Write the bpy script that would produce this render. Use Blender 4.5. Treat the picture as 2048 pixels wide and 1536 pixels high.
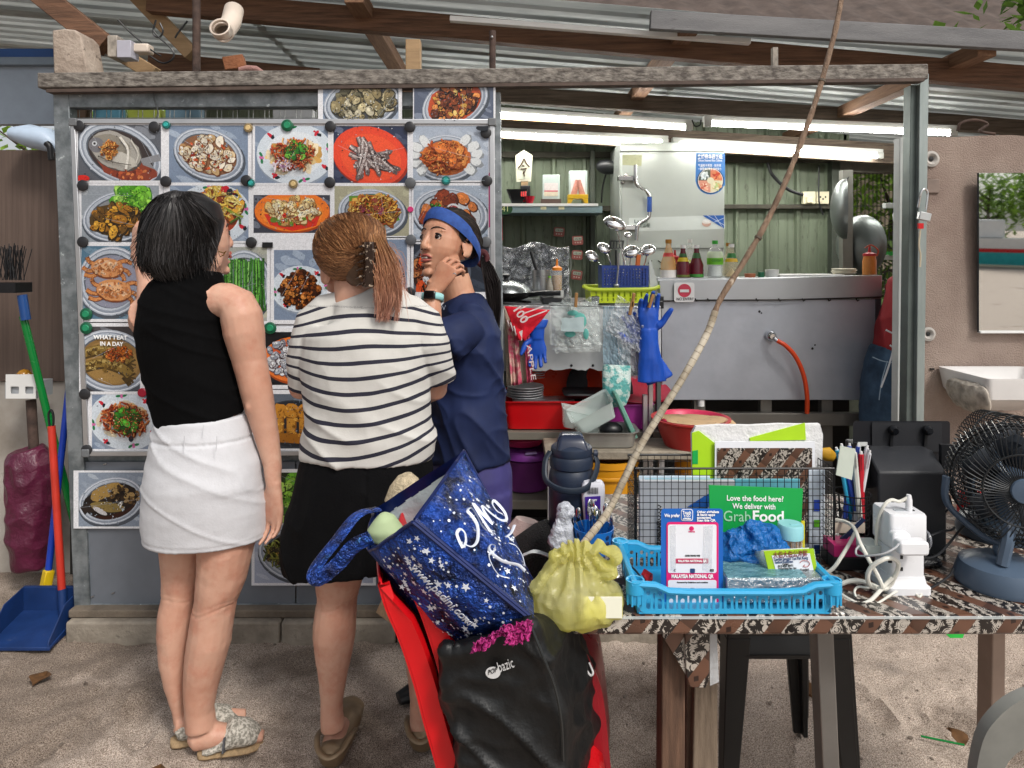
import bpy,bmesh,math,random
from mathutils import Vector as V,Matrix,noise,Euler
for o in list(bpy.data.objects): bpy.data.objects.remove(o)
R=math.radians
sc=bpy.context.scene;COL=sc.collection
random.seed(7);rnd=random.random
def U(a,b): return a+(b-a)*rnd()
F=1400.0;HC=1.38;HZ=520.0
# ---------------------------------------------------------------- camera,sky,sun,exposure
cam=bpy.data.cameras.new('camera');co=bpy.data.objects.new('camera',cam);COL.objects.link(co)
co.location=(0,0,HC);co.rotation_euler=(R(90),0,0)
cam.sensor_width=36;cam.lens=36*F/2048;cam.shift_y=-(768-HZ)/2048;cam.clip_start=.05;cam.clip_end=400
sc.camera=co
w=bpy.data.worlds.new('World');sc.world=w;w.use_nodes=True
nt=w.node_tree;bg=nt.nodes['Background']
sky=nt.nodes.new('ShaderNodeTexSky');sky.sky_type='NISHITA';sky.sun_disc=False
sky.sun_elevation=R(48);sky.sun_rotation=R(145);sky.dust_density=4;sky.ozone_density=.6
hs=nt.nodes.new('ShaderNodeHueSaturation');hs.inputs['Saturation'].default_value=.27
nt.links.new(sky.outputs[0],hs.inputs['Color']);nt.links.new(hs.outputs[0],bg.inputs[0]);bg.inputs[1].default_value=.095
sl=bpy.data.lights.new('sun','SUN');so=bpy.data.objects.new('sun',sl);COL.objects.link(so)
sl.energy=1.5;sl.angle=R(11);sl.color=(1,.95,.88)
az,el=R(145),R(48)
so.rotation_euler=(-V((math.sin(az)*math.cos(el),math.cos(az)*math.cos(el),math.sin(el)))).to_track_quat('-Z','Y').to_euler()
sc.view_settings.view_transform='Standard';sc.view_settings.look='None'
sc.view_settings.gamma=1;sc.view_settings.use_curve_mapping=False
sc.view_settings.exposure=0.62
sc.render.engine='CYCLES'
# ---------------------------------------------------------------- helpers
def P(px,py,Y): return V(((px-1024)*Y/F,Y,HC-(py-HZ)*Y/F))
def hx(h):
 h=h.lstrip('#');o=[]
 for i in (0,2,4):
  c=int(h[i:i+2],16)/255;o.append(c/12.92 if c <= .04045 else ((c+.055)/1.055)**2.4)
 return tuple(o)
def mulc(c,k): return tuple(min(1,x*k) for x in c)
def frame(t,ref=None):
 t=t.normalized();r=ref if ref is not None else (V((0,0,1)) if abs(t.z) < .9 else V((1,0,0)))
 u=r.cross(t)
 if u.length < 1e-6: u=V((0,1,0)).cross(t)
 u.normalize();return u,t.cross(u).normalized()
def spl(pts,k=6):
 pts=[V(p) for p in pts]
 if len(pts) < 3: return pts
 q=[pts[0]*2-pts[1]]+pts+[pts[-1]*2-pts[-2]];o=[]
 for i in range(1,len(q)-2):
  a,b,c,d=q[i-1:i+3]
  for j in range(k):
   t=j/k;o.append(.5*((2*b)+(c-a)*t+(2*a-5*b+4*c-d)*t*t+(3*b-a-3*c+d)*t**3))
 return o+[pts[-1]]
def wl(o):
 l=V((0,0,0))
 while o is not None: l += o.location;o=o.parent
 return l
def props(o,label=None,cat=None,group=None,kind=None):
 for k,x in (('label',label),('category',cat),('group',group),('kind',kind)):
  if x: o[k]=x
 return o
def thing(name,label,cat,loc=(0,0,0),group=None):
 o=bpy.data.objects.new(name,None);COL.objects.link(o);o.location=loc;o.empty_display_size=.05
 return props(o,label,cat,group)
class MB:
 def __init__(s): s.v=[];s.f=[];s.m=[];s.c=[];s.mi=0;s.col=(1,1,1)
 def add(s,vs,fs):
  b=len(s.v);s.v += [tuple(x) for x in vs]
  for f in fs: s.f.append(tuple(b+i for i in f));s.m.append(s.mi);s.c.append(s.col)
  return s
 def box(s,a,b):
  x0,y0,z0=a;x1,y1,z1=b
  return s.add([(x0,y0,z0),(x1,y0,z0),(x1,y1,z0),(x0,y1,z0),(x0,y0,z1),(x1,y0,z1),(x1,y1,z1),(x0,y1,z1)],
                     [(0,3,2,1),(4,5,6,7),(0,1,5,4),(1,2,6,5),(2,3,7,6),(3,0,4,7)])
 def obox(s,c,d,rot=(0,0,0)):
  m=Euler(rot).to_matrix() if not isinstance(rot,Matrix) else rot
  c=V(c);h=V(d)/2
  vs=[c+m@V((sx*h.x,sy*h.y,sz*h.z)) for sz in (-1,1) for sx,sy in ((-1,-1),(1,-1),(1,1),(-1,1))]
  return s.add(vs,[(0,3,2,1),(4,5,6,7),(0,1,5,4),(1,2,6,5),(2,3,7,6),(3,0,4,7)])
 def beam(s,a,b,wd,ht,up=None):
  a=V(a);b=V(b);u,v=frame(b-a,up or V((0,0,1)))
  r=[a+u*i*wd/2+v*j*ht/2 for i,j in ((-1,-1),(1,-1),(1,1),(-1,1))]
  return s.add(r+[x+(b-a) for x in r],[(0,3,2,1),(4,5,6,7),(0,1,5,4),(1,2,6,5),(2,3,7,6),(3,0,4,7)])
 def loft(s,rings,c0=True,c1=True,closed=True):
  n=len(rings[0]);vs=[p for r in rings for p in r];fs=[]
  for i in range(len(rings)-1):
   for j in range(n if closed else n-1):
    k=(j+1) % n;fs.append((i*n+j,i*n+k,(i+1)*n+k,(i+1)*n+j))
  if c0: fs.append(tuple(range(n))[::-1])
  if c1: fs.append(tuple((len(rings)-1)*n+j for j in range(n)))
  return s.add(vs,fs)
 def tube(s,pts,r,n=8,cap=True,closed=False,flat=1,ref=None):
  pts=[V(p) for p in pts];N=len(pts);rings=[];u=None
  for i,p in enumerate(pts):
   t=(pts[(i+1) % N]-pts[i-1]) if (closed or 0 < i < N-1) else (pts[1]-pts[0] if i == 0 else pts[-1]-pts[-2])
   if t.length < 1e-9: t=V((0,0,1))
   if u is None or ref is not None: u,v=frame(t,ref)
   else:
    t=t.normalized();u=u-t*u.dot(t);u=u.normalized() if u.length > 1e-6 else frame(t)[0];v=t.cross(u)
   rr=r[i] if isinstance(r,(list,tuple)) else r
   rings.append([p+u*(rr*math.cos(a))+v*(rr*flat*math.sin(a)) for a in [2*math.pi*j/n for j in range(n)]])
  if closed: rings.append(rings[0]);cap=False
  return s.loft(rings,cap,cap)
 def lathe(s,prof,c,n=24,rot=None,sx=1,sy=1,c0=True,c1=True):
  c=V(c);m=Euler(rot).to_matrix() if rot is not None and not isinstance(rot,Matrix) else rot
  rings=[]
  for r,z in prof:
   ring=[V((r*sx*math.cos(2*math.pi*j/n),r*sy*math.sin(2*math.pi*j/n),z)) for j in range(n)]
   rings.append([c+(m@p if m else p) for p in ring])
  return s.loft(rings,c0,c1)
 def ball(s,c,r,n=12,rot=None):
  r=r if isinstance(r,(tuple,list)) else (r,r,r)
  m=Euler(rot).to_matrix() if rot is not None and not isinstance(rot,Matrix) else rot
  rings=[];k=max(5,n//2+1)
  for i in range(k):
   a=math.pi*(i+.02 if i == 0 else (i-.02 if i == k-1 else i))/(k-1)
   ring=[V((r[0]*math.sin(a)*math.cos(2*math.pi*j/n),r[1]*math.sin(a)*math.sin(2*math.pi*j/n),-r[2]*math.cos(a))) for j in range(n)]
   rings.append([V(c)+(m@p if m else p) for p in ring])
  return s.loft(rings)
 def ell(s,st,U0=None,n=20,cap=True):
  pts=[V(a[0]) for a in st];rings=[];N=len(pts)
  for i,p in enumerate(pts):
   t=(pts[min(i+1,N-1)]-pts[max(i-1,0)]).normalized()
   u=V(U0) if U0 is not None else (V((0,1,0)) if abs(t.y) < .85 else (V((1,0,0))))
   u=(u-t*u.dot(t)).normalized();v=t.cross(u)
   rings.append([p+u*(st[i][1]*math.cos(2*math.pi*j/n))+v*(st[i][2]*math.sin(2*math.pi*j/n)) for j in range(n)])
  return s.loft(rings,cap,cap)
 def prism(s,poly,off):
  poly=[V(p) for p in poly];off=V(off);n=len(poly)
  return s.add(poly+[p+off for p in poly],[tuple(range(n))[::-1],tuple(range(n,2*n))]+[(i,(i+1) % n,n+(i+1) % n,n+i) for i in range(n)])
 def grid(s,fn,nu,nv):
  vs=[fn(i/nu,j/nv) for j in range(nv+1) for i in range(nu+1)]
  return s.add(vs,[(j*(nu+1)+i,j*(nu+1)+i+1,(j+1)*(nu+1)+i+1,(j+1)*(nu+1)+i) for j in range(nv) for i in range(nu)])
 def build(s,name,mats,parent=None,label=None,cat=None,group=None,kind=None,smooth=True,ang=40,bevel=0,seg=2,solid=0,sub=0,col=False,recalc=True):
  me=bpy.data.meshes.new(name);L=wl(parent) if parent is not None else V((0,0,0))
  me.from_pydata([(x[0]-L.x,x[1]-L.y,x[2]-L.z) for x in s.v],[],s.f)
  for m in (mats if isinstance(mats,(list,tuple)) else [mats]): me.materials.append(m)
  me.polygons.foreach_set('material_index',s.m)
  if col:
   a=me.color_attributes.new('Col','FLOAT_COLOR','CORNER');d=[]
   for f,c in zip(s.f,s.c): d += [c[0],c[1],c[2],1]*len(f)
   a.data.foreach_set('color',d)
  if recalc:
   b=bmesh.new();b.from_mesh(me);bmesh.ops.recalc_face_normals(b,faces=b.faces);b.to_mesh(me);b.free()
  if smooth: me.shade_smooth();me.set_sharp_from_angle(angle=R(ang))
  me.update()
  o=bpy.data.objects.new(name,me);COL.objects.link(o)
  if parent is not None: o.parent=parent
  if bevel:
   m=o.modifiers.new('bevel','BEVEL');m.width=bevel;m.segments=seg;m.limit_method='ANGLE';m.angle_limit=R(35);m.harden_normals=False
  if solid: m=o.modifiers.new('solid','SOLIDIFY');m.thickness=solid;m.offset=0
  if sub: m=o.modifiers.new('sub','SUBSURF');m.levels=sub;m.render_levels=sub
  return props(o,label,cat,group,kind)
def dup(root,loc=None,rot=None,label=None,group=None,parent=None):
 c=root.copy();COL.objects.link(c)
 if parent is not None: c.parent=parent
 if loc is not None: c.location=loc
 if rot is not None: c.rotation_euler=rot
 if label: c['label']=label
 if group: c['group']=group
 for ch in list(root.children): dup(ch,parent=c)
 return c
def baked(o):
 dg=bpy.context.evaluated_depsgraph_get();dg.update()
 me=bpy.data.meshes.new_from_object(o.evaluated_get(dg));
 o.modifiers.clear();o.data=me;return o
def text(txt,size,mat,origin,ux,uz,name='lettering',parent=None,ext=.0004,align='LEFT',width=None,shear=0,bold=0):
 cu=bpy.data.curves.new(name,'FONT');cu.body=txt;cu.size=size;cu.extrude=ext;cu.align_x=align;cu.shear=shear;cu.offset=bold;cu.resolution_u=3
 t=bpy.data.objects.new(name,cu);COL.objects.link(t)
 dg=bpy.context.evaluated_depsgraph_get();dg.update()
 me=bpy.data.meshes.new_from_object(t.evaluated_get(dg));bpy.data.objects.remove(t)
 ux=V(ux).normalized();uz=V(uz).normalized();L=wl(parent) if parent is not None else V((0,0,0));o0=V(origin)
 if width and len(me.vertices):
  xs=[v.co.x for v in me.vertices];k=width/max(1e-6,max(xs)-min(xs))
 else: k=1
 n=ux.cross(uz)
 for v in me.vertices: v.co=o0+ux*(v.co.x*k)+uz*v.co.y+n*v.co.z-L
 me.materials.clear();me.materials.append(mat)
 o=bpy.data.objects.new(name,me);COL.objects.link(o)
 if parent is not None: o.parent=parent
 return o
def plate_with_holes(name,outer,holes,org,ux,uy,thick,mats,parent=None,**kw):
 cu=bpy.data.curves.new(name,'CURVE');cu.dimensions='2D';cu.fill_mode='BOTH';cu.extrude=thick/2
 for poly in [outer]+holes:
  sp=cu.splines.new('POLY');sp.points.add(len(poly)-1);sp.use_cyclic_u=True
  for q,p in zip(sp.points,poly): q.co=(p[0],p[1],0,1)
 t=bpy.data.objects.new(name,cu);COL.objects.link(t)
 dg=bpy.context.evaluated_depsgraph_get();dg.update()
 me=bpy.data.meshes.new_from_object(t.evaluated_get(dg));bpy.data.objects.remove(t)
 ux=V(ux).normalized();uy=V(uy).normalized();n=ux.cross(uy);L=wl(parent) if parent is not None else V((0,0,0))
 for v in me.vertices: v.co=V(org)+ux*v.co.x+uy*v.co.y+n*v.co.z-L
 me.materials.clear();me.materials.append(mats)
 o=bpy.data.objects.new(name,me);COL.objects.link(o)
 if parent is not None: o.parent=parent
 return props(o,**kw)
def capsule(cx,cy,w,h,n=6):
 r=w/2;o=[]
 for k in range(n+1): a=math.pi*k/n;o.append((cx+r*math.cos(a),cy+h/2-r+r*math.sin(a)))
 for k in range(n+1): a=math.pi+math.pi*k/n;o.append((cx+r*math.cos(a),cy-h/2+r+r*math.sin(a)))
 return o
def rrect(x0,y0,x1,y1,r,n=4):
 o=[]
 for cx,cy,a0 in ((x1-r,y0+r,-90),(x1-r,y1-r,0),(x0+r,y1-r,90),(x0+r,y0+r,180)):
  for k in range(n+1): a=R(a0+90*k/n);o.append((cx+r*math.cos(a),cy+r*math.sin(a)))
 return o
# ---------------------------------------------------------------- materials
MATS={}
def mat(name,col,rough=.55,metal=0,var=.12,vs=9,col2=None,vcon=.5,bump=0,bs=80,stretch=(1,1,1),trans=0,alpha=1,coat=0,sss=0,emit=0,spec=.5,attr=False,spots=None,bdist=.01,sheen=0,tl=0,ior=1.45,gen=False):
 if name in MATS: return MATS[name]
 m=bpy.data.materials.new(name);m.use_nodes=True;MATS[name]=m
 t=m.node_tree;N=t.nodes;L=t.links;b=N['Principled BSDF'];I=b.inputs
 if isinstance(col,str): col=hx(col)
 if isinstance(col2,str): col2=hx(col2)
 I['Roughness'].default_value=rough;I['Metallic'].default_value=metal;I['IOR'].default_value=ior
 I['Specular IOR Level'].default_value=spec;I['Coat Weight'].default_value=coat
 I['Transmission Weight'].default_value=trans;I['Alpha'].default_value=alpha
 if sheen: I['Sheen Weight'].default_value=sheen
 if sss: I['Subsurface Weight'].default_value=sss;I['Subsurface Radius'].default_value=(.012,.005,.003)
 tc=N.new('ShaderNodeTexCoord');mp=N.new('ShaderNodeMapping');mp.inputs['Scale'].default_value=stretch
 L.new(tc.outputs['Object'],mp.inputs[0]);src=mp.outputs[0]
 def noi(s,d=5,r=.6):
  n=N.new('ShaderNodeTexNoise');n.inputs['Scale'].default_value=s;n.inputs['Detail'].default_value=d;n.inputs['Roughness'].default_value=r
  L.new(src,n.inputs['Vector']);return n.outputs['Fac']
 def ramp(f,a,c,ca=(0,0,0,1),cb=(1,1,1,1)):
  r=N.new('ShaderNodeValToRGB');e=r.color_ramp.elements;e[0].position=a;e[1].position=c;e[0].color=ca;e[1].color=cb
  L.new(f,r.inputs[0]);return r.outputs[0]
 def mix(f,a,c,mode='MIX'):
  x=N.new('ShaderNodeMix');x.data_type='RGBA';x.blend_type=mode
  for k,val in ((0,f),(6,a),(7,c)):
   if hasattr(val,'links') or hasattr(val,'is_linked'): L.new(val,x.inputs[k])
   else: x.inputs[k].default_value=val if k == 0 else (*val[:3],1)
  return x.outputs[2]
 base=None
 if attr:
  a=N.new('ShaderNodeAttribute');a.attribute_name='Col';base=a.outputs['Color']
  if var: base=mix(1.0,base,ramp(noi(vs),.3,.7,(1-var*2,)*3+(1,),(1,1,1,1)),'MULTIPLY')
 elif var or col2 is not None:
  c2=col2 if col2 is not None else mulc(col,1-2*var)
  base=mix(ramp(noi(vs),.5-vcon*.4,.5+vcon*.4),c2,col)
 if spots:
  c3,ss,lo,hi=spots;base=mix(ramp(noi(ss,8,.7),lo,hi),base if base is not None else col,hx(c3) if isinstance(c3,str) else c3)
 if base is None: I['Base Color'].default_value=(*col,1)
 else: L.new(base,I['Base Color'])
 if var and not attr:
  mr=N.new('ShaderNodeMapRange');L.new(noi(vs*2.3),mr.inputs[0]);mr.inputs[3].default_value=max(.02,rough-.12);mr.inputs[4].default_value=min(1,rough+.12);L.new(mr.outputs[0],I['Roughness'])
 if bump:
  bn=N.new('ShaderNodeBump');bn.inputs['Strength'].default_value=bump;bn.inputs['Distance'].default_value=bdist
  L.new(noi(bs,4),bn.inputs['Height']);L.new(bn.outputs[0],I['Normal'])
 if emit: I['Emission Color'].default_value=(*col,1);I['Emission Strength'].default_value=emit
 if tl:
  tr=N.new('ShaderNodeBsdfTranslucent');ms=N.new('ShaderNodeMixShader');ms.inputs[0].default_value=tl
  if base is not None: L.new(base,tr.inputs[0])
  else: tr.inputs[0].default_value=(*col,1)
  out=N['Material Output'];L.new(b.outputs[0],ms.inputs[1]);L.new(tr.outputs[0],ms.inputs[2]);L.new(ms.outputs[0],out.inputs[0])
 return m
def clear(name,col,alpha=.35,rough=.15,bump=0,bs=40):
 if name in MATS: return MATS[name]
 m=mat(name,col,rough,var=0,bump=bump,bs=bs,spec=.8);t=m.node_tree;N=t.nodes;L=t.links
 tr=N.new('ShaderNodeBsdfTransparent');ms=N.new('ShaderNodeMixShader');ms.inputs[0].default_value=alpha
 L.new(tr.outputs[0],ms.inputs[1]);L.new(N['Principled BSDF'].outputs[0],ms.inputs[2]);L.new(ms.outputs[0],N['Material Output'].inputs[0])
 return m
WHITE=mat('white_paint','#e4e4e2',.45,var=.04);BLACK=mat('black_plastic','#17181b',.4,var=.1);DARK=mat('dark_steel','#3a3836',.5,.6)
STEEL=mat('stainless_steel','#b9bcc0',.3,.9,var=.1,vs=5,stretch=(1,1,12));CHROME=mat('chrome','#d8d8d8',.12,1,var=0)
GALV=mat('galvanised_steel','#8f9598',.5,.55,col2='#6c7376',vs=14,vcon=.25,spots=('#c3cacb',30,.62,.66),bump=.15,bs=60)
ALU=mat('aluminium','#c9cacc',.35,.8,var=.06)
WOOD=mat('brown_wood','#7d5b45',.75,col2='#4d3628',vs=6,stretch=(1,14,14),bump=.35,bs=30)
WOODG=mat('weathered_wood','#75675a',.8,col2='#473d34',vs=6,stretch=(1,14,14),bump=.4,bs=30,spots=('#8d8274',16,.62,.72))
INK=mat('black_ink','#1a1a1a',.6,var=0);WINK=mat('white_ink','#f2f2f0',.5,var=0)
PAPER=mat('white_paper','#e6e6e4',.5,var=.03);CARD=mat('cardboard','#b89a72',.8,var=.1)
RED=mat('red_plastic','#cf1018',.32,var=.08,spec=.5);PRINT=mat('laminated_print','#ffffff',.28,var=.16,vs=260,attr=True,spec=.5)
COLR=mat('coloured_plastic','#ffffff',.35,var=.05,vs=30,attr=True)
# ================================================================ the setting
def ROOF(X): return 2.40-.0845*X
def fbm(x,y,s): return noise.fractal(V((x*s,y*s,3.1)),1,2,4)
prints_=[(-1.12,2.10,.5),(-1.0,2.32,.2),(-.78,1.9,-.3),(-.2,2.2,.4),(.05,2.05,1.0),(-.45,1.98,.8),(.55,2.15,.3),(.85,1.95,-.4),(1.1,2.2,.2),(.2,2.35,.9),(1.35,2.05,.6),(-1.35,1.97,-.2),(.0,1.9,.1)]
def sandz(x,y):
 z=.016*fbm(x,y,2.6)+.013*fbm(x+9,y,8)+.006*fbm(x,y+5,26)-.012*abs(noise.noise(V((x*3.1,y*5.2,7))))+.004
 for a,b,r in prints_:
  dx,dy=x-a,y-b;u=dx*math.cos(r)+dy*math.sin(r);v=-dx*math.sin(r)+dy*math.cos(r)
  q=(u/.05)**2+(v/.13)**2
  if q < 2.2: z += -.02*math.exp(-q*q)+.011*math.exp(-((q-1.3)/.4)**2)+(.004*math.sin(v*150) if q < .8 else 0)
 return z-.012
xs=[-90,-30,-10,-5,-3.4]+[-2.6+.016*i for i in range(326)]+[3.4,5,10,30,90]
ys=[-90,-30,-10,-3,-.5,.6,1.2]+[1.5+.016*i for i in range(72)]+[2.75,3.2,4,6,10,30,90]
g=MB();nx=len(xs)
g.add([(x,y,sandz(x,y) if 1.4 < y < 2.8 and abs(x) < 3.3 else -.012) for y in ys for x in xs],[(j*nx+i,j*nx+i+1,(j+1)*nx+i+1,(j+1)*nx+i) for j in range(len(ys)-1) for i in range(nx-1)])
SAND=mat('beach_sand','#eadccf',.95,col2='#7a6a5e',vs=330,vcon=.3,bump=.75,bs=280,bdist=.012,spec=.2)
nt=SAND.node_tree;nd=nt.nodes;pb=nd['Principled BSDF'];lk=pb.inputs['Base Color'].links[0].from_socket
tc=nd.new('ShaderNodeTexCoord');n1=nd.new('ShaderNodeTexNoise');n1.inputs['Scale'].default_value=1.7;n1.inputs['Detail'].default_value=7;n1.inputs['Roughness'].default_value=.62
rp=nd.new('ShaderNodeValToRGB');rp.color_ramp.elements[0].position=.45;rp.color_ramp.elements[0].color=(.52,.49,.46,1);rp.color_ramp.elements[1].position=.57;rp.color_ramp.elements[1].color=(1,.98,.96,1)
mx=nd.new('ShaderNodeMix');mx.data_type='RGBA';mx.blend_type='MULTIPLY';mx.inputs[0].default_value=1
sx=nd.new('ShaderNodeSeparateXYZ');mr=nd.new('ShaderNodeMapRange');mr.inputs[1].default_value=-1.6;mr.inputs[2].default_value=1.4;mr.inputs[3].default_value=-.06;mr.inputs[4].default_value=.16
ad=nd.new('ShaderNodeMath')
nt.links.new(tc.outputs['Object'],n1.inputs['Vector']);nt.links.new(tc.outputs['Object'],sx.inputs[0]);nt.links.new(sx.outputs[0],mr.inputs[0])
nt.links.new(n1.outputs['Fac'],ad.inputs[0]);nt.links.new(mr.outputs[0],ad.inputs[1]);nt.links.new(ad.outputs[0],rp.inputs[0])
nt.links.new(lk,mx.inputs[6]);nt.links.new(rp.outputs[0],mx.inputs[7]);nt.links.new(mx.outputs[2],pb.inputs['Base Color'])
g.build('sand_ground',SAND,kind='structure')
MB().box((-.05,2.72,-.2),(4,5.2,.02)).build('kitchen_floor',mat('wet_concrete','#5a5754',.6,var=.2,vs=4),kind='structure')
CONC=mat('old_concrete','#a39a8c',.9,col2='#6e655a',vs=7,bump=.6,bs=45,spots=('#4c443c',11,.6,.7))
kb=thing('concrete_kerb','low weathered concrete kerb under the menu board frame','kerb',(-.8,2.6,0))
x=P(140,0,2.56).x
for L_ in (.78,.42,.5,.55):
 MB().box((x,2.53+U(0,.006),-.05),(x+L_-.006,2.75,.068+U(0,.006))).build('kerb_block',CONC,kb,bevel=.008);x += L_
MB().box((P(150,0,2.6).x,2.56,.07),(.72,2.75,.098)).build('sill',mat('dirty_sill','#7c7062',.9,var=.25,vs=9,bump=.5),kb,bevel=.004)
RM=mat('translucent_roof_sheet','#dcdedc',.45,0,col2='#b0b5b4',vs=3,stretch=(.5,3,1),spots=('#8a877e',5,.62,.8),tl=.6)  # translucency added so the zinc underside glows bright
RMD=mat('roof_rib_shade','#3b3f42',.6,.2,var=.2)  # shade of the rib steps, painted as a dark material on one web
rf=thing('corrugated_roof','corrugated zinc roof sheets over the whole stall','roof',(0,3.8,2.5))
def corr(y0,y1,x0,x1,dz):
 m=MB();per=.118;k=int((y1-y0)/per);prof=[]
 for i in range(k):
  b=y0+i*per
  prof += [(b,0),(b+.055,0),(b+.066,.013),(b+.106,.013)]
 prof.append((y0+k*per,0))
 nx=6
 m.add([(x0+(x1-x0)*i/nx,y,ROOF(x0+(x1-x0)*i/nx)+z+dz) for y,z in prof for i in range(nx+1)],
          [(j*(nx+1)+i,j*(nx+1)+i+1,(j+1)*(nx+1)+i+1,(j+1)*(nx+1)+i) for j in range(len(prof)-1) for i in range(nx)])
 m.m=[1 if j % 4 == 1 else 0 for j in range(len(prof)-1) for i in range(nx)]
 return m
for i,y0 in enumerate((2.72,3.43,4.14)):
 for j,(x0,x1) in enumerate(((-3.4,-1.2),(-1.24,.9),(.86,3.6))):
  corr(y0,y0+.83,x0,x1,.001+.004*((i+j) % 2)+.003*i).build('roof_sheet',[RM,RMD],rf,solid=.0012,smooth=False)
def tbeam(name,a,b,wd,ht,m,label,cat='beam',group=None,bevel=.003):
 t=MB().beam(a,b,wd,ht).build(name,m,label=label,cat=cat,group=group,bevel=bevel);return t
def pb2(px0,y0a,y0b,px1,y1a,y1b,Y):
 a=P(px0,(y0a+y0b)/2,Y);b=P(px1,(y1a+y1b)/2,Y);return a,b,(y0b-y0a)*Y/F
a,b,h=pb2(300,-20,26,2150,144,190,2.95);tbeam('roof_beam',a,b,.06,h,WOOD,'long brown timber beam sloping down behind the granite-grey track')
a,b,h=pb2(900,167,200,2150,238,284,3.95);tbeam('roof_beam',a,b,.06,h*.95,WOODG,'weathered grey-brown beam above the front row of tube lights')
a,b,h=pb2(900,232,270,1815,318-25,318+10,4.45);tbeam('roof_beam',a,b,.05,.13,WOODG,'rear beam carrying the back row of tube lights')
a,b,h=pb2(900,215,235,1385,242,262,3.9);tbeam('batten',a,b,.03,.05,mat('tan_wood','#a98c69',.8,var=.15,stretch=(1,9,9),bump=.2),'tan batten behind the left front tube light','batten')
FAS=mat('grey_fascia','#5c5c5e',.7,col2='#787879',vs=3,stretch=(1,6,6),spots=('#3b3836',9,.62,.75),bump=.3)
a,b,h=pb2(1300,22,60,2150,66,112,2.72);tbeam('fascia_board',a,b,.03,h,FAS,'grey weathered fascia board along the near roof edge','board')
a,b,h=pb2(900,38,48,1500,84,94,2.82);tbeam('trim_strip',a+V((0,0,.01)),b+V((0,0,.01)),.03,.022,WHITE,'white strip along the top of the brown timber beam','trim')
RAFT=mat('rafter_wood','#6a4c3a',.8,col2='#8a6a50',vs=7,stretch=(14,1,14),bump=.3)
for X,l in ((.70,'rafter running back over the steel cabinet'),(1.86,'rafter running back above the right doorway post'),(-.62,'rafter running back above the menu board'),(3.0,'short rafter at the far right under the roof')):
 z=ROOF(X)-.035
 MB().beam((X,2.74,z),(X,4.95,z),.075,.06).build('rafter',RAFT,label='brown '+l,cat='rafter',group='rafters under the roof',bevel=.003)
a=P(1372,0,2.8)
def post(name,px0,px1,py0,py1,Y,m,label,cat,d=.04,bevel=.002):
 a=P(px0,py1,Y);b=P(px1,py0,Y);return MB().box((a.x,Y,a.z),(b.x,Y+d,b.z)).build(name,m,label=label,cat=cat,bevel=bevel)
post('hanger_block',811,840,78,148,2.66,mat('tan_wood','#a98c69'),'tan timber block hanging between beam and track','timber',.05)
RUST=mat('rusty_pipe','#5c4a42',.8,.2,col2='#3a2f2b',vs=25,bump=.4)
MB().tube([P(393,-20,2.66),P(393,150,2.66)],.0145,12).build('steel_pipe',RUST,label='brown rusty steel pipe standing on the left of the track',cat='pipe')
t=thing('steel_pipe','dark bolted steel pipe above the right edge of menu board','pipe',P(985,150,2.66))
MB().tube([P(985,62,2.66),P(985,150,2.66)],.0125,12).build('tube',RUST,t);MB().ball(P(984,74,2.645),.005).build('bolt',STEEL,t)
MB().beam(P(1549,96,2.7),P(1549,134,2.7),.02,.022).build('bracket',mat('flaky_white','#b7aea2',.8,var=.3,vs=30),label='small white bracket under the brown beam',cat='bracket')
t=thing('pvc_elbow','white plastic drain elbow hanging under the roof at left','pipe',P(445,60,2.6))
e=MB();e.tube([P(468,20,2.75),P(462,45,2.7),P(452,58,2.66),P(446,65,2.6)],.034,20,cap=False);e.build('pipe',mat('pvc_white','#d9cbbd',.45,var=.08),t,solid=.006)
MB().lathe([(.034,0),(.034,.03),(.038,.03)],P(446,65,2.6),20,rot=(R(70),0,0),c0=False,c1=False).build('collar',mat('pvc_white',''),t,solid=.006)
GRAN=mat('granite_sheet','#8b857d',.75,col2='#4e4843',vs=55,vcon=.3,bump=.7,bs=70,stretch=(.45,1,1))
tr=thing('shutter_track','long stone-grey box track across the top of the stall front','track',P(960,160,2.6))
MB().beam(P(88,165.5,2.6),P(1845,148,2.6),.075,30*2.6/F).build('track_body',GRAN,tr,bevel=.004)
MB().beam(P(100,184,2.585),P(1842,162,2.585),.045,.012).build('lower_lip',mat('brown_lip','#594a42',.7,var=.25,vs=20),tr)
gf=thing('menu_stand','spangled galvanised steel frame holding the menu board','frame',P(130,1220,2.6))
def quadpost(pts,d,Y):
 q=[P(x,y,Y) for x,y in pts];return MB().prism(q,(0,d,0))
quadpost([(105,186),(137,186),(180,1226),(148,1226)],.05,2.6).build('left_post',GALV,gf,bevel=.003)
quadpost([(137,186),(640,184),(992,183),(992,212),(640,213),(137,215)],.045,2.603).build('top_bar',GALV,gf,bevel=.003)
quadpost([(982,184),(1001,184),(1012,1215),(995,1215)],.04,2.605).build('right_post',GALV,gf,bevel=.003)
quadpost([(150,1209),(1000,1209),(1000,1222),(150,1222)],.05,2.602).build('bottom_rail',GALV,gf,bevel=.003)
quadpost([(158,905),(1000,905),(1000,928),(160,928)],.03,2.625).build('middle_rail',GALV,gf)
gp=thing('sheet_panel','flat grey metal sheet closing the frame under the menu board','panel',P(560,1220,2.62))
GREYP=mat('grey_sheet','#7d838c',.45,.25,col2='#6a7078',vs=3,spots=('#565b62',18,.72,.78))
for x0,x1 in ((163,590),(593,998)):
 MB().box((P(x0,0,2.61).x,2.61,P(0,1210,2.61).z),(P(x1,0,2.61).x,2.616,P(0,924,2.61).z)).build('metal_sheet',GREYP,gp)
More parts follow.
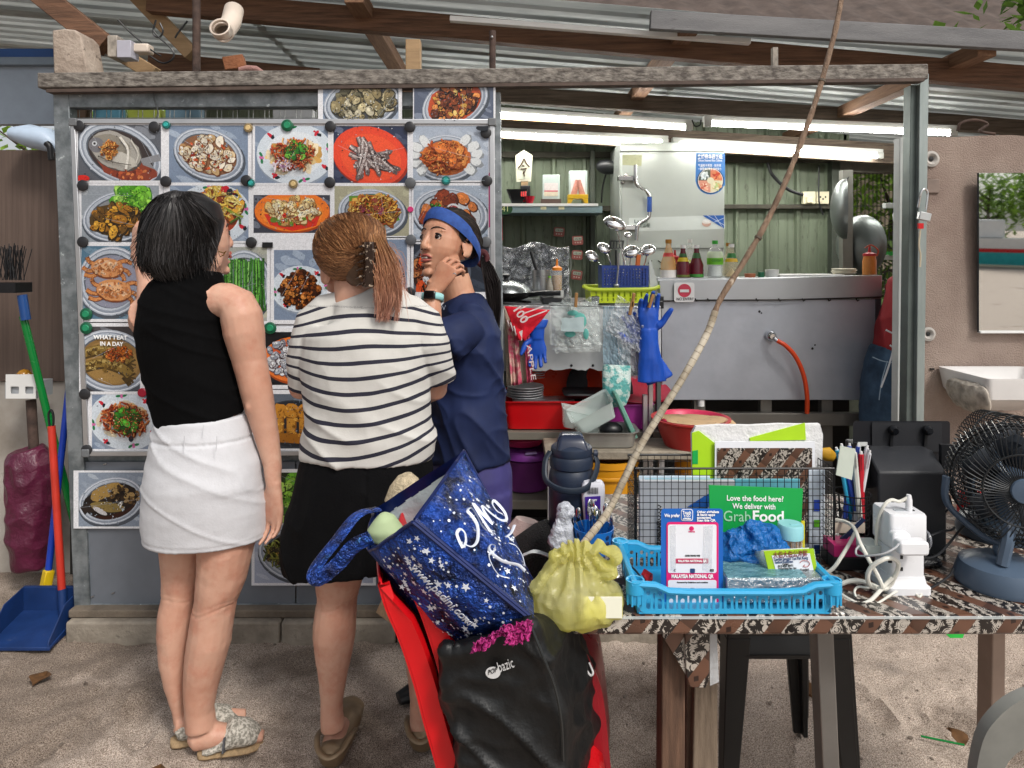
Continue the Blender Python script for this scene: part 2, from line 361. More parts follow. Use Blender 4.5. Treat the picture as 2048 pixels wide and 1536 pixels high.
for px,py in ((206,1254),(226,1188),(185,1195),(210,930)): MB().obox(P(px,py-2,2.606),(.012,.003,.004),(0,R(-25),0)).build('rivet',STEEL,gp)
wm=MB()
for k in range(34):
 x=150+k*15.8+(k % 2)*-7
 if x < 640: wm.tube([P(x,205,2.66),P(x,262,2.66)],.0016,5)
for py in (219,236): wm.tube([P(140,py,2.663),P(980,py,2.663)],.0016,5)
wm.build('wire_mesh',mat('mesh_wire','#a3a5a3',.4,.8,var=.1),label='welded wire mesh showing in the gap above the menu board',cat='wire mesh')
MB().box((P(140,0,2.85).x,2.85,.1),(-.07,2.87,1.93)).build('plywood_partition',mat('black_ply','#2c2a28',.8,var=.2),label='dark plywood partition behind the menu board',cat='partition')
for (x0,x1,c,l) in ((150,172,'#6b5440','brown wooden block behind the wire mesh'),(255,320,'#7f8a35','olive green box on the partition behind the mesh'),(185,240,'#3f6d80','teal box behind the wire mesh'),(330,400,'#5b7686','grey-blue tub behind the wire mesh'),(545,625,'#8a8c8e','grey carton behind the wire mesh near the top photos')):
 MB().box((P(x0,0,2.8).x,2.8,P(0,250,2.8).z),(P(x1,0,2.8).x,2.845,P(0,214+U(0,8),2.8).z)).build('stored_box',mat('box'+c[1:],c,.6),label=l,cat='box',bevel=.004)
MB().tube(spl([P(306,182,2.59),P(309,200,2.592),P(316,225,2.6),P(310,240,2.6)]),.0025,6).build('tie_wire',mat('wire_grey','#55585a',.5,.5),label='bent grey tie wire twisted round the top bar',cat='wire')
PST=mat('steel_post','#a0a8a6',.4,.5,col2='#7f8a88',vs=5,stretch=(3,3,.6),spots=('#566060',20,.68,.74))
t=thing('door_post','tall two sided galvanised post with a padlock hasp','post',P(1840,900,2.6))
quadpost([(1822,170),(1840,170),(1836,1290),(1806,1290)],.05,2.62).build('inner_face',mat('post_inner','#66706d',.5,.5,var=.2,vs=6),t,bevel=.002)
quadpost([(1840,147),(1858,147),(1842,1290),(1828,1290)],.06,2.6).build('outer_face',PST,t,bevel=.002)
t=quadpost([(1800,275),(1817,275),(1804,1270),(1790,1270)],.045,2.74).build('white_post',mat('white_post_paint','#b8bdbb',.5,var=.08,spots=('#7b807d',25,.7,.75)),label='slim white painted post left of the door post',cat='post',bevel=.003)
STUC=mat('pink_stucco','#ab9a8e',.92,col2='#85736a',vs=2.6,bump=.7,bs=170,bdist=.012,spots=('#6f625a',3,.6,.8))
wx=P(1845,0,2.8).x
m=MB();top=[(wx+k*.12,P(0,271+3*math.sin(k*1.7)+(rnd()*3),2.8).z) for k in range(16)]
m.prism([V((x,2.8,z)) for x,z in [(wx,-.05)]+[(wx+1.8,-.05)]+top[::-1]],(0,.14,0))
m.build('stucco_wall',STUC,label='rough pinkish stucco wall right of the door post',cat='wall',smooth=False)
for (px,py,r,l) in ((1862,318,17,'upper pale cable hole in the stucco wall with dark smoke stain'),(1856,668,15,'lower pale cable hole in the stucco wall')):
 t=thing('cable_grommet',l,'grommet',P(px,py,2.79))
 MB().lathe([(r*.0019,.004),(r*.0013,.008),(r*.0008,.003),(r*.0006,-.004)],P(px,py,2.797),20,rot=(R(90),0,0),c0=False).build('plaster_ring',mat('pale_plaster','#b9b4ae',.9,var=.15,vs=40),t)
 MB().lathe([(r*.0006,.001),(.0001,.0035)],P(px,py,2.7955),12,rot=(R(90),0,0)).build('hole',INK,t)
GREEN=mat('green_panel','#85907d',.55,.1,col2='#5c6653',vs=3,stretch=(1,1,.3),spots=('#3a3d30',22,.57,.7))
bw=thing('panel_wall','pale green ribbed metal wall at the back of the kitchen','wall',(1.2,4.72,0))
xl,xr=-2.2,P(1690,0,4.7).x
per=.205;k=0;x=xl
while x < xr-.02:
 x1=min(x+4*per,xr);m=MB();prof=[]
 q=x
 while q < x1-.01: prof += [(q,0),(q+.012,-.022),(q+.03,-.022),(q+.042,0),(q+.085,0),(q+.088,.004),(q+.1,.004),(q+.103,0),(q+.15,0),(q+.153,.004),(q+.165,.004),(q+.168,0)];q += per
 prof.append((x1,0))
 m.add([(a,4.72+d-(.002 if k % 2 else 0),z) for z in (0,2.75) for a,d in prof],[(i,i+1,len(prof)+i+1,len(prof)+i) for i in range(len(prof)-1)])
 m.build('wall_panel',GREEN,bw,smooth=False,recalc=False);x=x1;k += 1
RAIL=mat('rail_dark','#47443a',.7,.2,var=.25,vs=10)
for (px0,px1,py,h,Y) in ((980,1240,309,12,4.66),(1440,1690,318,14,4.66),(1440,1690,413,9,4.66),(1200,1245,417,11,4.66)):
 MB().box((P(px0,0,Y).x,Y,P(0,py+h/2,Y).z),(P(px1,0,Y).x,Y+.04,P(0,py-h/2,Y).z)).build('girt_rail',RAIL,bw,bevel=.003)
for px0,px1 in ((1181,1190),(1664,1690)):
 MB().box((P(px0,0,4.63).x,4.63,0),(P(px1,0,4.63).x,4.7,P(0,300 if px0 < 1200 else 320,4.63).z)).build('wall_stud',mat('stud_green','#4b5148',.6,.2,var=.15),bw,bevel=.003)
MB().box((P(1690,0,4.62).x-.03,4.62,P(0,345,4.62).z),(P(1830,0,4.62).x+.3,4.72,P(0,310,4.62).z)).build('lintel',mat('lintel_grey','#6d6a60',.8,var=.2),bw,bevel=.004)
gr=MB()
for k in range(26): gr.tube([P(1690+k*8,330,4.66),P(1690+k*8,720,4.66)],.003,5)
for py in (335,412,480,560,640,700): gr.tube([P(1685,py,4.668),P(1900,py,4.668)],.003,5)
gr.build('wire_grille',mat('grille_black','#222422',.6,.3),label='black welded wire grille over the opening behind the woks',cat='grille')
MB().box((P(1690,0,4.68).x,4.68,0),(P(1830,0,4.68).x+.6,4.74,P(0,700,4.68).z)).build('low_wall',mat('lowwall','#5f6356',.8,var=.2),label='low grey-green wall under the wire grille',cat='wall')
LEAF=mat('sunlit_leaves','#a2c650',.5,col2='#4f7424',vs=3,tl=.45);LEAFD=mat('dark_leaves','#3f5a2a',.5,col2='#6e8f3a',vs=3,tl=.35)
BARK=mat('bark','#5d5046',.9,var=.25,vs=14,bump=.7,bs=30,stretch=(1,1,.4))
def leafball(m,c,r,n,s):
 for _ in range(n):
  d=V((U(-1,1),U(-1,1),U(-1,1)))
  if d.length > 1: continue
  p=V(c)+V((d.x*r[0],d.y*r[1],d.z*r[2]));a=V((U(-1,1),U(-1,1),U(-.6,.6))).normalized();u,v=frame(a);q=s*U(.6,1.5)
  m.add([p,p+a*q*.5+u*q*.25,p+a*q,p+a*q*.5-u*q*.25],[(0,1,2,3)])
def tree(name,x,y,h,r,n,s,m,label,cat='tree',trunk=.1,group=None):
 t=thing(name,label,cat,(x,y,0),group)
 tk=MB();tk.tube(spl([V((x,y,-.1)),V((x+.1,y,h*.3)),V((x-.08,y+.1,h*.6)),V((x+.05,y,h*.9))]),[trunk*(1-.045*i) for i in range(19)],9)
 for i in range(9):
  b=V((x,y,h*U(.4,.8)));a=U(0,6.28);e=b+V((math.cos(a)*r*.7,math.sin(a)*r*.7,r*U(.1,.6)));tk.tube(spl([b,(b+e)/2+V((0,0,-.1)),e],4),[trunk*.4*(1-.1*q) for q in range(9)],6)
 tk.build('trunk',BARK,t)
 cm=MB()
 for i in range(14): leafball(cm,(x+U(-r,r)*.8,y+U(-r,r)*.8,h*.75+U(-.5,.8)*r*.7),(r*.5,r*.5,r*.4),n//14,s)
 cm.build('crown',m,t,smooth=False,recalc=False);return t
tree('garden_tree',4.1,7.3,2.7,1.5,8000,.12,LEAF,'bright green tree outside the wire grille')
tree('garden_shrub',3.5,6.7,1.6,.8,3000,.11,LEAFD,'dark leafy shrub against the outside of the grille','shrub',.05)
MB().tube(spl([V((3.62,6.1,0)),V((3.6,6.1,1.0)),V((3.72,6.05,2.0)),V((3.68,6.1,3.0))]),.09,10).build('tree_trunk',BARK,label='dark bare trunk just outside the grille',cat='tree')
tree('garden_tree',4.8,5.2,3.9,1.4,4200,.14,LEAFD,'leafy tree rising above the grey fascia at top right')
tree('garden_tree',-5.5,9.5,3.6,1.8,3600,.16,LEAF,'tree beyond the open side at far left')
# ---------------------------------------------------------------- left side of the stall
PIL=mat('flaking_pillar','#b3a598',.85,col2='#8a7b6e',vs=10,bump=.8,bs=40,spots=('#5d5148',22,.62,.68))
m=MB();q=[(104,60),(128,57),(150,59),(162,72),(176,150),(107,150)]
m.prism([P(a,b,2.64) for a,b in q],(0,.12,0));m.build('concrete_stump',PIL,label='flaking off-white concrete pillar stump on the track end',cat='pillar',bevel=.006)
MB().box((P(-60,0,3.25).x,3.25,P(0,248,3.25).z),(P(150,0,3.25).x,3.3,P(0,132,3.25).z)).build('side_panel',mat('bluegrey_panel','#9aa6b4',.5,.2,var=.08),label='blue-grey metal panel at upper left behind the frame',cat='panel')
MB().box((P(-60,0,3.24).x,3.22,P(0,132,3.24).z),(P(150,0,3.24).x,3.3,P(0,116,3.24).z)).build('panel_rail',mat('bluegrey_rail','#7f8c99',.5,.3,var=.1),label='grey rail on top of the blue-grey side panel',cat='rail',bevel=.003)
MB().box((P(-80,0,3.1).x,3.1,P(0,762,3.1).z),(P(190,0,3.1).x,3.14,P(0,300,3.1).z)).build('wood_panel',mat('brown_laminate','#50423b',.6,col2='#66564d',vs=12,stretch=(5,5,.12),bump=.12),label='dark brown wood grain panel at left behind the brooms',cat='panel')
MB().box((P(-80,0,3.12).x,3.12,-.02),(P(190,0,3.12).x,3.2,P(0,763,3.12).z)).build('back_wall',mat('dirty_white','#b8b3ac',.85,col2='#8f877d',vs=4,spots=('#5c534a',8,.64,.74)),label='grubby pale wall below the brown panel at left',cat='wall')
t=thing('covered_scooter','white and blue shape with dark grip behind the left post','scooter',P(70,300,3.06))
m=MB();m.ell([(P(30,268,3.0),.03,.05),(P(60,272,3.0),.05,.06),(P(95,280,3.0),.05,.06),(P(125,300,3.0),.02,.03)],(0,0,1));m.build('fairing',mat('pale_blue','#b9cbe0',.4,var=.1),t)
MB().tube(spl([P(93,286,2.95),P(100,295,2.95),P(103,320,2.95)]),.013,10).build('grip',BLACK,t)
MB().box(P(-60,116,3.26),P(106,97,3.26)+V((0,.05,0))).build('blue_shutter',mat('blue_plastic','#1f4f92',.4),label='blue plastic sheet at the upper left corner',cat='sheet')
t=thing('junction_box','dirty white junction box on the timber near the pillar','junction box',P(235,100,2.7))
MB().box(P(214,114,2.72),P(234,70,2.72)+V((0,.08,0))).build('conduit_block',mat('flaky_white',''),t,bevel=.004)
MB().box(P(233,115,2.7),P(262,80,2.7)+V((0,.06,0))).build('cover',mat('grey_lilac','#b5b4c0',.5,var=.1),t,bevel=.003)
MB().box(P(263,104,2.72),P(296,86,2.72)+V((0,.05,0))).build('lamp_base',mat('pvc_white',''),t,bevel=.006)
for pts,l in ((((306,60),(318,75),(345,100),(345,118),(325,126),(300,112)),'black drooping wire loop left of the rusty pipe'),(((236,40),(262,66),(300,98),(322,112)),'grey bundled cable along the left timber'),(((312,40),(306,66),(318,75),(326,62),(320,46)),'small black wire coil under the roof'),(((375,42),(356,66),(350,76)),'thin black wire end by the rusty pipe')):
 MB().tube(spl([P(a,b,2.74) for a,b in pts]),.0035,6).build('cable',BLACK,label=l,cat='cable')
MB().beam(P(40,-45,2.8),P(212,92,2.8),.06,.085).build('strut',WOOD,label='brown timber strut slanting down behind the pillar stump',cat='strut',bevel=.003)
MB().beam(P(215,92,2.86),P(310,150,2.86),.05,.06).build('strut',mat('tan_wood',''),label='tan timber strut slanting below the junction box',cat='strut',bevel=.003)
MB().beam(P(262,-20,3.0),P(386,110,3.0),.06,.06).build('strut',mat('tan_wood',''),label='pale timber strut beside the hanging wire loop',cat='strut',bevel=.003)
a,b,h=pb2(300,106,148,640,148,172,3.2);tbeam('roof_beam',a,b,.05,h,WOOD,'short brown beam behind the pipe on the left track')
MB().obox(P(470,128,2.66),(.075,.06,.05),(0,R(-12),.2)).build('brick',mat('orange_brick','#8d5a3c',.9,var=.2,vs=20,bump=.5),label='orange brick lying on the grey track',cat='brick',bevel=.003)
m=MB();m.ell([(P(478,140,2.63),.01,.006),(P(495,137,2.63),.012,.016),(P(512,138,2.63),.012,.012),(P(526,144,2.63),.006,.006)],(0,0,1));m.build('rag',mat('dusty_pink','#a87f78',.9,bump=.6),label='crumpled dusty pink rag beside the orange brick',cat='rag')
# ---------------------------------------------------------------- tube lights
def tubelight(x0,y0,x1,y1,Y,label,ends=(True,True),hgt=17):
 t=thing('tube_light',label,'tube light',P((x0+x1)/2,(y0+y1)/2,Y),'lit tube lights over the kitchen')
 a,b=P(x0,y0,Y),P(x1,y1,Y)
 MB().beam(a+V((0,.012,.026)),b+V((0,.012,.026)),.045,.03).build('batten_body',mat('batten_white','#d6d8d4',.5,var=.05),t,bevel=.002)
 d=(b-a).normalized()
 MB().tube([a+d*.04,b-d*.04],.0155,14).build('lit_tube',mat('tube_glow',(1,.98,.92),emit=36),t)
 for q in (a+d*.02,b-d*.02): MB().obox(q,(.04,.036,.038)).build('end_cap',mat('batten_white',''),t,bevel=.003)
tubelight(870,221,1384,255,3.86,'front left lit tube light on the tan batten')
tubelight(1408,246,1912,266,3.86,'front right lit tube light ending above the stucco wall')
tubelight(870,262,1336,285,4.38,'rear left lit tube light')
tubelight(1345,288,1765,312,4.38,'rear right lit tube light above the wall socket')
MB().tube(spl([P(1384,240,3.85),P(1390,252,3.84),P(1400,250,3.84),P(1402,240,3.85)]),.004,6).build('cable',BLACK,label='black wire joining the two front tube lights',cat='cable')
MB().tube(spl([P(1915,262,2.85),P(1922,246,2.84),P(1950,240,2.84),P(1975,248,2.84),P(1960,262,2.84),P(1990,268,2.84)]),.006,8).build('cable',RUST,label='twisted rusty cable above the stucco wall',cat='cable')
# ================================================================ menu board with photo prints
YB=2.585
wb=thing('whiteboard','big white magnetic board in aluminium frame covered with menu photos','whiteboard',P(570,910,YB))
q=[(143,238),(988,240),(992,908),(170,912)]
MB().prism([P(a,b,YB) for a,b in q],(0,.012,0)).build('board_surface',mat('board_enamel','#dfe1e6',.25,var=.02,spec=.5),wb)
def rim(a,b,wd=10): return MB().beam(P(*a,YB-.004),P(*b,YB-.004),.02,wd*YB/F)
for a,b in (((143,243),(988,244)),((170,906),(992,904))): rim(a,b).build('frame_rail',ALU,wb,bevel=.002)
for a,b in (((148,248),(175,901)),((984,249),(988,899))): rim(a,b).build('frame_rail',ALU,wb,bevel=.002)
for a in ((149,245),(984,245),(174,905),(987,903)): MB().obox(P(*a,YB-.006),(.03,.028,.03)).build('corner_cap',mat('grey_corner','#6f7275',.5),wb,bevel=.004)
class PR(MB):
 def __init__(s,Y): super().__init__();s.Y=Y
 def poly(s,pts,c): s.Y -= 7e-6;s.col=hx(c) if isinstance(c,str) else c;return s.add([P(a,b,s.Y) for a,b in pts],[tuple(range(len(pts)))])
 def rect(s,x0,y0,x1,y1,c): return s.poly([(x0,y0),(x1,y0),(x1,y1),(x0,y1)],c)
 def ell(s,cx,cy,rx,ry,c,ang=0,n=28,j=0):
  ca,sa=math.cos(ang),math.sin(ang);o=[]
  for k in range(n):
   a=2*math.pi*k/n;q=1+U(-j,j);x,y=rx*q*math.cos(a),ry*q*math.sin(a);o.append((cx+x*ca-y*sa,cy+x*sa+y*ca))
  return s.clip(o,c)
 def clip(s,pts,c):
  if getattr(s,'R',None):
   x0,y0,x1,y1=s.R
   for ax,lim,sg in ((0,x0,1),(0,x1,-1),(1,y0,1),(1,y1,-1)):
    o=[]
    for i in range(len(pts)):
     p,q=pts[i-1],pts[i];dp,dq=(p[ax]-lim)*sg,(q[ax]-lim)*sg
     if (dp >= 0) != (dq >= 0): t=dp/(dp-dq);o.append((p[0]+(q[0]-p[0])*t,p[1]+(q[1]-p[1])*t))
     if dq >= 0: o.append(q)
    pts=o
    if len(pts) < 3: return s
  return s.poly(pts,c)
 def strip(s,pts,wd,c):
  pts=[V((a,b,0)) for a,b in pts]
  pts=spl(pts,4) if len(pts) > 2 else pts
  for i in range(len(pts)-1):
   d=(pts[i+1]-pts[i]);n=V((-d.y,d.x,0))
   if n.length < 1e-6: continue
   n=n.normalized()*wd/2;a,b=pts[i]-d*.05,pts[i+1]+d*.05
   s.clip([(a.x+n.x,a.y+n.y),(b.x+n.x,b.y+n.y),(b.x-n.x,b.y-n.y),(a.x-n.x,a.y-n.y)],c)
 def scat(s,n,cx,cy,rx,ry,sz,cols,ang=0,kind='b',edge=None,hi=None,asp=.65,ang2=None):
  for k in range(n):
   while True:
    a,b=U(-1,1),U(-1,1)
    if a*a+b*b < 1: break
   ca,sa=math.cos(ang),math.sin(ang);x,y=cx+rx*a*ca-ry*b*sa,cy+rx*a*sa+ry*b*ca
   z=sz*U(.65,1.35);c=hx(random.choice(cols));c=mulc(c,U(.75,1.2));t=U(0,3.14) if ang2 is None else ang2+U(-.35,.35)
   if kind == 's':
    p=[(x-z*math.cos(t),y-z*math.sin(t)),(x+U(-.5,.5)*z,y+U(-.5,.5)*z),(x+z*math.cos(t),y+z*math.sin(t))]
    if edge: s.strip([(u+.8,v+1) for u,v in p],z*.26+1,edge)
    s.strip(p,z*.26+.6,c);continue
   if edge: s.ell(x+z*.07,y+z*.12,z*1.16,z*asp*1.2,edge,t,9,.12)
   s.ell(x,y,z,z*asp,c,t,10,.14)
   if hi: s.ell(x-z*.25,y-z*.22,z*.38,z*asp*.4,mulc(c,1.5) if hi == 1 else hi,t,7,.2)
 def steelplate(s,cx,cy,rx,ry,ang=0,inner='#7b8087'):
  s.ell(cx+2,cy+4,rx*1.04,ry*1.05,'#4d545e',ang);s.ell(cx,cy,rx,ry,'#aeb6c2',ang);s.ell(cx,cy,rx*.97,ry*.965,'#d7dde6',ang);s.ell(cx,cy,rx*.94,ry*.93,'#8e97a5',ang)
  s.ell(cx-1,cy-1,rx*.88,ry*.87,'#b9c1cc',ang);s.ell(cx,cy,rx*.82,ry*.79,'#59606a',ang);s.ell(cx+1,cy+1,rx*.79,ry*.76,inner,ang)
 def rooster(s,cx,cy,r,ang=0):
  s.ell(cx+1,cy+3,r*1.12,r*.9,'#8f9bab');s.ell(cx,cy,r*1.1,r*.88,'#d5dfe8',ang);s.ell(cx,cy,r*.82,r*.64,'#e3eaf0',ang)
  for k,a in enumerate((.5,2.2,3.9,5.4)):
   x,y=cx+r*.97*math.cos(a),cy+r*.77*math.sin(a)
   s.ell(x,y,r*.09,r*.055,'#cf2338',a,8,.2);s.ell(x+r*.07,y+r*.05,r*.07,r*.05,'#17202c',a+1,8,.3);s.ell(x-r*.06,y-r*.05,r*.035,r*.03,'#d02035')
  for k,a in enumerate((1.3,3.0,4.6,6.1)):
   x,y=cx+r*.97*math.cos(a),cy+r*.77*math.sin(a)
   s.ell(x,y,r*.07,r*.06,'#d66aa8',a,9,.2);s.ell(x+r*.1*math.sin(a),y-r*.1*math.cos(a),r*.08,r*.04,'#1c7a48',a+1.6,8);s.ell(x-r*.1*math.sin(a),y+r*.1*math.cos(a),r*.08,r*.04,'#1c7a48',a+1.2,8)
 def table(s,x0,y0,x1,y1,c0,c1,sp=0):
  s.rect(x0,y0,x1,y1,c0);s.R=(x0,y0,x1,y1)
  for _ in range(26): s.ell(U(x0,x1),U(y0,y1),U(6,26),U(3,9),(lambda q: tuple((a*(1-q)+b*q) for a,b in zip(hx(c0),hx(c1))))(U(0,.55)),.4,10,.2)
  for _ in range(sp): s.ell(U(x0,x1),U(y0,y1),U(1,3),U(.8,2),random.choice(('#c9ccd4','#1f2129')),U(0,3),6,.3)
NP=[0]
def photo(label,box,area,fn,bg=('#8592a3','#c6d0db'),Y=None,sp=0,tilt=0):
 NP[0] += 1;Y=Y or YB-.006-.0012*(NP[0] % 2)
 s=PR(Y);s.rect(*box,'#e9eaee');s.table(*area,*bg,sp);fn(s)
 n=len(s.f);x0,y0,x1,y1=area
 for _ in range(420):
  k=random.randrange(3,n) if n > 4 else 0;f=s.f[k];q=[s.v[i] for i in f];i=random.randrange(len(q));a=U(.1,.9);mx_=sum(z[0] for z in q)/len(q);mz=sum(z[2] for z in q)/len(q);wx_=q[i][0]*a+mx_*(1-a);wz=q[i][2]*a+mz*(1-a);Yk=q[0][1]
  s.ell(wx_*F/Yk+1024,HZ+(HC-wz)*F/Yk,U(.7,2.2),U(.5,1.2),mulc(s.c[k],random.choice((.45,.6,.75,1.25,1.5))),U(0,3),6,.3)
 for _ in range(2):
  s.strip([(U(x0,x1),U(y0,y1)),(U(x0,x1),U(y0,y1))],.35,'#b9c2cc')
 return s.build('menu_photo',PRINT,label=label,cat='photo print',group='photo prints on the menu stand',smooth=False,col=True,recalc=False)
def greens(s,cx,cy,r,n=26): s.scat(n,cx,cy,r,r*.8,r*.38,['#2f7d22','#4fa52f','#79c143','#1d5a1a'],edge='#173a12',hi=1,asp=.6)
def noodles(s,cx,cy,rx,ry,n=150,cols=('#d9763a','#c4552a','#e39a56','#b8401f','#efc083')): s.scat(n,cx,cy,rx,ry,8,list(cols),kind='s',edge='#7a2f16')
def f_fish(s):
 s.steelplate(240,308,88,58,.45,'#3c3230');s.ell(252,334,62,26,'#8a3d28',.3,20,.1);s.scat(40,262,345,42,14,4,['#b5532f','#d07a45','#6e2c1d'])
 s.ell(232,303,56,36,'#4f4b48',.45);s.ell(231,301,54,35,'#a8a49c',.45,24,.04);s.ell(226,292,40,20,'#8f897d',.45,16,.1);s.ell(245,318,30,12,'#c4c0b6',.45,14,.1)
 s.clip([(280,318),(318,308),(322,322),(300,326),(312,340),(286,330)],'#8b8c90')
 s.ell(193,290,16,15,'#77767a',.4);s.ell(189,287,5,5,'#cfd2d6');s.ell(189,287,2.5,2.5,'#222222')
 s.scat(90,218,300,17,16,5,['#b5662c','#d98b3e','#8b4a1f','#e2a85a'],kind='s')
 s.strip([(240,274),(256,300),(252,338)],5,'#e4e0d6');s.strip([(262,280),(276,306),(272,326)],2.5,'#d8d4ca');s.strip([(196,312),(226,324),(262,330)],1.5,'#5b5650')
 s.ell(165,357,14,7,'#d5261c')
def f_clams(s):
 s.steelplate(417,309,72,50,.35,'#8a5f42');s.scat(64,415,308,52,34,9.5,['#d8c19a','#e6d8bb','#c9a878','#f0e6d2','#b98d5c'],ang=.35,edge='#6b4126',hi='#f6efe0',asp=.72);s.scat(30,415,312,50,32,3.5,['#a3341e','#d05b2c','#7a2d18'],ang=.35)
def f_mix(s):
 s.rooster(590,308,70);s.scat(26,585,312,56,34,12,['#e6c88b','#d9a95a','#f0e0bd'],asp=.5);noodles(s,585,308,46,28,130);s.scat(20,560,330,20,10,7,['#e9d9e3','#b98ab0'],kind='s');greens(s,592,302,20)
def f_dried(s):
 s.ell(742,315,78,60,'#9b2a12',.3);s.ell(740,312,76,58,'#e8482a',.3);s.ell(742,315,62,46,'#f0552f',.3)
 for k in range(17):
  a=-.3+.13*k+U(-.06,.06);x,y=740+U(-20,20),316+U(-16,18);l=U(32,46)
  for w_,c in ((10,'#3c2d2c'),(8,'#8d7a76'),(4,'#b9aaa6'),(1.5,'#e0d6d2')):
   s.strip([(x-l*math.cos(a),y-l*math.sin(a)*.8),(x+2,y+U(-3,3)),(x+l*math.cos(a),y+l*math.sin(a)*.8)],w_,c)
  s.ell(x+l*math.cos(a),y+l*math.sin(a)*.8,6,4,'#6a5a58',a,9,.2)
def f_crab(s):
 s.steelplate(892,315,62,46,0,'#c86a36')
 for a in (2.4,2.8,3.2,3.6,4.0,-.9,-.5,-.1,.3,.7): s.ell(892+64*math.cos(a),314+40*math.sin(a),14,10,'#8f9498',a,9,.2);s.ell(891+63*math.cos(a),312+39*math.sin(a),13,9,'#dfe3e4',a,9,.2)
 s.ell(890,315,48,33,'#d9742f',0,20,.08);s.scat(120,888,314,44,30,8,['#e08a3c','#cf6426','#efa455','#b9501d'],kind='s',edge='#8a3b14');s.scat(16,905,308,32,24,10,['#e5944a','#d87430'],edge='#96461a',hi=1);s.ell(966,256,14,6,'#20242c')
def f_lettuce(s):
 s.steelplate(240,432,76,50,-.2,'#8c8f92');s.scat(46,262,395,34,22,13,['#6db52f','#8fd045','#4f9a23','#a6dd63'],edge='#3c7a1c',hi=1);s.scat(18,290,412,14,22,10,['#7cc23a','#98d650'],edge='#3f7d1e',hi=1)
 s.ell(232,438,50,33,'#56401d',-.2,18,.1);s.scat(46,230,438,46,29,13,['#c98f2c','#a66f22','#6a4a1c','#dda53a','#3f2f18'],ang=-.2,edge='#33240f',hi=1,asp=.55)
def f_soup(s):
 s.rooster(425,428,70);s.ell(420,428,58,46,'#a33a1c');s.scat(60,430,415,48,38,13,['#e0a63a','#c9762b','#d9bd55','#8e3d1c'],edge='#6d3213',asp=.45);s.scat(50,440,410,44,36,9,['#e7c65a','#f0d98a'],kind='s');s.strip([(448,415),(470,428),(486,434)],5,'#8d9a35');s.strip([(460,445),(478,436),(480,448)],4,'#4d6a24');s.ell(450,378,9,7,'#c81f2c',0,10,.2);s.ell(460,384,8,7,'#1a222e',0,10,.2)
def f_squid(s):
 s.ell(585,425,76,42,'#a14210');s.ell(584,422,75,41,'#ee7a22');s.ell(584,426,62,32,'#f08c30');s.clip([(528,428),(640,432),(632,452),(585,462),(540,450)],'#d8321f')
 s.scat(70,583,420,54,25,8.5,['#e8cf9a','#f0e0b8','#d7b878','#c99a58'],edge='#8a5a2a',hi=1);s.scat(12,580,440,50,10,6,['#cc2f1c','#6a8a2a'])
def f_fried(s):
 s.steelplate(744,424,68,46,.1,'#9aa0a6');s.clip([(698,392),(770,388),(800,440),(740,462),(700,450)],'#5f8f2a');s.scat(40,746,424,46,30,11,['#d99a3a','#c9782a','#e5b555'],edge='#7d4416',asp=.5);s.scat(150,748,420,48,31,7,['#e2a93f','#d0882b','#b8541f','#f0c86a'],kind='s',edge='#7a3f15');s.scat(12,745,418,26,18,6,['#8a2f4a','#a54438'])
def f_wings(s):
 s.steelplate(900,428,76,52,.15,'#c3c8ce');s.scat(34,898,426,58,36,15,['#a84a20','#c2622a','#8a3616','#d27a3a'],edge='#4a1c0c',hi=1,asp=.7);s.ell(906,420,14,13,'#d9d9da');s.ell(906,421,12,10,'#b3313a');greens(s,872,408,10,12)
def f_crabs(s):
 s.steelplate(222,562,66,70,.4,'#8d8fa0')
 for cx,cy,r in ((215,535,40),(228,580,44)):
  for a in (.2,.6,2.5,2.9,3.5,5.8): s.strip([(cx,cy),(cx+r*.9*math.cos(a),cy+r*.7*math.sin(a)),(cx+r*1.25*math.cos(a+.25),cy+r*.9*math.sin(a+.25))],9,'#8d5230');s.strip([(cx,cy),(cx+r*.9*math.cos(a),cy+r*.7*math.sin(a)),(cx+r*1.25*math.cos(a+.25),cy+r*.9*math.sin(a+.25))],6,'#cf8a52')
  s.ell(cx,cy+3,r*.82,r*.5,'#7a4324',.1);s.ell(cx,cy,r*.8,r*.48,'#d0905c',.1,22,.05);s.ell(cx-4,cy-5,r*.5,r*.24,'#e3b183',.1,14,.1);s.scat(30,cx,cy,r*.7,r*.4,4,['#b86f3e','#e8c09a','#c07a48'])
def f_plain(s): s.steelplate(400,570,60,62,0,'#7d848c')
def f_beans(s):
 s.steelplate(488,570,54,70,0,'#9aa5ad')
 for k in range(17): x=450+k*4.8;s.strip([(x,520+U(-4,4)),(x+U(-2,2),570),(x+U(-4,4),622)],4.6,'#27541c');s.strip([(x-.6,520+U(-4,4)),(x+U(-2,2),570),(x+U(-4,4),620)],3,random.choice(['#4f9a35','#6fb84a','#8cc96a','#3c7f2a']))
def f_diced(s):
 s.rooster(601,578,53);s.scat(30,600,578,34,33,8,['#3c2417','#5a351f'],asp=.8);s.scat(150,599,578,38,36,5.5,['#a8602a','#7a3d1c','#c98240','#3a2218','#5c2e18'],edge='#2a150c',hi=1,asp=.75)
def f_plate2(s): s.steelplate(745,560,62,70,0,'#a8b0b6')
def f_orange(s): s.ell(880,545,62,62,'#5d6470');s.ell(880,545,56,56,'#3a2620');s.scat(40,860,545,30,40,12,['#d8552a','#8a4a2c','#c98250'],edge='#2d1a14');s.ell(858,562,14,8,'#d9dce0',.5)
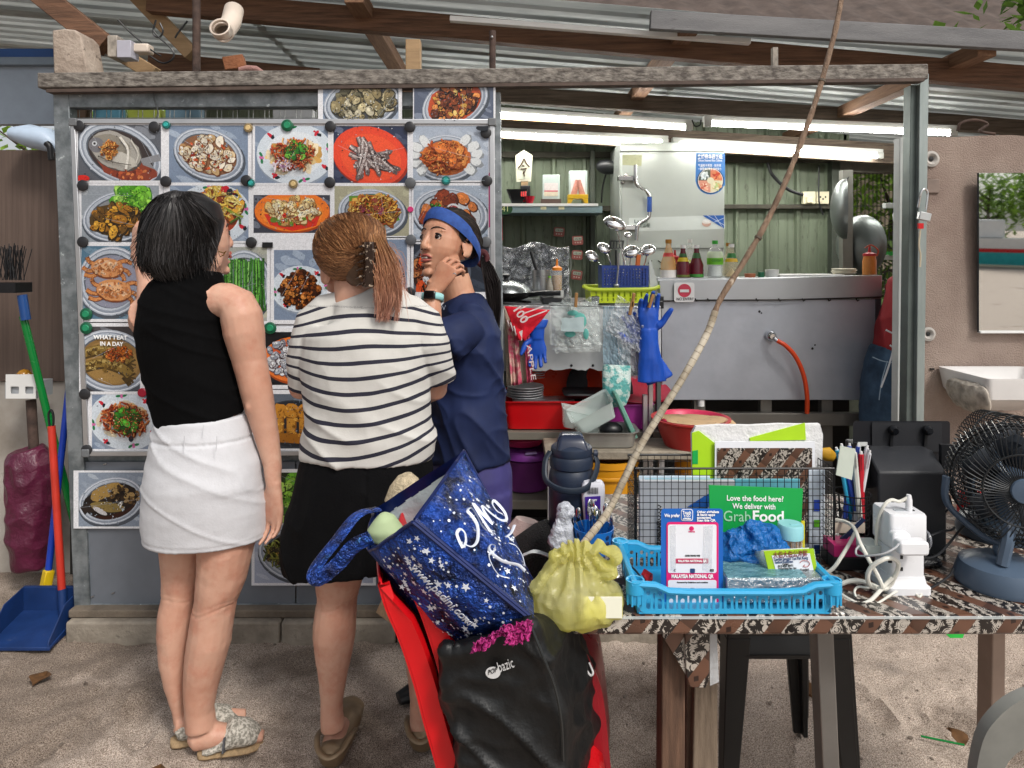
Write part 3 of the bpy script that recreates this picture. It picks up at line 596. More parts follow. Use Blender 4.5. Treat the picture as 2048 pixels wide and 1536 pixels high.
def f_lobster(s):
 s.steelplate(222,722,78,62,.2,'#8a6a3c');s.ell(222,725,56,42,'#9b7a45',.2)
 for y0 in (708,735): s.strip([(168,y0),(205,y0-8),(245,y0+4),(262,y0+18),(250,y0+30)],22,'#4f3c1c');s.strip([(168,y0-2),(205,y0-10),(245,y0+2),(260,y0+16)],17,'#8b6f35');s.strip([(170,y0-5),(205,y0-13),(243,y0-2)],6,'#b49a5a')
 for y0 in (706,733): s.scat(22,205,y0,36,9,4,['#6f5526','#c2a866','#5a431c'])
 s.scat(50,238,708,24,14,6,['#c96a24','#a8481c','#e08a3a'],edge='#5a2a10')
def f_bit(s): s.ell(300,730,30,46,'#5a2f1c');s.scat(40,300,720,20,40,8,['#c97a3a','#a8552a','#e09a5a'],edge='#4a2412')
def f_squidraw(s):
 s.ell(596,722,72,48,'#a84a18');s.ell(594,719,70,46,'#ee7a32');s.ell(590,716,52,34,'#d4582a');s.scat(80,576,716,44,32,7.5,['#c9ccd4','#a9b0bd','#e8eaee','#8f97a6'],edge='#5b4a50',hi='#f4f5f7',asp=.7)
def f_rice(s):
 s.rooster(250,842,66,.2);s.scat(20,250,842,52,36,12,['#e4d8bc','#d6c39a'],asp=.5);noodles(s,250,838,46,32,180,('#cf6a35','#b5492a','#e0945a','#e8b98a','#8f3018'));greens(s,252,840,24,34);s.ell(262,878,5,6,'#1c2430')
def f_tofu(s):
 s.ell(585,850,72,50,'#3b4048');s.ell(585,848,68,46,'#262a30')
 for k in range(4): s.ell(560+k*24,824,16,17,'#7a4a12',.1,12,.1);s.ell(559+k*24,822,14,15,'#c9872c',.1,12,.12);s.clip([(548+k*25,836),(568+k*25,836),(568+k*25,866),(548+k*25,866)],'#9a5f1a');s.clip([(549+k*25,837),(565+k*25,837),(565+k*25,863),(549+k*25,863)],'#cb8e34')
 s.clip([(545,866),(640,868),(640,890),(548,884)],'#a86a1e');s.scat(40,590,845,50,30,4,['#e0a84a','#a56c20','#d99a3c'])
def f_dark(s):
 s.steelplate(222,1002,66,46,-.25,'#33170f');s.ell(222,1000,58,30,'#1b1412',-.3,20,.06);s.ell(215,985,36,15,'#a8874a',-.35,16,.1);s.ell(222,1004,50,12,'#2b2018',-.35,14,.1);s.ell(215,1014,34,10,'#8a7642',.1,14,.1);s.scat(50,250,990,30,18,5,['#7a5c34','#3a2a1c','#a88a58','#1c1512']);s.ell(200,1022,16,5,'#c9c6c8',.5);s.clip([(160,1015),(178,1004),(184,1016),(170,1030)],'#2a2220');s.strip([(236,1010),(244,1004),(240,1016)],2,'#e8e4dc')
def f_green(s):
 s.rect(560,945,705,1046,'#24301a');s.scat(70,600,995,50,48,13,['#5f9a2a','#8cc040','#3f7a1e','#b0d860'],edge='#233f12',hi=1)
def f_veg(s):
 s.steelplate(600,1108,84,56,.15,'#8f9aa8');s.ell(590,1104,60,34,'#38301c',.1,18,.08);s.scat(170,592,1104,60,34,9,['#8a8a35','#5f6a28','#3a3420','#b59a3a','#7a5a28','#a8b050'],kind='s',edge='#2a2414');s.scat(20,590,1098,30,14,6,['#d9542a','#e8792f'],kind='s')
def f_topclam(s):
 s.steelplate(722,206,76,50,-.2,'#4a4d52');s.scat(70,725,205,58,36,10,['#a89a72','#c9bc94','#8a7c58','#d8d0b4','#757058'],ang=-.2,edge='#3d3828',hi=1,asp=.75)
def f_snail(s):
 s.steelplate(910,205,70,48,-.5,'#b04a28');s.ell(905,206,54,38,'#c2502a',-.5,18,.06);s.scat(80,908,200,50,36,8,['#6a3420','#8f4a28','#3f2218','#b5683a','#d98a4a'],ang=-.5,edge='#2a140c',hi=1,asp=.75);s.scat(10,905,205,40,26,6,['#e0b050','#e8c878'])
BL=('#7f8fa6','#c4d2e2');GY=('#98a0a8','#cdd3d6');DK=('#33333a','#8d9098')
photo('print of a steamed silver pomfret on steel plate, first in the top board row',(150,244,331,366),(156,250,322,361),f_fish,('#5d6068','#b0b6c0'),sp=20)
photo('print of opened yellow clams on an oval steel plate',(331,245,503,370),(338,251,496,365),f_clams,BL)
photo('print of orange noodles topped with green herbs on a rooster plate, top row',(505,245,661,370),(510,252,656,366),f_mix,BL)
photo('print of grey dried fish heaped on a bright orange plate',(661,245,820,369),(667,252,815,366),f_dried,('#2f3650','#8d97b0'),sp=60)
photo('print of orange crab ringed by white crackers',(820,246,984,364),(826,252,977,361),f_crab,('#a9b4c4','#d5dde6'))
photo('print of dark fried fritters with bright green lettuce',(154,364,326,490),(163,371,318,484),f_lettuce,GY)
photo('print of noodle soup in a rooster bowl, behind the black haired head',(327,366,503,487),(340,371,497,482),f_soup,BL)
photo('print of battered squid on an orange oval plate with wide white margins',(503,366,664,486),(507,390,660,466),f_squid,('#3a3c48','#9aa0b0'),sp=30)
photo('print of fried noodles on a banana leaf and steel plate',(664,367,822,476),(669,372,818,472),f_fried,('#a8a58c','#d0cfae'))
photo('print of fried chicken wings with a pot of red sauce',(823,366,984,484),(827,371,976,479),f_wings,('#a5b2c2','#d4dde6'))
photo('print of two orange steamed crabs on a steel plate',(157,486,284,646),(163,492,278,638),f_crabs,('#55788f','#9ab2c2'))
photo('print with an empty looking steel plate between the crabs and green beans',(286,488,436,646),(292,494,430,640),f_plain,GY)
photo('print of long green beans lined up on a steel plate',(433,486,540,648),(438,494,534,642),f_beans,('#a5a8a2','#c9c6a8'))
photo('print of dark diced meat on a white rooster plate',(541,486,664,648),(548,500,654,640),f_diced,BL)
photo('print of a pale steel plate mostly hidden by the claw clip ponytail',(663,474,820,640),(668,479,814,634),f_plate2,BL)
photo('dark print of an orange dish beside the blue headband face',(822,482,984,640),(827,488,978,584),f_orange,('#2e3540','#4a5564'))
lob=photo('print of lobsters in brown sauce with white handwritten words',(158,644,286,788),(164,653,280,783),f_lobster,('#3d3a3c','#8d9098'))
for tx,y,x,ww in (('WHAT I EAT',678,187,68),('IN A DAY',691,200,46)): text(tx,.021,WINK,P(x,y,YB-.0135),(1,0,-.02),(0,0,1),'lettering',lob,width=ww*YB/F,bold=.0006)
photo('print showing a brown fried dish left of the black top',(286,648,430,786),(291,690,425,766),f_bit,('#46302a','#9a7a60'))
photo('print of pale raw squid pieces on an orange plate with black background',(520,656,700,778),(524,664,694,770),f_squidraw,('#15161a','#2c2e34'))
photo('print of red noodles heaped with green herbs on a rooster plate, bottom row',(176,783,326,903),(184,789,322,898),f_rice,BL)
photo('print of golden fried bean curd rolls on a black plate',(530,780,704,902),(536,788,698,897),f_tofu,('#5d6672','#aeb8c6'))
photo('print of grey closed cockles on steel tray, left above the board',(636,151,804,244),(646,154,797,240),f_topclam,('#8796ac','#c2cddc'),Y=2.574)
photo('print of snails in red sauce, right above the board',(826,149,991,245),(828,162,987,242),f_snail,('#5b6478','#a5b0c2'),Y=2.573)
photo('print of a dark whole fish in black sauce under the board',(147,941,296,1057),(157,945,294,1053),f_dark,('#8c98a8','#ccd5de'),Y=2.594)
photo('print of leafy green vegetables between the two customers',(555,938,712,1052),(560,945,706,1046),f_green,('#2e3a22','#5a6a40'),Y=2.596)
photo('print of dark stir-fried noodles and stems low on the grey panel',(503,1046,752,1171),(509,1050,746,1166),f_veg,('#a8b0c4','#d0d6e0'),Y=2.592)
def magnet(px,py,c,label,r=11,Y=None,bead=False):
 t=thing('magnet',label,'magnet',P(px,py,Y or YB-.012),'round magnets pinning the menu photos');k=r*YB/F
 base=P(px,py,Y or YB-.0105)
 MB().lathe([(k,0),(k,.004),(k*.86,.006),(.0002,.006)],base,20,rot=(R(90),0,0)).build('disc',mat('mag'+c[1:],c,.35,var=.06),t)
 if bead: MB().lathe([(k*.6,.006),(k*.5,.009),(.0002,.009)],base,14,rot=(R(90),0,0)).build('cap',mat('magcap'+c[1:],mulc(hx(c),2.6),.3),t)
for px,py,l in ((159,252,'at the top left of the pomfret print'),(309,254,'at the top right of the pomfret print'),(332,363,'between the pomfret and yellow clam prints below'),(493,361,'at the lower right of the yellow clam print'),(166,371,'at the top left of the lettuce print'),(166,484,'between the lettuce and crabs prints'),(503,485,'above the green beans print'),(661,253,'at the top left of the dried fish print'),(820,254,'between the dried fish and crab cracker prints'),(660,365,'at the lower left of the dried fish print'),(972,266,'at the top right of the crab cracker print'),(974,362,'at the lower right of the crab cracker print'),(170,788,'at the top left of the red noodles print'),(174,900,'at the bottom left board corner'),(820,585,'left of the smartwatch wrist')):
 magnet(px,py,'#2a2a2d','black round magnet '+l)
for px,py,l in ((821,366,'between the crab cracker and chicken prints'),(822,480,'below the chicken wings print, left'),(972,484,'below the chicken wings print, right')): magnet(px,py,'#5b5d60','dark grey round magnet '+l)
for px,py,l,r in ((333,250,'at the top left of the yellow clam print',8),(502,366,'left of the orange squid plate margin',8),(892,361,'under the crab cracker print',9)): magnet(px,py,'#1f6f6a','small teal magnet '+l,r,bead=True)
for px,py,l in ((575,251,'on top of the rooster plate noodle print'),(173,628,'at the lower left of the crabs print'),(173,656,'at the top left of the lobster print'),(541,656,'below the diced meat print')): magnet(px,py,'#14583c','green button magnet '+l,12,bead=True)
for px,py,l in ((497,256,'at the top right of the yellow clam print'),(587,368,'under the herb noodle print')): magnet(px,py,'#8d7a55','brass coloured magnet '+l,9,bead=True)
magnet(285,785,'#a01530','red magnet under the lobster print',9);magnet(821,419,'#d23a78','small pink magnet left of the chicken wings print',6)
MB().obox(P(535,490,YB-.012),(.038,.006,.02)).build('magnet_bar',BLACK,label='small black rectangular magnet above the diced meat print',cat='magnet',bevel=.001)
MB().obox(P(980,400,YB-.008),(.008,.004,.2)).build('pink_tag',mat('magenta','#c8257a',.5),label='magenta strip at the right edge of the board',cat='strip')
# ================================================================ people
SKIN=mat('skin','#cba48f',.5,col2='#b98872',vs=7,sss=.12,bump=.16,bs=260,spots=('#b3705a',13,.5,.85),bdist=.002,spec=.4)
SKIN2=mat('skin_tan','#c49a80',.46,col2='#b07c62',vs=9,sss=.12,bump=.14,bs=260,spots=('#9c5f48',13,.5,.85),bdist=.002,spec=.4)
HAIR=mat('hair','#ffffff',.42,var=.1,vs=60,attr=True,spec=.38)
def S(xl,xr,py,Y,rv): return (P((xl+xr)/2,py,Y),(xr-xl)/2*Y/F,rv)
def remesh(m,name,mats,parent,vox=.004,it=4,fac=.5,**kw):
 o=m.build(name,mats,parent,**kw)
 a=o.modifiers.new('r','REMESH');a.mode='VOXEL';a.voxel_size=vox;a.use_smooth_shade=True
 b=o.modifiers.new('s','SMOOTH');b.factor=fac;b.iterations=it
 baked(o);o.data.materials.clear()
 for x in (mats if isinstance(mats,(list,tuple)) else [mats]): o.data.materials.append(x)
 o.data.polygons.foreach_set('material_index',[0]*len(o.data.polygons));o.data.shade_smooth();return o
def wrinkle(o,fn):
 me=o.data;L=wl(o);ns=[v.normal.copy() for v in me.vertices]
 for v,n in zip(me.vertices,ns): v.co += n*fn(v.co+L)
 me.update()
def nz(p,s,k=3): return noise.fractal(V((p.x*s[0],p.y*s[1],p.z*s[2])),.9,2,k)
def foldf(p,s): r=ridge(p,s);return abs(r)**3*(1 if r > 0 else -.4)
def ridge(p,s): return 1-abs(noise.noise(V((p.x*s[0],p.y*s[1],p.z*s[2]))))*2
def legwear(o,zk,Yc):
 def fn(p):
  if p.z > zk+.16: return .0008*nz(p,(30,30,30))
  q=(p.z-zk)+.012*math.sin(p.x*34);b=1 if p.y < Yc+.02 else 0
  d=-.0019*math.exp(-(q/.0028)**2)*b-.001*math.exp(-((q-.014)/.0024)**2)*b
  d -= .0032*math.exp(-((p.z-zk-.01)/.03)**2)*b*(1-abs(math.sin(p.x*36)))
  return d+.0022*nz(p,(11,11,7))+.0007*nz(p,(45,45,45))
 wrinkle(o,fn)
def hand(m,W,d,n,side,curl=(18,28,22),k=1.0,splay=1,thumb=(.55,.75,.35)):
 d=V(d).normalized();n=V(n);n=(n-d*n.dot(d)).normalized();t=d.cross(n)*side;W=V(W)
 m.ell([(W-d*.02*k,.024*k,.02*k),(W,.026*k,.019*k),(W+d*.03*k,.034*k,.0165*k),(W+d*.07*k,.041*k,.014*k),(W+d*.096*k,.038*k,.011*k)],t,14)
 for i,(o,l) in enumerate(((.0325,.066),(.0113,.077),(-.0105,.072),(-.0305,.056))):
  a=d+t*(o*2.2*splay);a.normalize();p=W+(d*(.088-abs(i-1.3)*.003)+t*o)*k;pts=[p];ang=0
  for j,(f,c) in enumerate(zip((.46,.3,.24),curl)):
   ang += R(c+i*2.5);q=(a*math.cos(ang)+n*math.sin(ang));pts.append(pts[-1]+q*l*f*k)
  m.tube([p-a*.02*k]+pts,[.0092*k,.0086*k,.0078*k,.007*k,.0054*k],9)
  m.ball(pts[-1],.0062*k,8)
 b=W+(d*.022+t*.024)*k;dr=(d*thumb[0]+t*thumb[1]+n*thumb[2]).normalized();p2=b+dr*.042*k;d2=(dr*.7+d*.6+n*.1).normalized();p3=p2+d2*.03*k;p4=p3+(d2+n*.2).normalized()*.024*k
 m.tube([b-dr*.012*k,b+dr*.015*k,p2,p3,p4],[.013*k,.0135*k,.0108*k,.0098*k,.0066*k],10);m.ball(p4,.0068*k,8)
def head_shape(m,M):
 i0=len(m.v)
 m.ball((0,-.012,.036),(.073,.094,.08),20)
 m.ell([(V((0,.034,.085)),.05,.045),(V((0,.033,.05)),.064,.06),(V((0,.034,.01)),.0685,.06),(V((0,.035,-.02)),.066,.058),(V((0,.035,-.038)),.059,.056),(V((0,.036,-.06)),.047,.051),(V((0,.041,-.085)),.032,.042),(V((0,.046,-.105)),.022,.03),(V((0,.05,-.113)),.01,.016)],(1,0,0),20)
 m.tube([(0,.086,.028),(0,.094,.008),(0,.1,-.012),(0,.102,-.02)],[.008,.0085,.0105,.0115],8);m.ball((0,.101,-.021),.0118,8)
 for s in (-1,1):
  m.ball((.0115*s,.092,-.025),(.009,.011,.0078),8);m.ball((.03*s,.07,.03),(.026,.016,.009),8);m.ball((.052*s,.02,-.055),(.012,.03,.03),8)
  m.ball((.0745*s,-.004,-.006),(.005,.016,.027),10,(R(-12),R(-10*s),R(18*s)));m.tube([(s*(.0775+.003*math.sin(q)),-.008-.016*math.cos(q)*.95,-.004+.028*math.sin(q)-.004*math.cos(q)) for q in [R(-120+26*z) for z in range(11)]],.0042,7);m.ball((.0765*s,.002,-.03),(.004,.007,.008),8)
 m.ball((0,.086,-.049),(.022,.01,.0065),10);m.ball((0,.083,-.073),(.02,.0105,.007),10);m.ball((0,.075,-.097),(.02,.014,.014),10)
 m.v[i0:]=[tuple(M@V(x)) for x in m.v[i0:]]
def hmat(c,yaw,pitch=0,roll=0,k=1.0): return Matrix.Translation(c)@Matrix.Rotation(R(yaw),4,'Z')@Matrix.Rotation(R(pitch),4,'X')@Matrix.Rotation(R(roll),4,'Y')@Matrix.Scale(k,4)
def face(parent,M,gaze=(0,0),brow='#2b211c'):
 for s in (-1,1):
  c=M@V((.031*s,.0745,.0105));k=M.to_scale().x
  e=MB().ball(c,.0134*k,14).build('eyeball',mat('eye_white','#c9c2bc',.25,var=.02),parent)
  g=(M.to_3x3()@V((gaze[0],1,gaze[1]))).normalized()
  rot=g.to_track_quat('Z','Y').to_matrix()
  MB().lathe([(.0088*k,.0108*k),(.0068*k,.0131*k),(.0001,.0145*k)],c,14,rot).build('iris',mat('iris_brown','#20120c',.15),e)
  pts=[M@V((.031*s+.0165*math.cos(a),.083+.004*math.sin(a)-.004*abs(math.cos(a)),.0105+.0105*math.sin(a))) for a in [R(5+17*q) for q in range(11)]]
  MB().tube(pts,[.0012*k]+[.0028*k]*9+[.0012*k],6,flat=.8).build('upper_lid',mat('lash','#1b1310',.6),parent)
  pts=[M@V((.031*s+.0165*math.cos(a),.0825-.003*abs(math.cos(a)),.0105+.0095*math.sin(a))) for a in [R(190+16*q) for q in range(11)]]
  MB().tube(pts,.0014*k,5).build('lower_lid',mat('lid_skin','#a87860',.5),parent)
  pts=[M@V(((.011+.042*q)*s,.092-.017*q*q-.004*q,.033+.009*math.sin(2.6*q+.3))) for q in (0,.2,.4,.6,.8,1)]
  MB().tube(pts,[.0022*k,.0036*k,.0036*k,.003*k,.0022*k,.001*k],6,flat=.6).build('eyebrow',mat('brow'+brow[1:],brow,.7),parent)
def lips(parent,M,opened=.0):
 k=M.to_scale().x;C=mat('lips','#9c5148',.4,var=.06)
 up=[M@V((.024*q,.096-.012*q*q,-.0495+.003*(1-q*q)-.004*q*q)) for q in (-1,-.6,-.25,0,.25,.6,1)]
 lo=[M@V((.022*q,.0945-.012*q*q,-.058-opened*(1-q*q)-.001)) for q in (-1,-.6,-.25,0,.25,.6,1)]
 MB().tube(up,[.001*k,.0036*k,.0046*k,.004*k,.0046*k,.0036*k,.001*k],8).build('upper_lip',C,parent);MB().tube(lo,[.001*k,.0042*k,.0054*k,.0056*k,.0054*k,.0042*k,.001*k],8).build('lower_lip',C,parent)
 if opened:
  n=MB();n.ball(M@V((0,.0875,-.0555-opened*.5)),(.017*k,.0085*k,(.004+opened*.5)*k),12,M.to_3x3().normalized());n.build('open_mouth',mat('mouth_dark','#3a1512',.5),parent)
  MB().beam(M@V((-.011,.093,-.055)),M@V((.011,.093,-.055)),.004*k,.0045*k).build('teeth',mat('teeth','#e4ded2',.3),parent)
 for s in (-1,1): MB().ball(M@V((.0075*s,.1015,-.0305)),(.003*k,.004*k,.002*k),8).build('nostril',mat('nostril','#3b1d16',.8),parent)
def strand(m,pts,r,c0,c1,n=3):
 pts=spl(pts,3);N=len(pts)
 for i in range(0,N-1): pass
 b=len(m.f);m.tube(pts,[r*(1-.75*(q/(N-1))**2) for q in range(N)],n,cap=False)
 for q in range(b,len(m.f)):
  t=(q-b)/max(1,len(m.f)-b-1);m.c[q]=tuple(a+(d-a)*t for a,d in zip(c0,c1))
def jc(c,a=.25): k=U(1-a,1+a);return mulc(hx(c) if isinstance(c,str) else c,k)
def shoe(m,heel,toe,z0,w_=.04,h=.05,back=True):
 heel=V(heel);toe=V(toe);d=toe-heel;d.z=0
 st=[]
 for t,ww,hh in ((0,.6,.8 if back else .2),(.08,.8,.9 if back else .22),(.3,.82,.8 if back else .5),(.55,.95,1.0),(.75,1.0,.8),(.9,.8,.55),(.98,.45,.35)):
  p=heel+d*t;st.append((V((p.x,p.y,z0+h*hh/2)),w_*ww,h*hh/2))
 u=V((-d.y,d.x,0)).normalized();m.ell(st,u,16)
# ---------------------------------------------------------------- customer in black top and white skirt
def woman_black():
 Y=1.97
 w=thing('person','woman with short black hair, sleeveless black top and white mini skirt, pointing at the menu','person',(P(395,0,Y).x,Y,0))
 m=MB()
 m.ell([S(352,430,535,Y+.03,.05),S(352,432,560,Y+.015,.052),S(330,452,583,Y,.06),S(312,446,602,Y,.062),S(290,440,640,Y,.07),S(290,440,700,Y,.08),S(306,462,760,Y,.084),S(322,480,840,Y,.085),S(308,500,900,Y,.1),S(298,518,980,Y,.112),S(302,515,1070,Y,.1)],(1,0,0),24)
 m.ell([(P(425,600,Y),.05,.05),(P(455,601,Y-.004),.051,.05),(P(474,611,Y-.008),.054,.054),(P(483,632,Y-.01),.058,.057),S(447,529,664,Y-.01,.056),S(467,531,720,Y-.005,.047),S(481,544,780,Y,.044),S(491,549,815,Y+.005,.041),S(511,556,870,Y+.01,.034),S(529,561,930,Y+.005,.026),S(532,562,972,Y,.021)],None,18)
 m.ball(P(500,812,Y-.022),(.014,.02,.022),8)
 hand(m,P(547,976,Y),(-.03,.02,-1),(-.45,-.85,0),1,(10,18,16),.98,thumb=(.85,.5,.25))
 m.ell([(P(296,628,Y),.05,.055),(P(290,640,Y+.09),.046,.048),(P(292,632,Y+.19),.042,.042),(P(298,608,Y+.26),.037,.037)],None,14)
 m.ell([(P(298,608,Y+.26),.037,.037),(P(298,565,Y+.3),.035,.035),(P(288,530,Y+.33),.028,.029),(P(276,508,Y+.35),.022,.023)],None,14)
 hand(m,P(275,506,Y+.35),(.03,.12,1),(.55,.85,0),1,(24,34,26),.95,thumb=(.5,.6,.5))
 for L in ([(316,408,1050),(320,406,1090),(324,394,1150),(325,386,1200),(318,382,1232),(316,377,1270),(320,373,1320),(331,371,1370),(344,371,1420),(348,373,1452)],[(396,512,1050),(397,507,1090),(395,492,1150),(390,473,1200),(384,466,1235),(377,461,1280),(371,447,1330),(369,433,1380),(371,426,1420),(373,430,1455)]):
  far=L[0][0] < 390;m.ell([S(a,b,y,Y+(.03 if far else -.01),(b-a)/2*Y/F*(1.05 if y < 1200 else 1.12)) for a,b,y in L],(1,0,0),18)
 hl=P(361,1466,2.0);hl.z=.05;m.ell([(hl+V((-.012,-.008,.012)),.024,.024),(hl+V((.03,.012,0)),.03,.03),(hl+V((.1,.04,-.014)),.034,.022),(hl+V((.16,.065,-.022)),.026,.014)],(0,.3,1),14)
 hr=P(402,1465,1.955);hr.z=.047;m.ell([(hr+V((-.03,-.004,-.006)),.012,.016),(hr+V((-.018,-.003,0)),.033,.03),(hr+V((.03,.01,0)),.034,.033),(hr+V((.1,.03,-.018)),.024,.036),(hr+V((.16,.045,-.026)),.014,.026)],(0,.3,1),14)
 M=hmat(P(391,484,Y+.045),-42,10,4,1.0);head_shape(m,M)
 legwear(remesh(m,'body',SKIN,w,.0042,5),P(0,1205,Y).z,Y)
 face(w,M);lips(w,M)
 t=MB();t.ell([S(346,440,546,Y+.012,.064),S(342,444,556,Y+.01,.066),S(338,449,572,Y+.006,.068),S(306,453,590,Y+.004,.077),S(283,449,610,Y,.086),S(274,446,650,Y,.098),S(279,452,690,Y,.102),S(294,466,745,Y,.102),S(306,478,800,Y,.098),S(316,487,842,Y,.097)],(1,0,0),28)
 o=remesh(t,'knit_top',mat('black_knit','#060607',.95,spec=.12,var=.1,vs=40,bump=.25,bs=400,bdist=.002,stretch=(1,1,.25)),w,.005,6)
 wrinkle(o,lambda p: .002*nz(p,(9,9,14))+.005*foldf(p+V((p.z*.4,0,p.x*.4)),(5,5,17)))
 t=MB();t.ell([S(315,491,832,Y,.1),S(312,496,850,Y,.104),S(303,508,900,Y-.004,.118),S(292,522,960,Y-.008,.13),S(288,530,1010,Y-.005,.127),S(288,530,1050,Y,.124),S(291,528,1074,Y,.122)],(1,0,0),36)
 o=remesh(t,'mini_skirt',mat('white_denim','#c6c7cb',.8,var=.04,vs=30,bump=.25,bs=160,bdist=.003,sheen=.1),w,.005,10)
 zf=P(0,872,Y).z
 wrinkle(o,lambda p: .002*nz(p,(6,6,14))+.0065*foldf(p+V((p.z*.8,0,p.x*.45)),(4.5,4,19))*(.8 if p.z > .75 else .55)-.0025*math.exp(-((p.z-P(0,1066,Y).z)/.0022)**2)-(.003 if abs(p.z-zf) < .004 else 0))
 sk=mat('stitching','#c4c6ca',.8)
 for x in (369,434): MB().beam(P(x,872,Y-.121),P(x-2,903,Y-.127),.0012,.0015).build('dart_seam',sk,o)
 MB().beam(P(407,850,Y-.106),P(405,870,Y-.112),.001,.001).build('back_seam',sk,o)
 SH=mat('printed_canvas','#c2bdb2',.8,col2='#7d796f',vs=130,vcon=.2,bump=.2);SO=mat('rope_sole','#a98f6c',.9,var=.2,vs=120,bump=.5)
 for heel,toe in ((P(352,1478,2.0),P(484,1452,2.065)),(P(405,1478,1.955),P(522,1480,2.0))):
  h2=heel.copy();f=heel.x < -.93
  u=MB();shoe(u,h2,toe,.008,.047,.078,f);s_=remesh(u,'slip_on_shoe',SH,w,.005,3)
  u=MB();d=toe-h2;u.ell([(V((h2.x,h2.y,.004+d.z*0))+V((d.x,d.y,0))*q,r_,.012) for q,r_ in ((-.08,.014),(-.04,.026),(.05,.032),(.3,.034),(.6,.04),(.8,.041),(.95,.032),(1.04,.014))],V((-d.y,d.x,0)),14);u.build('sole',SO,s_)
  pm=h2+d*.55;MB().beam(V((pm.x-.012,pm.y-.046,.02)),V((pm.x-.012,pm.y-.035,.056)),.026,.004,V((1,0,0))).build('band',mat('grey_band','#55565a',.8),s_)
 MB().tube([P(438,503,Y-.028),P(447,506,Y-.03),P(452,502,Y-.03),P(447,510,Y-.03),P(440,514,Y-.03)],.0016,6).build('earring',mat('gold','#a8814a',.3,.9),w)
 hb=MB();st=[(352,408,386,.05),(318,436,400,.085),(304,446,430,.1),(298,440,465,.106),(297,431,500,.102),(302,425,530,.092),(326,416,551,.077),(344,406,566,.058)]
 hb.ell([S(a,b,y,Y+.018,r) for a,b,y,r in st],(1,0,0),26);hb.ball(P(382,440,Y+.05),(.082,.1,.085),16)
 h=remesh(hb,'hair',HAIR,w,.006,4)
 a=h.data.color_attributes.new('Col','FLOAT_COLOR','POINT');a.data.foreach_set('color',[.012,.011,.011,1]*len(h.data.vertices))
 hs_=MB()
 def row(y):
  for i in range(len(st)-1):
   if st[i][2] <= y <= st[i+1][2]:
    f=(y-st[i][2])/(st[i+1][2]-st[i][2]);return [st[i][k]+(st[i+1][k]-st[i][k])*f for k in range(4)]
  return st[-1] if y > 500 else st[0]
 for _ in range(1700):
  a0=U(-1.6,1.3);pts=[];yb=U(522,566) if rnd() < .8 else U(480,530);y0=U(387,410);tw=U(-.25,.25);lift=U(.002,.016);flip=U(-.012,.026)*(1.4 if abs(a0) > .8 else .8)
  for q in range(7):
   f=q/6;y=y0+(yb-y0)*f;xl,xr,_,rv=row(min(y,570));aa=a0*(.35+.65*min(1,f*1.7))+tw*f
   c=P((xl+xr)/2,y,Y+.018);rx=(xr-xl)/2*Y/F+lift+(flip*max(0,f-.75)*4);pts.append(c+V((rx*math.sin(aa)+U(-.003,.003),-(rv+lift+flip*max(0,f-.75)*4)*math.cos(aa),0)))
  k=U(0,1);c=(.012,.011,.011) if k < .7 else (.05,.046,.046)
  strand(hs_,pts,U(.0006,.0017),jc(c,.4),jc(c,.4))
 hs_.build('hair_strands',HAIR,w,col=True,recalc=False)
woman_black()
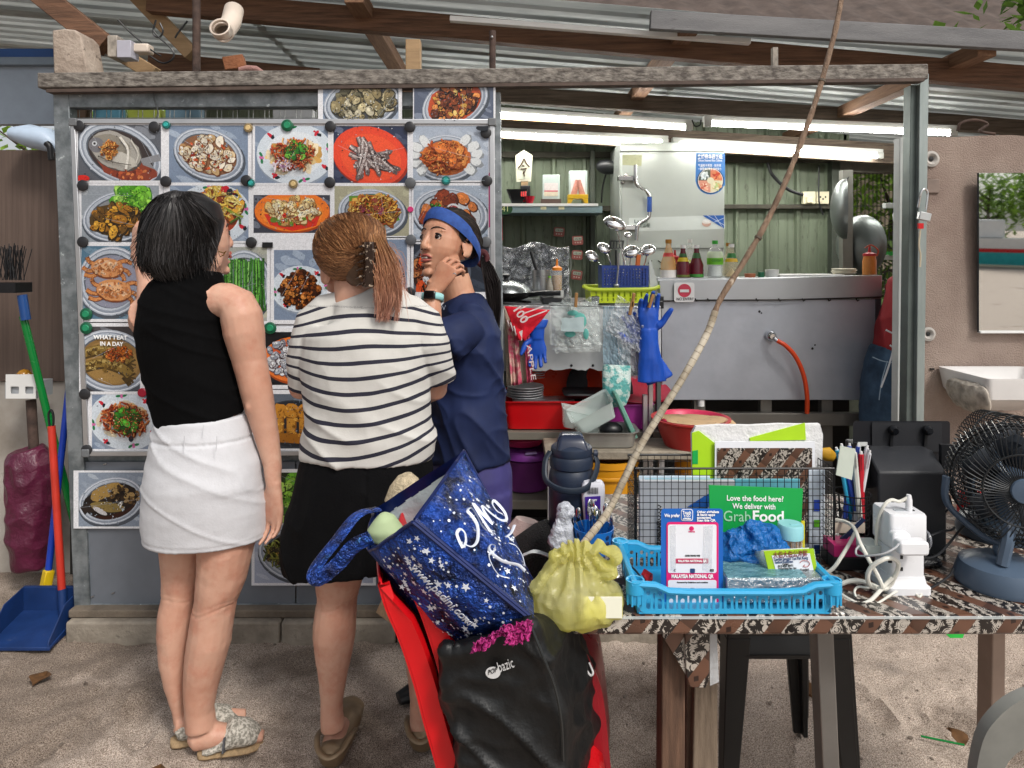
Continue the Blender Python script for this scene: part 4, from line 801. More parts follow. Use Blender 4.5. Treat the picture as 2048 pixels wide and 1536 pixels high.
# ---------------------------------------------------------------- customer in striped shirt
def stripes(name,M0):
 m=mat(name,'#c2c0bb',.85,var=.03,vs=40,bump=.2,bs=200,bdist=.003);t=m.node_tree;N=t.nodes;L=t.links;b=N['Principled BSDF'];base=b.inputs['Base Color'].links[0].from_socket
 a=N.new('ShaderNodeAttribute');a.attribute_name='stripe';f=N.new('ShaderNodeMath');f.operation='FRACT';L.new(a.outputs['Fac'],f.inputs[0])
 c=N.new('ShaderNodeMath');c.operation='LESS_THAN';c.inputs[1].default_value=.27;L.new(f.outputs[0],c.inputs[0])
 x=N.new('ShaderNodeMix');x.data_type='RGBA';L.new(c.outputs[0],x.inputs[0]);L.new(base,x.inputs[6]);x.inputs[7].default_value=(.016,.016,.03,1);L.new(x.outputs[2],b.inputs['Base Color']);return m
def woman_striped():
 Y=1.93
 w=thing('person','woman with light brown hair in a claw clip, striped shirt and black shorts','person',(P(720,0,Y).x,Y,0))
 m=MB()
 m.ell([S(668,742,560,Y+.01,.05),S(670,746,585,Y,.053),S(662,760,608,Y,.058),S(635,825,645,Y,.08),S(612,850,700,Y,.11),S(618,850,780,Y,.11),S(616,856,860,Y,.115),S(606,862,920,Y,.12),S(600,866,1000,Y,.125),S(610,862,1090,Y,.11)],(1,0,0),24)
 m.ell([(P(640,662,Y),.035,.04),(P(624,680,Y),.042,.046),(P(606,720,Y+.02),.042,.044),(P(606,775,Y+.05),.04,.04),(P(625,792,Y+.15),.034,.034),(P(660,785,Y+.24),.025,.025)],None,14)
 hand(m,P(664,784,Y+.25),(.8,.4,.1),(0,.5,-1),1,(25,30,25),.9)
 m.ell([(P(832,662,Y),.035,.04),(P(852,684,Y),.044,.046),(P(872,720,Y+.01),.045,.045),(P(868,775,Y+.06),.04,.04),(P(820,800,Y+.17),.034,.034),(P(780,795,Y+.25),.025,.025)],None,14)
 hand(m,P(776,795,Y+.25),(-.8,.4,.1),(0,.5,-1),-1,(25,30,25),.9)
 for dx in (0,178):
  m.ell([S(a+dx,b+dx,y,Y+(.0 if dx == 0 else .06),(b-a)/2*Y/F*1.1) for a,b,y in ((612,742,1060),(622,734,1110),(629,726,1150),(633,713,1200),(628,711,1245),(627,710,1270),(632,702,1315),(638,693,1360),(642,685,1400),(641,685,1428),(641,691,1455))],(1,0,0),18)
  f=P(666+dx,1470,Y+(.0 if dx == 0 else .06));f.z=.035;m.ell([(f+V((0,-.022,0)),.022,.024),(f+V((0,.0,0)),.034,.034),(f+V((0,.06,.004)),.036,.036),(f+V((0,.14,-.012)),.042,.022),(f+V((0,.2,-.02)),.034,.012)],(1,0,0),14)
 M=hmat(P(694,512,Y+.03),44,4,0,1.0);head_shape(m,M);legwear(remesh(m,'body',SKIN,w,.0045,5),P(0,1196,Y).z,Y)
 face(w,M);lips(w,M)
 t=MB()
 t.ell([S(664,750,594,Y,.062),S(655,765,602,Y,.068),S(632,815,616,Y,.084),S(618,845,636,Y,.102),S(604,858,670,Y,.122),S(602,860,740,Y,.128),S(611,860,790,Y,.126),S(613,862,840,Y,.124),S(607,868,880,Y,.128),S(603,864,908,Y,.128)],(1,0,0),32)
 t.ell([(P(690,625,Y),.04,.062),(P(655,634,Y),.045,.065),(P(634,652,Y),.05,.066),(P(622,690,Y),.052,.06),(P(611,735,Y+.01),.045,.052),(P(612,775,Y+.03),.04,.05)],None,16)
 t.ell([(P(780,625,Y),.04,.062),(P(815,636,Y),.046,.066),(P(840,654,Y),.053,.067),(P(855,690,Y),.056,.062),(P(868,725,Y+.01),.047,.055),(P(875,762,Y+.03),.036,.052)],None,16)
 o=remesh(t,'striped_shirt',stripes('striped_jersey',None),w,.0045,6)
 wrinkle(o,lambda p: .003*nz(p,(7,7,9))+.0095*foldf(p+V((p.z*.7,0,p.x*.5)),(5,4,10))*max(0,min(1,(1.2-p.z)*3)))
 xc=P(732,0,Y).x;me=o.data;L=wl(o);z0=P(0,598,Y).z;per=29*Y/F;at=me.attributes.new('stripe','FLOAT','POINT');vals=[]
 for v in me.vertices:
  p=v.co+L;dx=p.x-xc;up=max(0,min(1,(p.z-z0+.2)/.2));k=2.2*up-1.1*(1-up)
  vals.append((z0-p.z-k*dx*dx*.8*(1 if abs(dx) < .2 else 1)+.035*dx+.004*nz(p,(6,6,6)))/per+20.15)
 zt=z0-.018
 vals=[(.6 if (v.co+L).z > zt else x) for v,x in zip(me.vertices,vals)]
 at.data.foreach_set('value',vals)
 zh=P(0,880,Y).z
 for v in me.vertices:
  p=v.co+L
  if p.z < zh+.06: f=min(1,(zh+.06-p.z)/.08);v.co.z += f*(.02*(p.x-xc)/.18-.004)
 me.update()
 t=MB();t.ell([S(606,864,888,Y,.122),S(603,866,915,Y,.126),S(594,868,960,Y,.135),S(583,870,1010,Y,.142),S(572,874,1060,Y,.146),S(561,880,1100,Y,.148),S(566,880,1116,Y,.146)],(1,0,0),30)
 o=remesh(t,'shorts',mat('black_cotton','#08080a',.9,spec=.15,var=.15,vs=12,bump=.2,bs=180),w,.006,8)
 wrinkle(o,lambda p: (.004*nz(p,(6,6,4))+.009*foldf(p+V((p.z*.3,0,0)),(9,6,3)))*max(0,min(1,(P(0,930,Y).z-p.z)*12))-.006*max(0,min(1,(p.z-P(0,930,Y).z)*14))-(.004 if abs(p.x-P(751,0,Y).x) < .004 else 0))
 GB=mat('bronze_leather','#8f7a5f',.4,.35,var=.15,vs=20)
 for dx,yy in ((0,0),(178,.06)):
  f=P(668+dx,1470,Y+yy);f.z=0;u=MB();u.ell([(f+V((0,-.045,.03)),.024,.026),(f+V((0,-.03,.034)),.036,.034),(f+V((0,.03,.03)),.043,.03),(f+V((0,.12,.035)),.05,.033),(f+V((0,.2,.026)),.043,.024),(f+V((0,.235,.02)),.02,.014)],(1,0,0),18)
  s_=remesh(u,'clog',GB,w,.005,3);wrinkle(s_,lambda p: .001*nz(p,(30,30,30)))
  MB().tube(spl([f+V((-.05,.05,.05)),f+V((-.046,0,.064)),f+V((-.03,-.045,.058)),f+V((.0,-.06,.05)),f+V((.03,-.045,.058)),f+V((.046,0,.068)),f+V((.05,.05,.055))]),.008,8,flat=.5).build('heel_strap',GB,s_)
 hb=MB();hb.ball(P(705,488,Y+.008),(.1,.106,.083),20,(0,R(14),0));hb.ell([S(655,776,500,Y-.012,.085),S(680,770,540,Y-.02,.07),S(702,758,568,Y-.02,.05)],(1,0,0),16)
 h=remesh(hb,'hair',HAIR,w,.006,4);a=h.data.color_attributes.new('Col','FLOAT_COLOR','POINT');a.data.foreach_set('color',[.10,.058,.035,1]*len(h.data.vertices))
 hs_=MB();cpx=P(738,530,Y-.108);ctr=P(705,489,Y+.008)
 cols=['#5f4029','#6f4a30','#83593b','#946a48','#a2764f','#664530']
 for _ in range(1900):
  a0=U(-2.3,.75);ex=U(.9,1.0);s0=ctr+V((.103*math.sin(a0)*ex,U(-.02,.03),.087*math.cos(a0)*ex*(1 if math.cos(a0) > 0 else .85)))
  e=cpx+V((U(-.016,.012),U(-.004,.012),U(-.05,.05)));pts=[]
  for q in range(6):
   f=q/5;p=s0.lerp(e,f);d=p-ctr;rr=1.035+U(0,.02);n=V((d.x/.101,d.y/.107,d.z/.085));l=n.length
   pr=ctr+V((n.x/l*.101,n.y/l*.107,n.z/l*.085))*rr
   sag=V((0,0,-.02*math.sin(f*math.pi)*(1 if a0 < -.9 else .25)));pts.append((pr+sag) if f < .92 else e)
  c=jc(random.choice(cols),.12);strand(hs_,pts,U(.0006,.0014),c,mulc(c,U(.9,1.3)))
 for _ in range(1500):
  u_,w_=U(-1,1),U(-1,1);yb=U(575,646) if rnd() < .75 else U(530,600)
  p0=P(752+u_*14,505+w_*38,Y-.1);mid=P(770+u_*24+U(-6,6),540+w_*20,Y-.118+U(-.02,.02));m2=P(776+u_*24+U(-5,5),(540+yb)/2+10,Y-.118+U(-.02,.025));e=P(768+u_*26*(1-(yb-560)/190)+U(-5,5)+(14 if u_ > .6 else 0),yb,Y-.118+U(-.015,.02))
  c=jc(random.choice(['#8b6040','#a2764f','#b08660','#946a48']),.12);strand(hs_,[p0,mid,m2,e],U(.0006,.0015),c,jc(random.choice(['#c08a76','#b47a68','#c99884','#b98670']),.12))
 for _ in range(40):
  p0=P(U(770,795),U(480,560),Y-.09);strand(hs_,[p0,p0+V((.02,0,-.02)),p0+V((U(.02,.045),0,-U(.06,.12)))],.0007,jc('#b98c64'),jc('#c98f80'))
 hs_.build('hair_strands',HAIR,w,col=True,recalc=False)
 TS=mat('tortoiseshell','#2a1c14',.25,var=0,spots=('#b3a08c',75,.56,.6))
 c=MB();c.loft([[P(x+dx,y,Y-d) for dx,d in ((-14,.118),(-8,.134),(8,.136),(15,.12),(8,.11),(-8,.108))] for x,y in ((738,484),(739,500),(740,530),(739,560),(737,574))])
 k=c.build('claw_clip',TS,w,bevel=.002)
 for q in range(6): MB().tube(spl([P(727,492+q*15,Y-.128),P(718,494+q*15,Y-.12),P(712,497+q*15,Y-.1)],3),[.0035-.0003*i for i in range(7)],6).build('tooth',TS,k)
woman_striped()
# ---------------------------------------------------------------- stall worker with blue headband
def woman_navy():
 Y=2.2
 w=thing('person','woman in navy shirt and blue headband facing left with hand at her cheek','person',(P(935,0,Y).x,Y,0))
 m=MB();fd=V((-.866,-.5,0));sd=V((-.5,.866,0))
 m.ell([(P(906,555,Y+.0),.05,.052),(P(915,585,Y),.05,.052),(P(925,615,Y),.06,.05),(P(930,650,Y),.1,.06),(P(930,700,Y),.13,.085),(P(930,780,Y),.14,.1),(P(934,860,Y),.145,.105),(P(936,930,Y),.155,.115),(P(936,1010,Y),.14,.11)],sd,24)
 for s,dx in ((1,-22),(-1,22)):
  hp=V((P(936,0,Y).x,Y,0))+sd*.08*s
  m.ell([(V((hp.x,hp.y,z)),r,r) for z,r in ((.7,.085),(.55,.075),(.42,.055),(.3,.055),(.15,.042),(.06,.034))],None,16)
  m.ell([(V((hp.x,hp.y,.04))-fd*.04,.03,.035),(V((hp.x,hp.y,.045)),.036,.04),(V((hp.x,hp.y,.03))+fd*.11,.042,.024),(V((hp.x,hp.y,.022))+fd*.18,.03,.014)],sd,12)
 sh=P(944,652,Y-.112);elb=P(856,700,Y-.2);wr=P(866,584,Y-.15)
 m.ell([(P(938,655,Y-.1),.028,.028),(sh.lerp(elb,.2),.034,.036),(sh.lerp(elb,.55),.041,.043),(elb,.039,.04)],None,14);m.ell([(elb,.038,.038),(elb.lerp(wr,.35),.038,.037),(elb.lerp(wr,.75),.03,.028),(wr,.026,.021)],None,14)
 hand(m,wr,(.5,.07,.78),(.5,.8,-.15),1,(30,46,38),.96,thumb=(.8,.1,.6))
 sh=P(912,645,Y+.13);el2=P(880,740,Y+.18);m.ell([(sh,.045,.045),(sh.lerp(el2,.5),.043,.043),(el2,.038,.038)],None,12);wr2=el2+V((-.2,-.02,.02));m.ell([(el2,.038,.038),(el2.lerp(wr2,.5),.034,.033),(wr2,.024,.021)],None,12)
 hand(m,wr2,(-1,0,.05),(0,-.2,-1),1,(20,25,20),.93)
 M=hmat(P(897,495,Y),139,13,3,1.0);head_shape(m,M);remesh(m,'body',SKIN2,w,.0027,3)
 face(w,M,(-.3,.2));lips(w,M,.005)
 NV=mat('navy_jersey','#1f2b50',.7,col2='#131b36',vs=5,bump=.15,bs=300,bdist=.002,spec=.25)
 t=MB();t.ell([(P(920,600,Y+.005),.06,.062),(P(924,612,Y),.085,.072),(P(928,630,Y),.115,.08),(P(930,660,Y),.145,.095),(P(930,710,Y),.155,.108),(P(929,780,Y),.148,.11),(P(931,850,Y),.165,.115),(P(932,908,Y),.17,.12)],sd,30)
 sh=P(948,640,Y-.12);e2=P(888,686,Y-.175);t.ell([(P(935,626,Y-.03),.04,.045),(P(944,636,Y-.08),.046,.05),(P(938,652,Y-.118),.049,.054),(sh.lerp(e2,.55),.051,.058),(e2,.057,.066)],None,18)
 sh=P(912,645,Y+.13);e3=P(892,720,Y+.17);t.ell([(P(920,622,Y+.05),.045,.055),(P(914,632,Y+.1),.055,.06),(sh,.058,.06),(e3,.055,.06)],None,16)
 o=remesh(t,'navy_shirt',NV,w,.0045,14)
 wrinkle(o,lambda p: .004*nz(p,(6,6,6))+.012*foldf(p+V((p.z*.55,0,p.x*.3)),(10,6,3))*max(.45,min(1,(1.3-p.z)*4))+.005*foldf(p,(7,9,14)))
 text('W',.02,mat('logo_grey','#8f98ab',.5),P(878,622,Y-.118),(1,.0,.2),(0,0,1),'chest_logo',o)
 t=MB();t.ell([(P(934,890,Y),.155,.112),(P(935,940,Y),.172,.13),(P(936,1010,Y),.17,.13),(P(936,1040,Y),.155,.118)],sd,24)
 for s in (1,-1):
  hp=V((P(936,0,Y).x,Y,0))+sd*.08*s;t.ell([(V((hp.x,hp.y,z)),r,r*1.05) for z,r in ((.68,.095),(.5,.088),(.3,.072),(.1,.06))],None,16)
 remesh(t,'trousers',mat('violet_trousers','#443f82',.6,col2='#1d1d3c',vs=3),w,.006,6)
 for s in (1,-1):
  hp=V((P(936,0,Y).x,Y,0))+sd*.08*s;u=MB();u.ell([(V((hp.x,hp.y,.03))-fd*.06,.03,.03),(V((hp.x,hp.y,.035)),.04,.036),(V((hp.x,hp.y,.03))+fd*.12,.047,.03),(V((hp.x,hp.y,.02))+fd*.2,.025,.016)],sd,14);u.build('shoe',BLACK,w)
 i3=M.to_3x3().normalized()
 def loc(p): return M@V(p)
 hb=MB();hb.ball((0,-.022,.042),(.08,.093,.083),18);hb.v=[tuple(M@V(x)) for x in hb.v]
 h=remesh(hb,'hair',HAIR,w,.005,3);a=h.data.color_attributes.new('Col','FLOAT_COLOR','POINT');a.data.foreach_set('color',[.018,.014,.013,1]*len(h.data.vertices))
 hs_=MB();tie=V((.0,-.105,.0))
 for _ in range(700):
  th=U(-1.7,1.7);s0=V((.076*math.sin(th),.062-.03*abs(th)-U(0,.02),.045+.076*math.cos(th)*.95)) if abs(th) < 1.45 else V((.078*(1 if th > 0 else -1),U(-.05,.02),U(-.03,.06)))
  pts=[]
  for q in range(6):
   f=q/5;p=s0.lerp(tie,f);d=p-V((0,-.022,.042));n=V((d.x/.08,d.y/.093,d.z/.083));l=max(.3,n.length);pr=V((0,-.022,.042))+V((n.x/l*.08,n.y/l*.093,n.z/l*.083))*(1.02+U(0,.02));pts.append(loc(pr if f < .9 else tie+V((U(-.012,.012),0,U(-.015,.015)))))
  c=jc(random.choice([(.02,.016,.015),(.045,.034,.03),(.012,.01,.01)]),.3);strand(hs_,pts,U(.001,.002),c,c)
 T=loc(tie)
 for _ in range(650):
  a_,b_=U(-1,1),U(-1,1);yb=U(640,684) if rnd() < .7 else U(560,650)
  p0=P(966+a_*7,520+b_*8,T.y+U(-.015,.015));e=P(990+a_*9-(8 if yb > 660 else 0),yb,T.y-.03+b_*.02)
  strand(hs_,[p0,P(980+a_*14,548,T.y-.02+b_*.025),P(988+a_*14,(560+yb)/2,T.y-.035+b_*.025),e],U(.0012,.0024),jc((.016,.013,.013),.4),jc((.022,.018,.018),.4))
 hs_.build('hair_strands',HAIR,w,col=True,recalc=False)
 HBm=mat('blue_headband','#2a4f96',.8,col2='#1d3a78',vs=60,bump=.3,bs=200,bdist=.002)
 rings=[]
 for k in range(41):
  a=2*math.pi*k/40;tilt=.02
  y,z,x=.078*math.cos(a)*1.03-.008,0,.0835*math.sin(a)
  f=math.cos(a);yy=-.012+.098*f;zz=.0+(.078 if f > 0 else .078)*(.5+.5*f)+(-.035)*(.5-.5*f)+.012
  wd=.021 if f > -.5 else .017;c=V((0,-.02,.03));d=V((x,yy,zz))-c;n=V((x,yy*.9,.25*zz)).normalized()
  up=V((0,-.45,.9)) if f > 0 else V((0,-.15,1));up=(up-n*up.dot(n)).normalized()
  p=V((x*1.0,yy,zz))
  rings.append([loc(p+up*wd*q+n*o_) for q,o_ in ((-1,.0005),(-.5,.004),(.5,.004),(1,.0005),(.5,-.004),(-.5,-.004))])
 MB().loft(rings,False,False).build('headband',HBm,w)
 s_=MB()
 for k in range(14): a=2*math.pi*k/14;s_.ball(P(965+9*math.cos(a),517+13*math.sin(a),T.y-.012),(.011,.012,.011),8)
 remesh(s_,'scrunchie',mat('maroon_velvet','#4a1c20',.8,bump=.4),w,.003,2)
 d=(wr-elb).normalized();c=elb.lerp(wr,.9);wt=MB();u,v=frame(d)
 ring=[c+u*(.031*math.cos(a))+v*(.031*math.sin(a)) for a in [2*math.pi*k/20 for k in range(20)]]
 wt.loft([[p+d*q for p in ring] for q in (-.0095,.0095)],False,False);b=wt.build('watch_band',mat('mint_strap','#8fc4c4',.5,var=.03),w,solid=.004)
 wf=(V((-.15,-1,.05))-d*V((-.15,-1,.05)).dot(d)).normalized();sx=d.cross(wf).normalized()
 mt=Matrix((sx,d,wf)).transposed();MB().obox(c+wf*.034,(.034,.024,.011),mt).build('watch_face',mat('watch_glass','#08080a',.12,var=0),b,bevel=.003)
 MB().tube([P(906,548,Y-.19),P(909,546,Y-.193),P(912,549,Y-.19)],.0016,6).build('ring',mat('silver','#d0d0d0',.2,1,var=0),w)
woman_navy()
# ---------------------------------------------------------------- worker in red shirt half hidden by the post
def man_red():
 Y=3.14;s=Y/F
 w=thing('person','worker in red shirt and blue jeans half hidden behind the white post','person',(P(1800,0,Y).x,Y,0))
 m=MB();m.ell([S(1806,1842,500,Y,.05),S(1800,1850,530,Y,.06),S(1788,1875,560,Y,.1),S(1780,1870,620,Y,.13),S(1765,1855,690,Y,.13),S(1740,1840,760,Y,.14),S(1738,1835,830,Y,.13)],(1,0,0),18)
 for a,dy in (((1738,1790),-.0),((1786,1836),.09)): m.ell([S(a[0],a[1],800,Y+dy,.08),S(a[0],a[1]-4,900,Y+dy,.075),S(a[0]+8,a[1]-10,985,Y+dy,.055),S(a[0]+8,a[1]-14,1050,Y+dy,.045)],(1,0,0),14)
 m.ell([(P(1862,575,Y-.06),.05,.05),(P(1880,640,Y-.1),.042,.042),(P(1895,690,Y+.0),.036,.036)],None,12);m.ell([(P(1895,690,Y),.036,.036),(P(1915,680,Y+.18),.026,.024)],None,12);hand(m,P(1916,680,Y+.19),(.1,1,0),(0,0,-1),1)
 m.ell([(P(1798,575,Y+.1),.05,.05),(P(1812,640,Y+.18),.042,.042),(P(1830,680,Y+.3),.026,.024)],None,12);hand(m,P(1832,682,Y+.31),(.1,1,0),(0,0,-1),-1)
 M=hmat(P(1830,455,Y),-60,-8,0);head_shape(m,M);remesh(m,'body',SKIN2,w,.007,3);face(w,M);lips(w,M)
 hb=MB();hb.ball((0,-.018,.045),(.08,.095,.083),16);hb.v=[tuple(M@V(x)) for x in hb.v];hb.col=(.015,.013,.012);hb.build('hair',HAIR,w,col=True)
 t=MB();t.ell([S(1798,1852,540,Y,.07),S(1785,1880,560,Y,.12),S(1776,1875,610,Y,.145),S(1762,1860,660,Y,.145),S(1756,1850,690,Y,.145),S(1752,1848,704,Y,.148)],(1,0,0),22)
 t.ell([(P(1862,570,Y-.06),.06,.06),(P(1876,625,Y-.09),.054,.054)],None,14);t.ell([(P(1798,570,Y+.1),.06,.06),(P(1808,625,Y+.16),.054,.054)],None,14)
 o=remesh(t,'red_shirt',mat('red_cotton','#8f1d24',.85,var=.1,bump=.2),w,.007,4);wrinkle(o,lambda p: .007*ridge(p+V((p.z*.4,0,0)),(9,6,9)))
 t=MB();t.ell([S(1750,1845,698,Y,.142),S(1738,1846,735,Y,.155),S(1728,1845,790,Y,.155),S(1727,1838,850,Y,.14)],(1,0,0),22)
 for a,dy in (((1726,1790),0),((1782,1840),.09)): t.ell([S(a[0],a[1],820,Y+dy,.09),S(a[0]+2,a[1]-4,900,Y+dy,.085),S(a[0]+8,a[1]-10,985,Y+dy,.07),S(a[0]+8,a[1]-12,1062,Y+dy,.065)],(1,0,0),16)
 DN=mat('blue_denim','#3f5a74',.85,col2='#24384c',vs=14,bump=.3,bs=250,bdist=.003)
 o=remesh(t,'jeans',DN,w,.007,4);wrinkle(o,lambda p: .005*ridge(p,(7,5,11)))
 ST=mat('denim_stitch','#8ea3b4',.8)
 MB().tube(spl([P(1745,714,Y-.135),P(1765,722,Y-.155),P(1795,726,Y-.165),P(1830,724,Y-.15)]),.002,5).build('waistband_seam',ST,o);MB().tube(spl([P(1775,722,Y-.158),P(1764,760,Y-.168),P(1758,800,Y-.166)]),.002,5).build('pocket_seam',ST,o)
 MB().tube(spl([P(1780,690,Y-.16),P(1786,700,Y-.165),P(1775,740,Y-.172),P(1762,775,Y-.172)]),.004,6).build('apron_cord',mat('white_cord','#c9cdd2',.8),w)
 MB().tube(spl([P(1772,660,Y-.15),P(1785,666,Y-.153),P(1800,668,Y-.153),P(1840,668,Y-.15)]),.004,6).build('apron_string',mat('white_cord',''),w)
 for x in (1760,1806): MB().obox(P(x,1066,Y+.02)*1,(.09,.24,.07)).build('shoe',BLACK,w,bevel=.02)
man_red()
# ================================================================ kitchen
def bowlprof(r,h,t=.003,foot=.5): return [(r*foot,0),(r*(foot+.3*(1-foot)),h*.25),(r*(foot+.7*(1-foot)),h*.62),(r,h),(r-t,h),(r*(foot+.7*(1-foot))-t,h*.62+t),(r*foot,t)]
def rings_rect(m,secs,c0=True,c1=False,rad=.25):
 m.loft([[V((cx+x,cy+y,z)) for x,y in rrect(-a,-b,a,b,min(a,b)*rad)] for cx,cy,z,a,b in secs],c0,c1);return m
def tub(name,c,hx_,hy,h,mats,label,cat,taper=.82,lip=.012,group=None,t=.003,rad=.25,parts=True):
 x,y,z=c;m=MB()
 rings_rect(m,[(x,y,z,hx_*taper,hy*taper),(x,y,z+h*.5,hx_*(taper+1)/2,hy*(taper+1)/2),(x,y,z+h-.004,hx_,hy),(x,y,z+h,hx_+lip,hy+lip),(x,y,z+h+.003,hx_+lip,hy+lip),(x,y,z+h+.002,hx_-t,hy-t),(x,y,z+h*.5,hx_*(taper+1)/2-t,hy*(taper+1)/2-t),(x,y,z+t,hx_*taper-t,hy*taper-t)],True,True,rad)
 return m.build(name,mats,label=label,cat=cat,group=group)
# --- gas counter with the white front sheet
zt=P(0,617,3.08).z
ct=thing('stove_counter','white sheet metal stove counter with a rust chewed lower edge','counter',P(1170,745,3.3))
xa,xb=P(1005,0,3.06).x,P(1322,0,3.06).x
m=MB();low=[(xa,P(0,742,3.06).z)];n=40
for k in range(1,n): low.append((xa+(xb-xa)*k/n,P(0,742,3.06).z+(U(0,.014) if 11 < k < 24 else U(0,.002))))
low.append((xb,P(0,742,3.06).z));m.prism([V((x,3.06,z)) for x,z in low+[(xb,zt),(xa,zt)]],(0,.012,0))
m.build('front_sheet',mat('white_sheet','#c6c8c8',.5,col2='#aeb1b1',vs=4,spots=('#6b5a4a',10,.7,.76)),ct,smooth=False)
MB().box((xa,3.06,zt),(xb,3.75,zt+.012)).build('counter_top',STEEL,ct,bevel=.002)
MB().box((xa,3.7,.0),(xb,3.72,zt)).build('back_sheet',mat('dark_interior','#2a2724',.8,var=.2),ct)
for px in (1143,1186): MB().ball(P(px,731,3.058),(.006,.003,.006),8).build('screw',BLACK,ct)
for px in (1008,1318): MB().box((P(px-4,0,3.075).x,3.075,0),(P(px+4,0,3.075).x,3.11,zt)).build('leg',mat('post_inner',''),ct)
MB().box((P(1136,0,3.05).x,3.03,P(0,640,3.05).z),(P(1136,0,3.05).x+.012,3.058,P(0,610,3.05).z)).build('gas_knob',BLACK,ct)
# --- shelving unit below
BRN=mat('brown_post','#5d4a42',.6,.3,var=.15)
rk=thing('shelf_rack','two tier metal rack filled with plastic tubs','rack',P(1150,1000,3.1))
x0,x1=P(1003,0,3.02).x,P(1320,0,3.02).x
SHL=mat('shelf_grey','#8d877c',.55,.4,var=.15,vs=6)
for py,h in ((872,16),(1010,18)):
 z=P(0,py,3.02).z;MB().box((x0,3.02,z-h*1.08/1000),(x1,3.03,z+h*1.08/1000)).build('shelf_lip',SHL,rk,bevel=.002);MB().box((x0,3.03,z+h*.0006),(x1,3.6,z+h*.0006+.006)).build('shelf',SHL,rk)
for px in (1007,1290): MB().box((P(px-4,0,3.01).x,3.0,0),(P(px+4,0,3.01).x,3.03,P(0,790,3.01).z)).build('post',BRN if px < 1100 else ALU,rk)
for px in (1302,): MB().box((P(px-4,0,3.02).x,3.02,0),(P(px+4,0,3.02).x,3.05,P(0,770,3.02).z)).build('post',ALU,rk)
zs=P(0,862,3.02).z
tub('plastic_tub',(P(1088,0,3.2).x,3.2,zs),.19,.16,P(0,806,3.02).z-zs,RED,'red rectangular plastic tub on the upper rack shelf','tub',.9)
tub('plastic_tub',(P(1236,0,3.2).x,3.2,zs),.125,.16,P(0,812,3.02).z-zs,mat('magenta_tub','#a3348f',.4,var=.08),'magenta rectangular plastic tub on the upper rack shelf','tub',.9)
zl=P(0,1000,3.02).z
PUR=mat('purple_tub','#6d2a72',.4,var=.1);PNK=mat('pink_tub','#d83a70',.4)
cx=P(1052,0,3.2).x
t=thing('round_tub','deep purple round tub with clip lid on the lower rack shelf','tub',(cx,3.2,zl));MB().lathe([(.098,0),(.112,.13),(.116,.135),(.108,.135),(.095,.005)],(cx,3.2,zl+.004),30).build('tub_body',PUR,t)
MB().lathe([(.112,.0),(.12,.006),(.12,.03),(.112,.04),(.02,.05)],(cx,3.2,zl+.14),30).build('lid',mat('purple_lid','#7d3a92',.35),t);MB().obox((cx+.02,3.085,zl+.185),(.05,.02,.008),(0,R(-5),0)).build('clip',mat('mauve','#8d79a8',.3),t)
for k,(r,c) in enumerate(((.118,PNK),(.12,PNK),(.121,PNK))): MB().lathe([(r*.75,0),(r,.03),(r,.036),(r*.72,.008)],(cx-.02,3.2,zl+.2+k*.013),28).build('basin',c,label=['lowest','middle','top'][k]+' pink basin stacked on the purple tub lid',cat='basin',group='pink basins on the purple tub')
MB().lathe(bowlprof(.14,.085),(cx+.01,3.24,zl+.255),28).build('bowl',mat('aubergine','#3a1633',.4),label='dark aubergine bowl nested over the pink basins',cat='bowl')
zz=P(0,800,3.15).z
def plates(px,py,Y,r,n,mats,label,cat='plate',dz=.011,tilt=(0,0,0)):
 for k in range(n): MB().lathe([(r*.6,0),(r*.7,.004),(r,.012),(r,.015),(r*.66,.007),(.001,.004)],P(px+U(-1.5,1.5),py,Y)+V((0,0,k*dz)),28,rot=tilt).build('plate',mats,label=f'{("lowest", "second", "third", "fourth", "fifth", "top")[k if k < n-1 else 5]} {label}',cat=cat,group=label+'s')
plates(1050,796,3.2,.085,5,mat('white_melamine','#c6c6c8',.3,var=.05),'white plate stacked in the red tub under the towel')
plates(1072,758,3.35,.05,4,mat('white_melamine',''),'small white saucer behind the plate stack','saucer')
rot=(R(62),R(-14),0)
MB().lathe([(.1,0),(.17,.04),(.175,.042),(.165,.044),(.098,.005),(.001,.004)],P(1133,772,3.3),34,rot=rot,sx=1.0).build('oval_plate',mat('orange_red','#d93a16',.3,var=.05),label='large orange red plate leaning on the rack',cat='plate')
MB().lathe([(.09,0),(.15,.045),(.156,.047),(.146,.047),(.088,.006),(.001,.004)],P(1196,782,3.28),34,rot=(R(64),R(8),0)).build('steel_plate',mat('dark_pan','#3a3a3c',.3,.7),label='dark steel pan leaning beside the orange red plate',cat='pan')
rings_rect(MB(),[(P(1190,0,3.12).x,3.12,P(0,792,3.12).z,.12,.07),(P(1190,0,3.12).x,3.12,P(0,784,3.12).z,.145,.09),(P(1190,0,3.12).x,3.12,P(0,781,3.12).z,.14,.085)],True,True).build('black_tray',BLACK,label='shallow black tray on the magenta tub',cat='tray')
MB().prism([P(a,b,3.1) for a,b in ((1024,806),(1030,801),(1148,800),(1152,807))],(0,.1,0)).build('steel_tray',STEEL,label='thin steel tray lying across the red tub',cat='tray')
MB().lathe([(.1,0),(.16,.02),(.162,.03),(.1,.01)],P(1270,790,3.25),24,rot=(R(12),0,0)).build('crimson_basin',mat('crimson','#b31f3d',.4),label='crimson basin rim behind the clear bags',cat='basin')
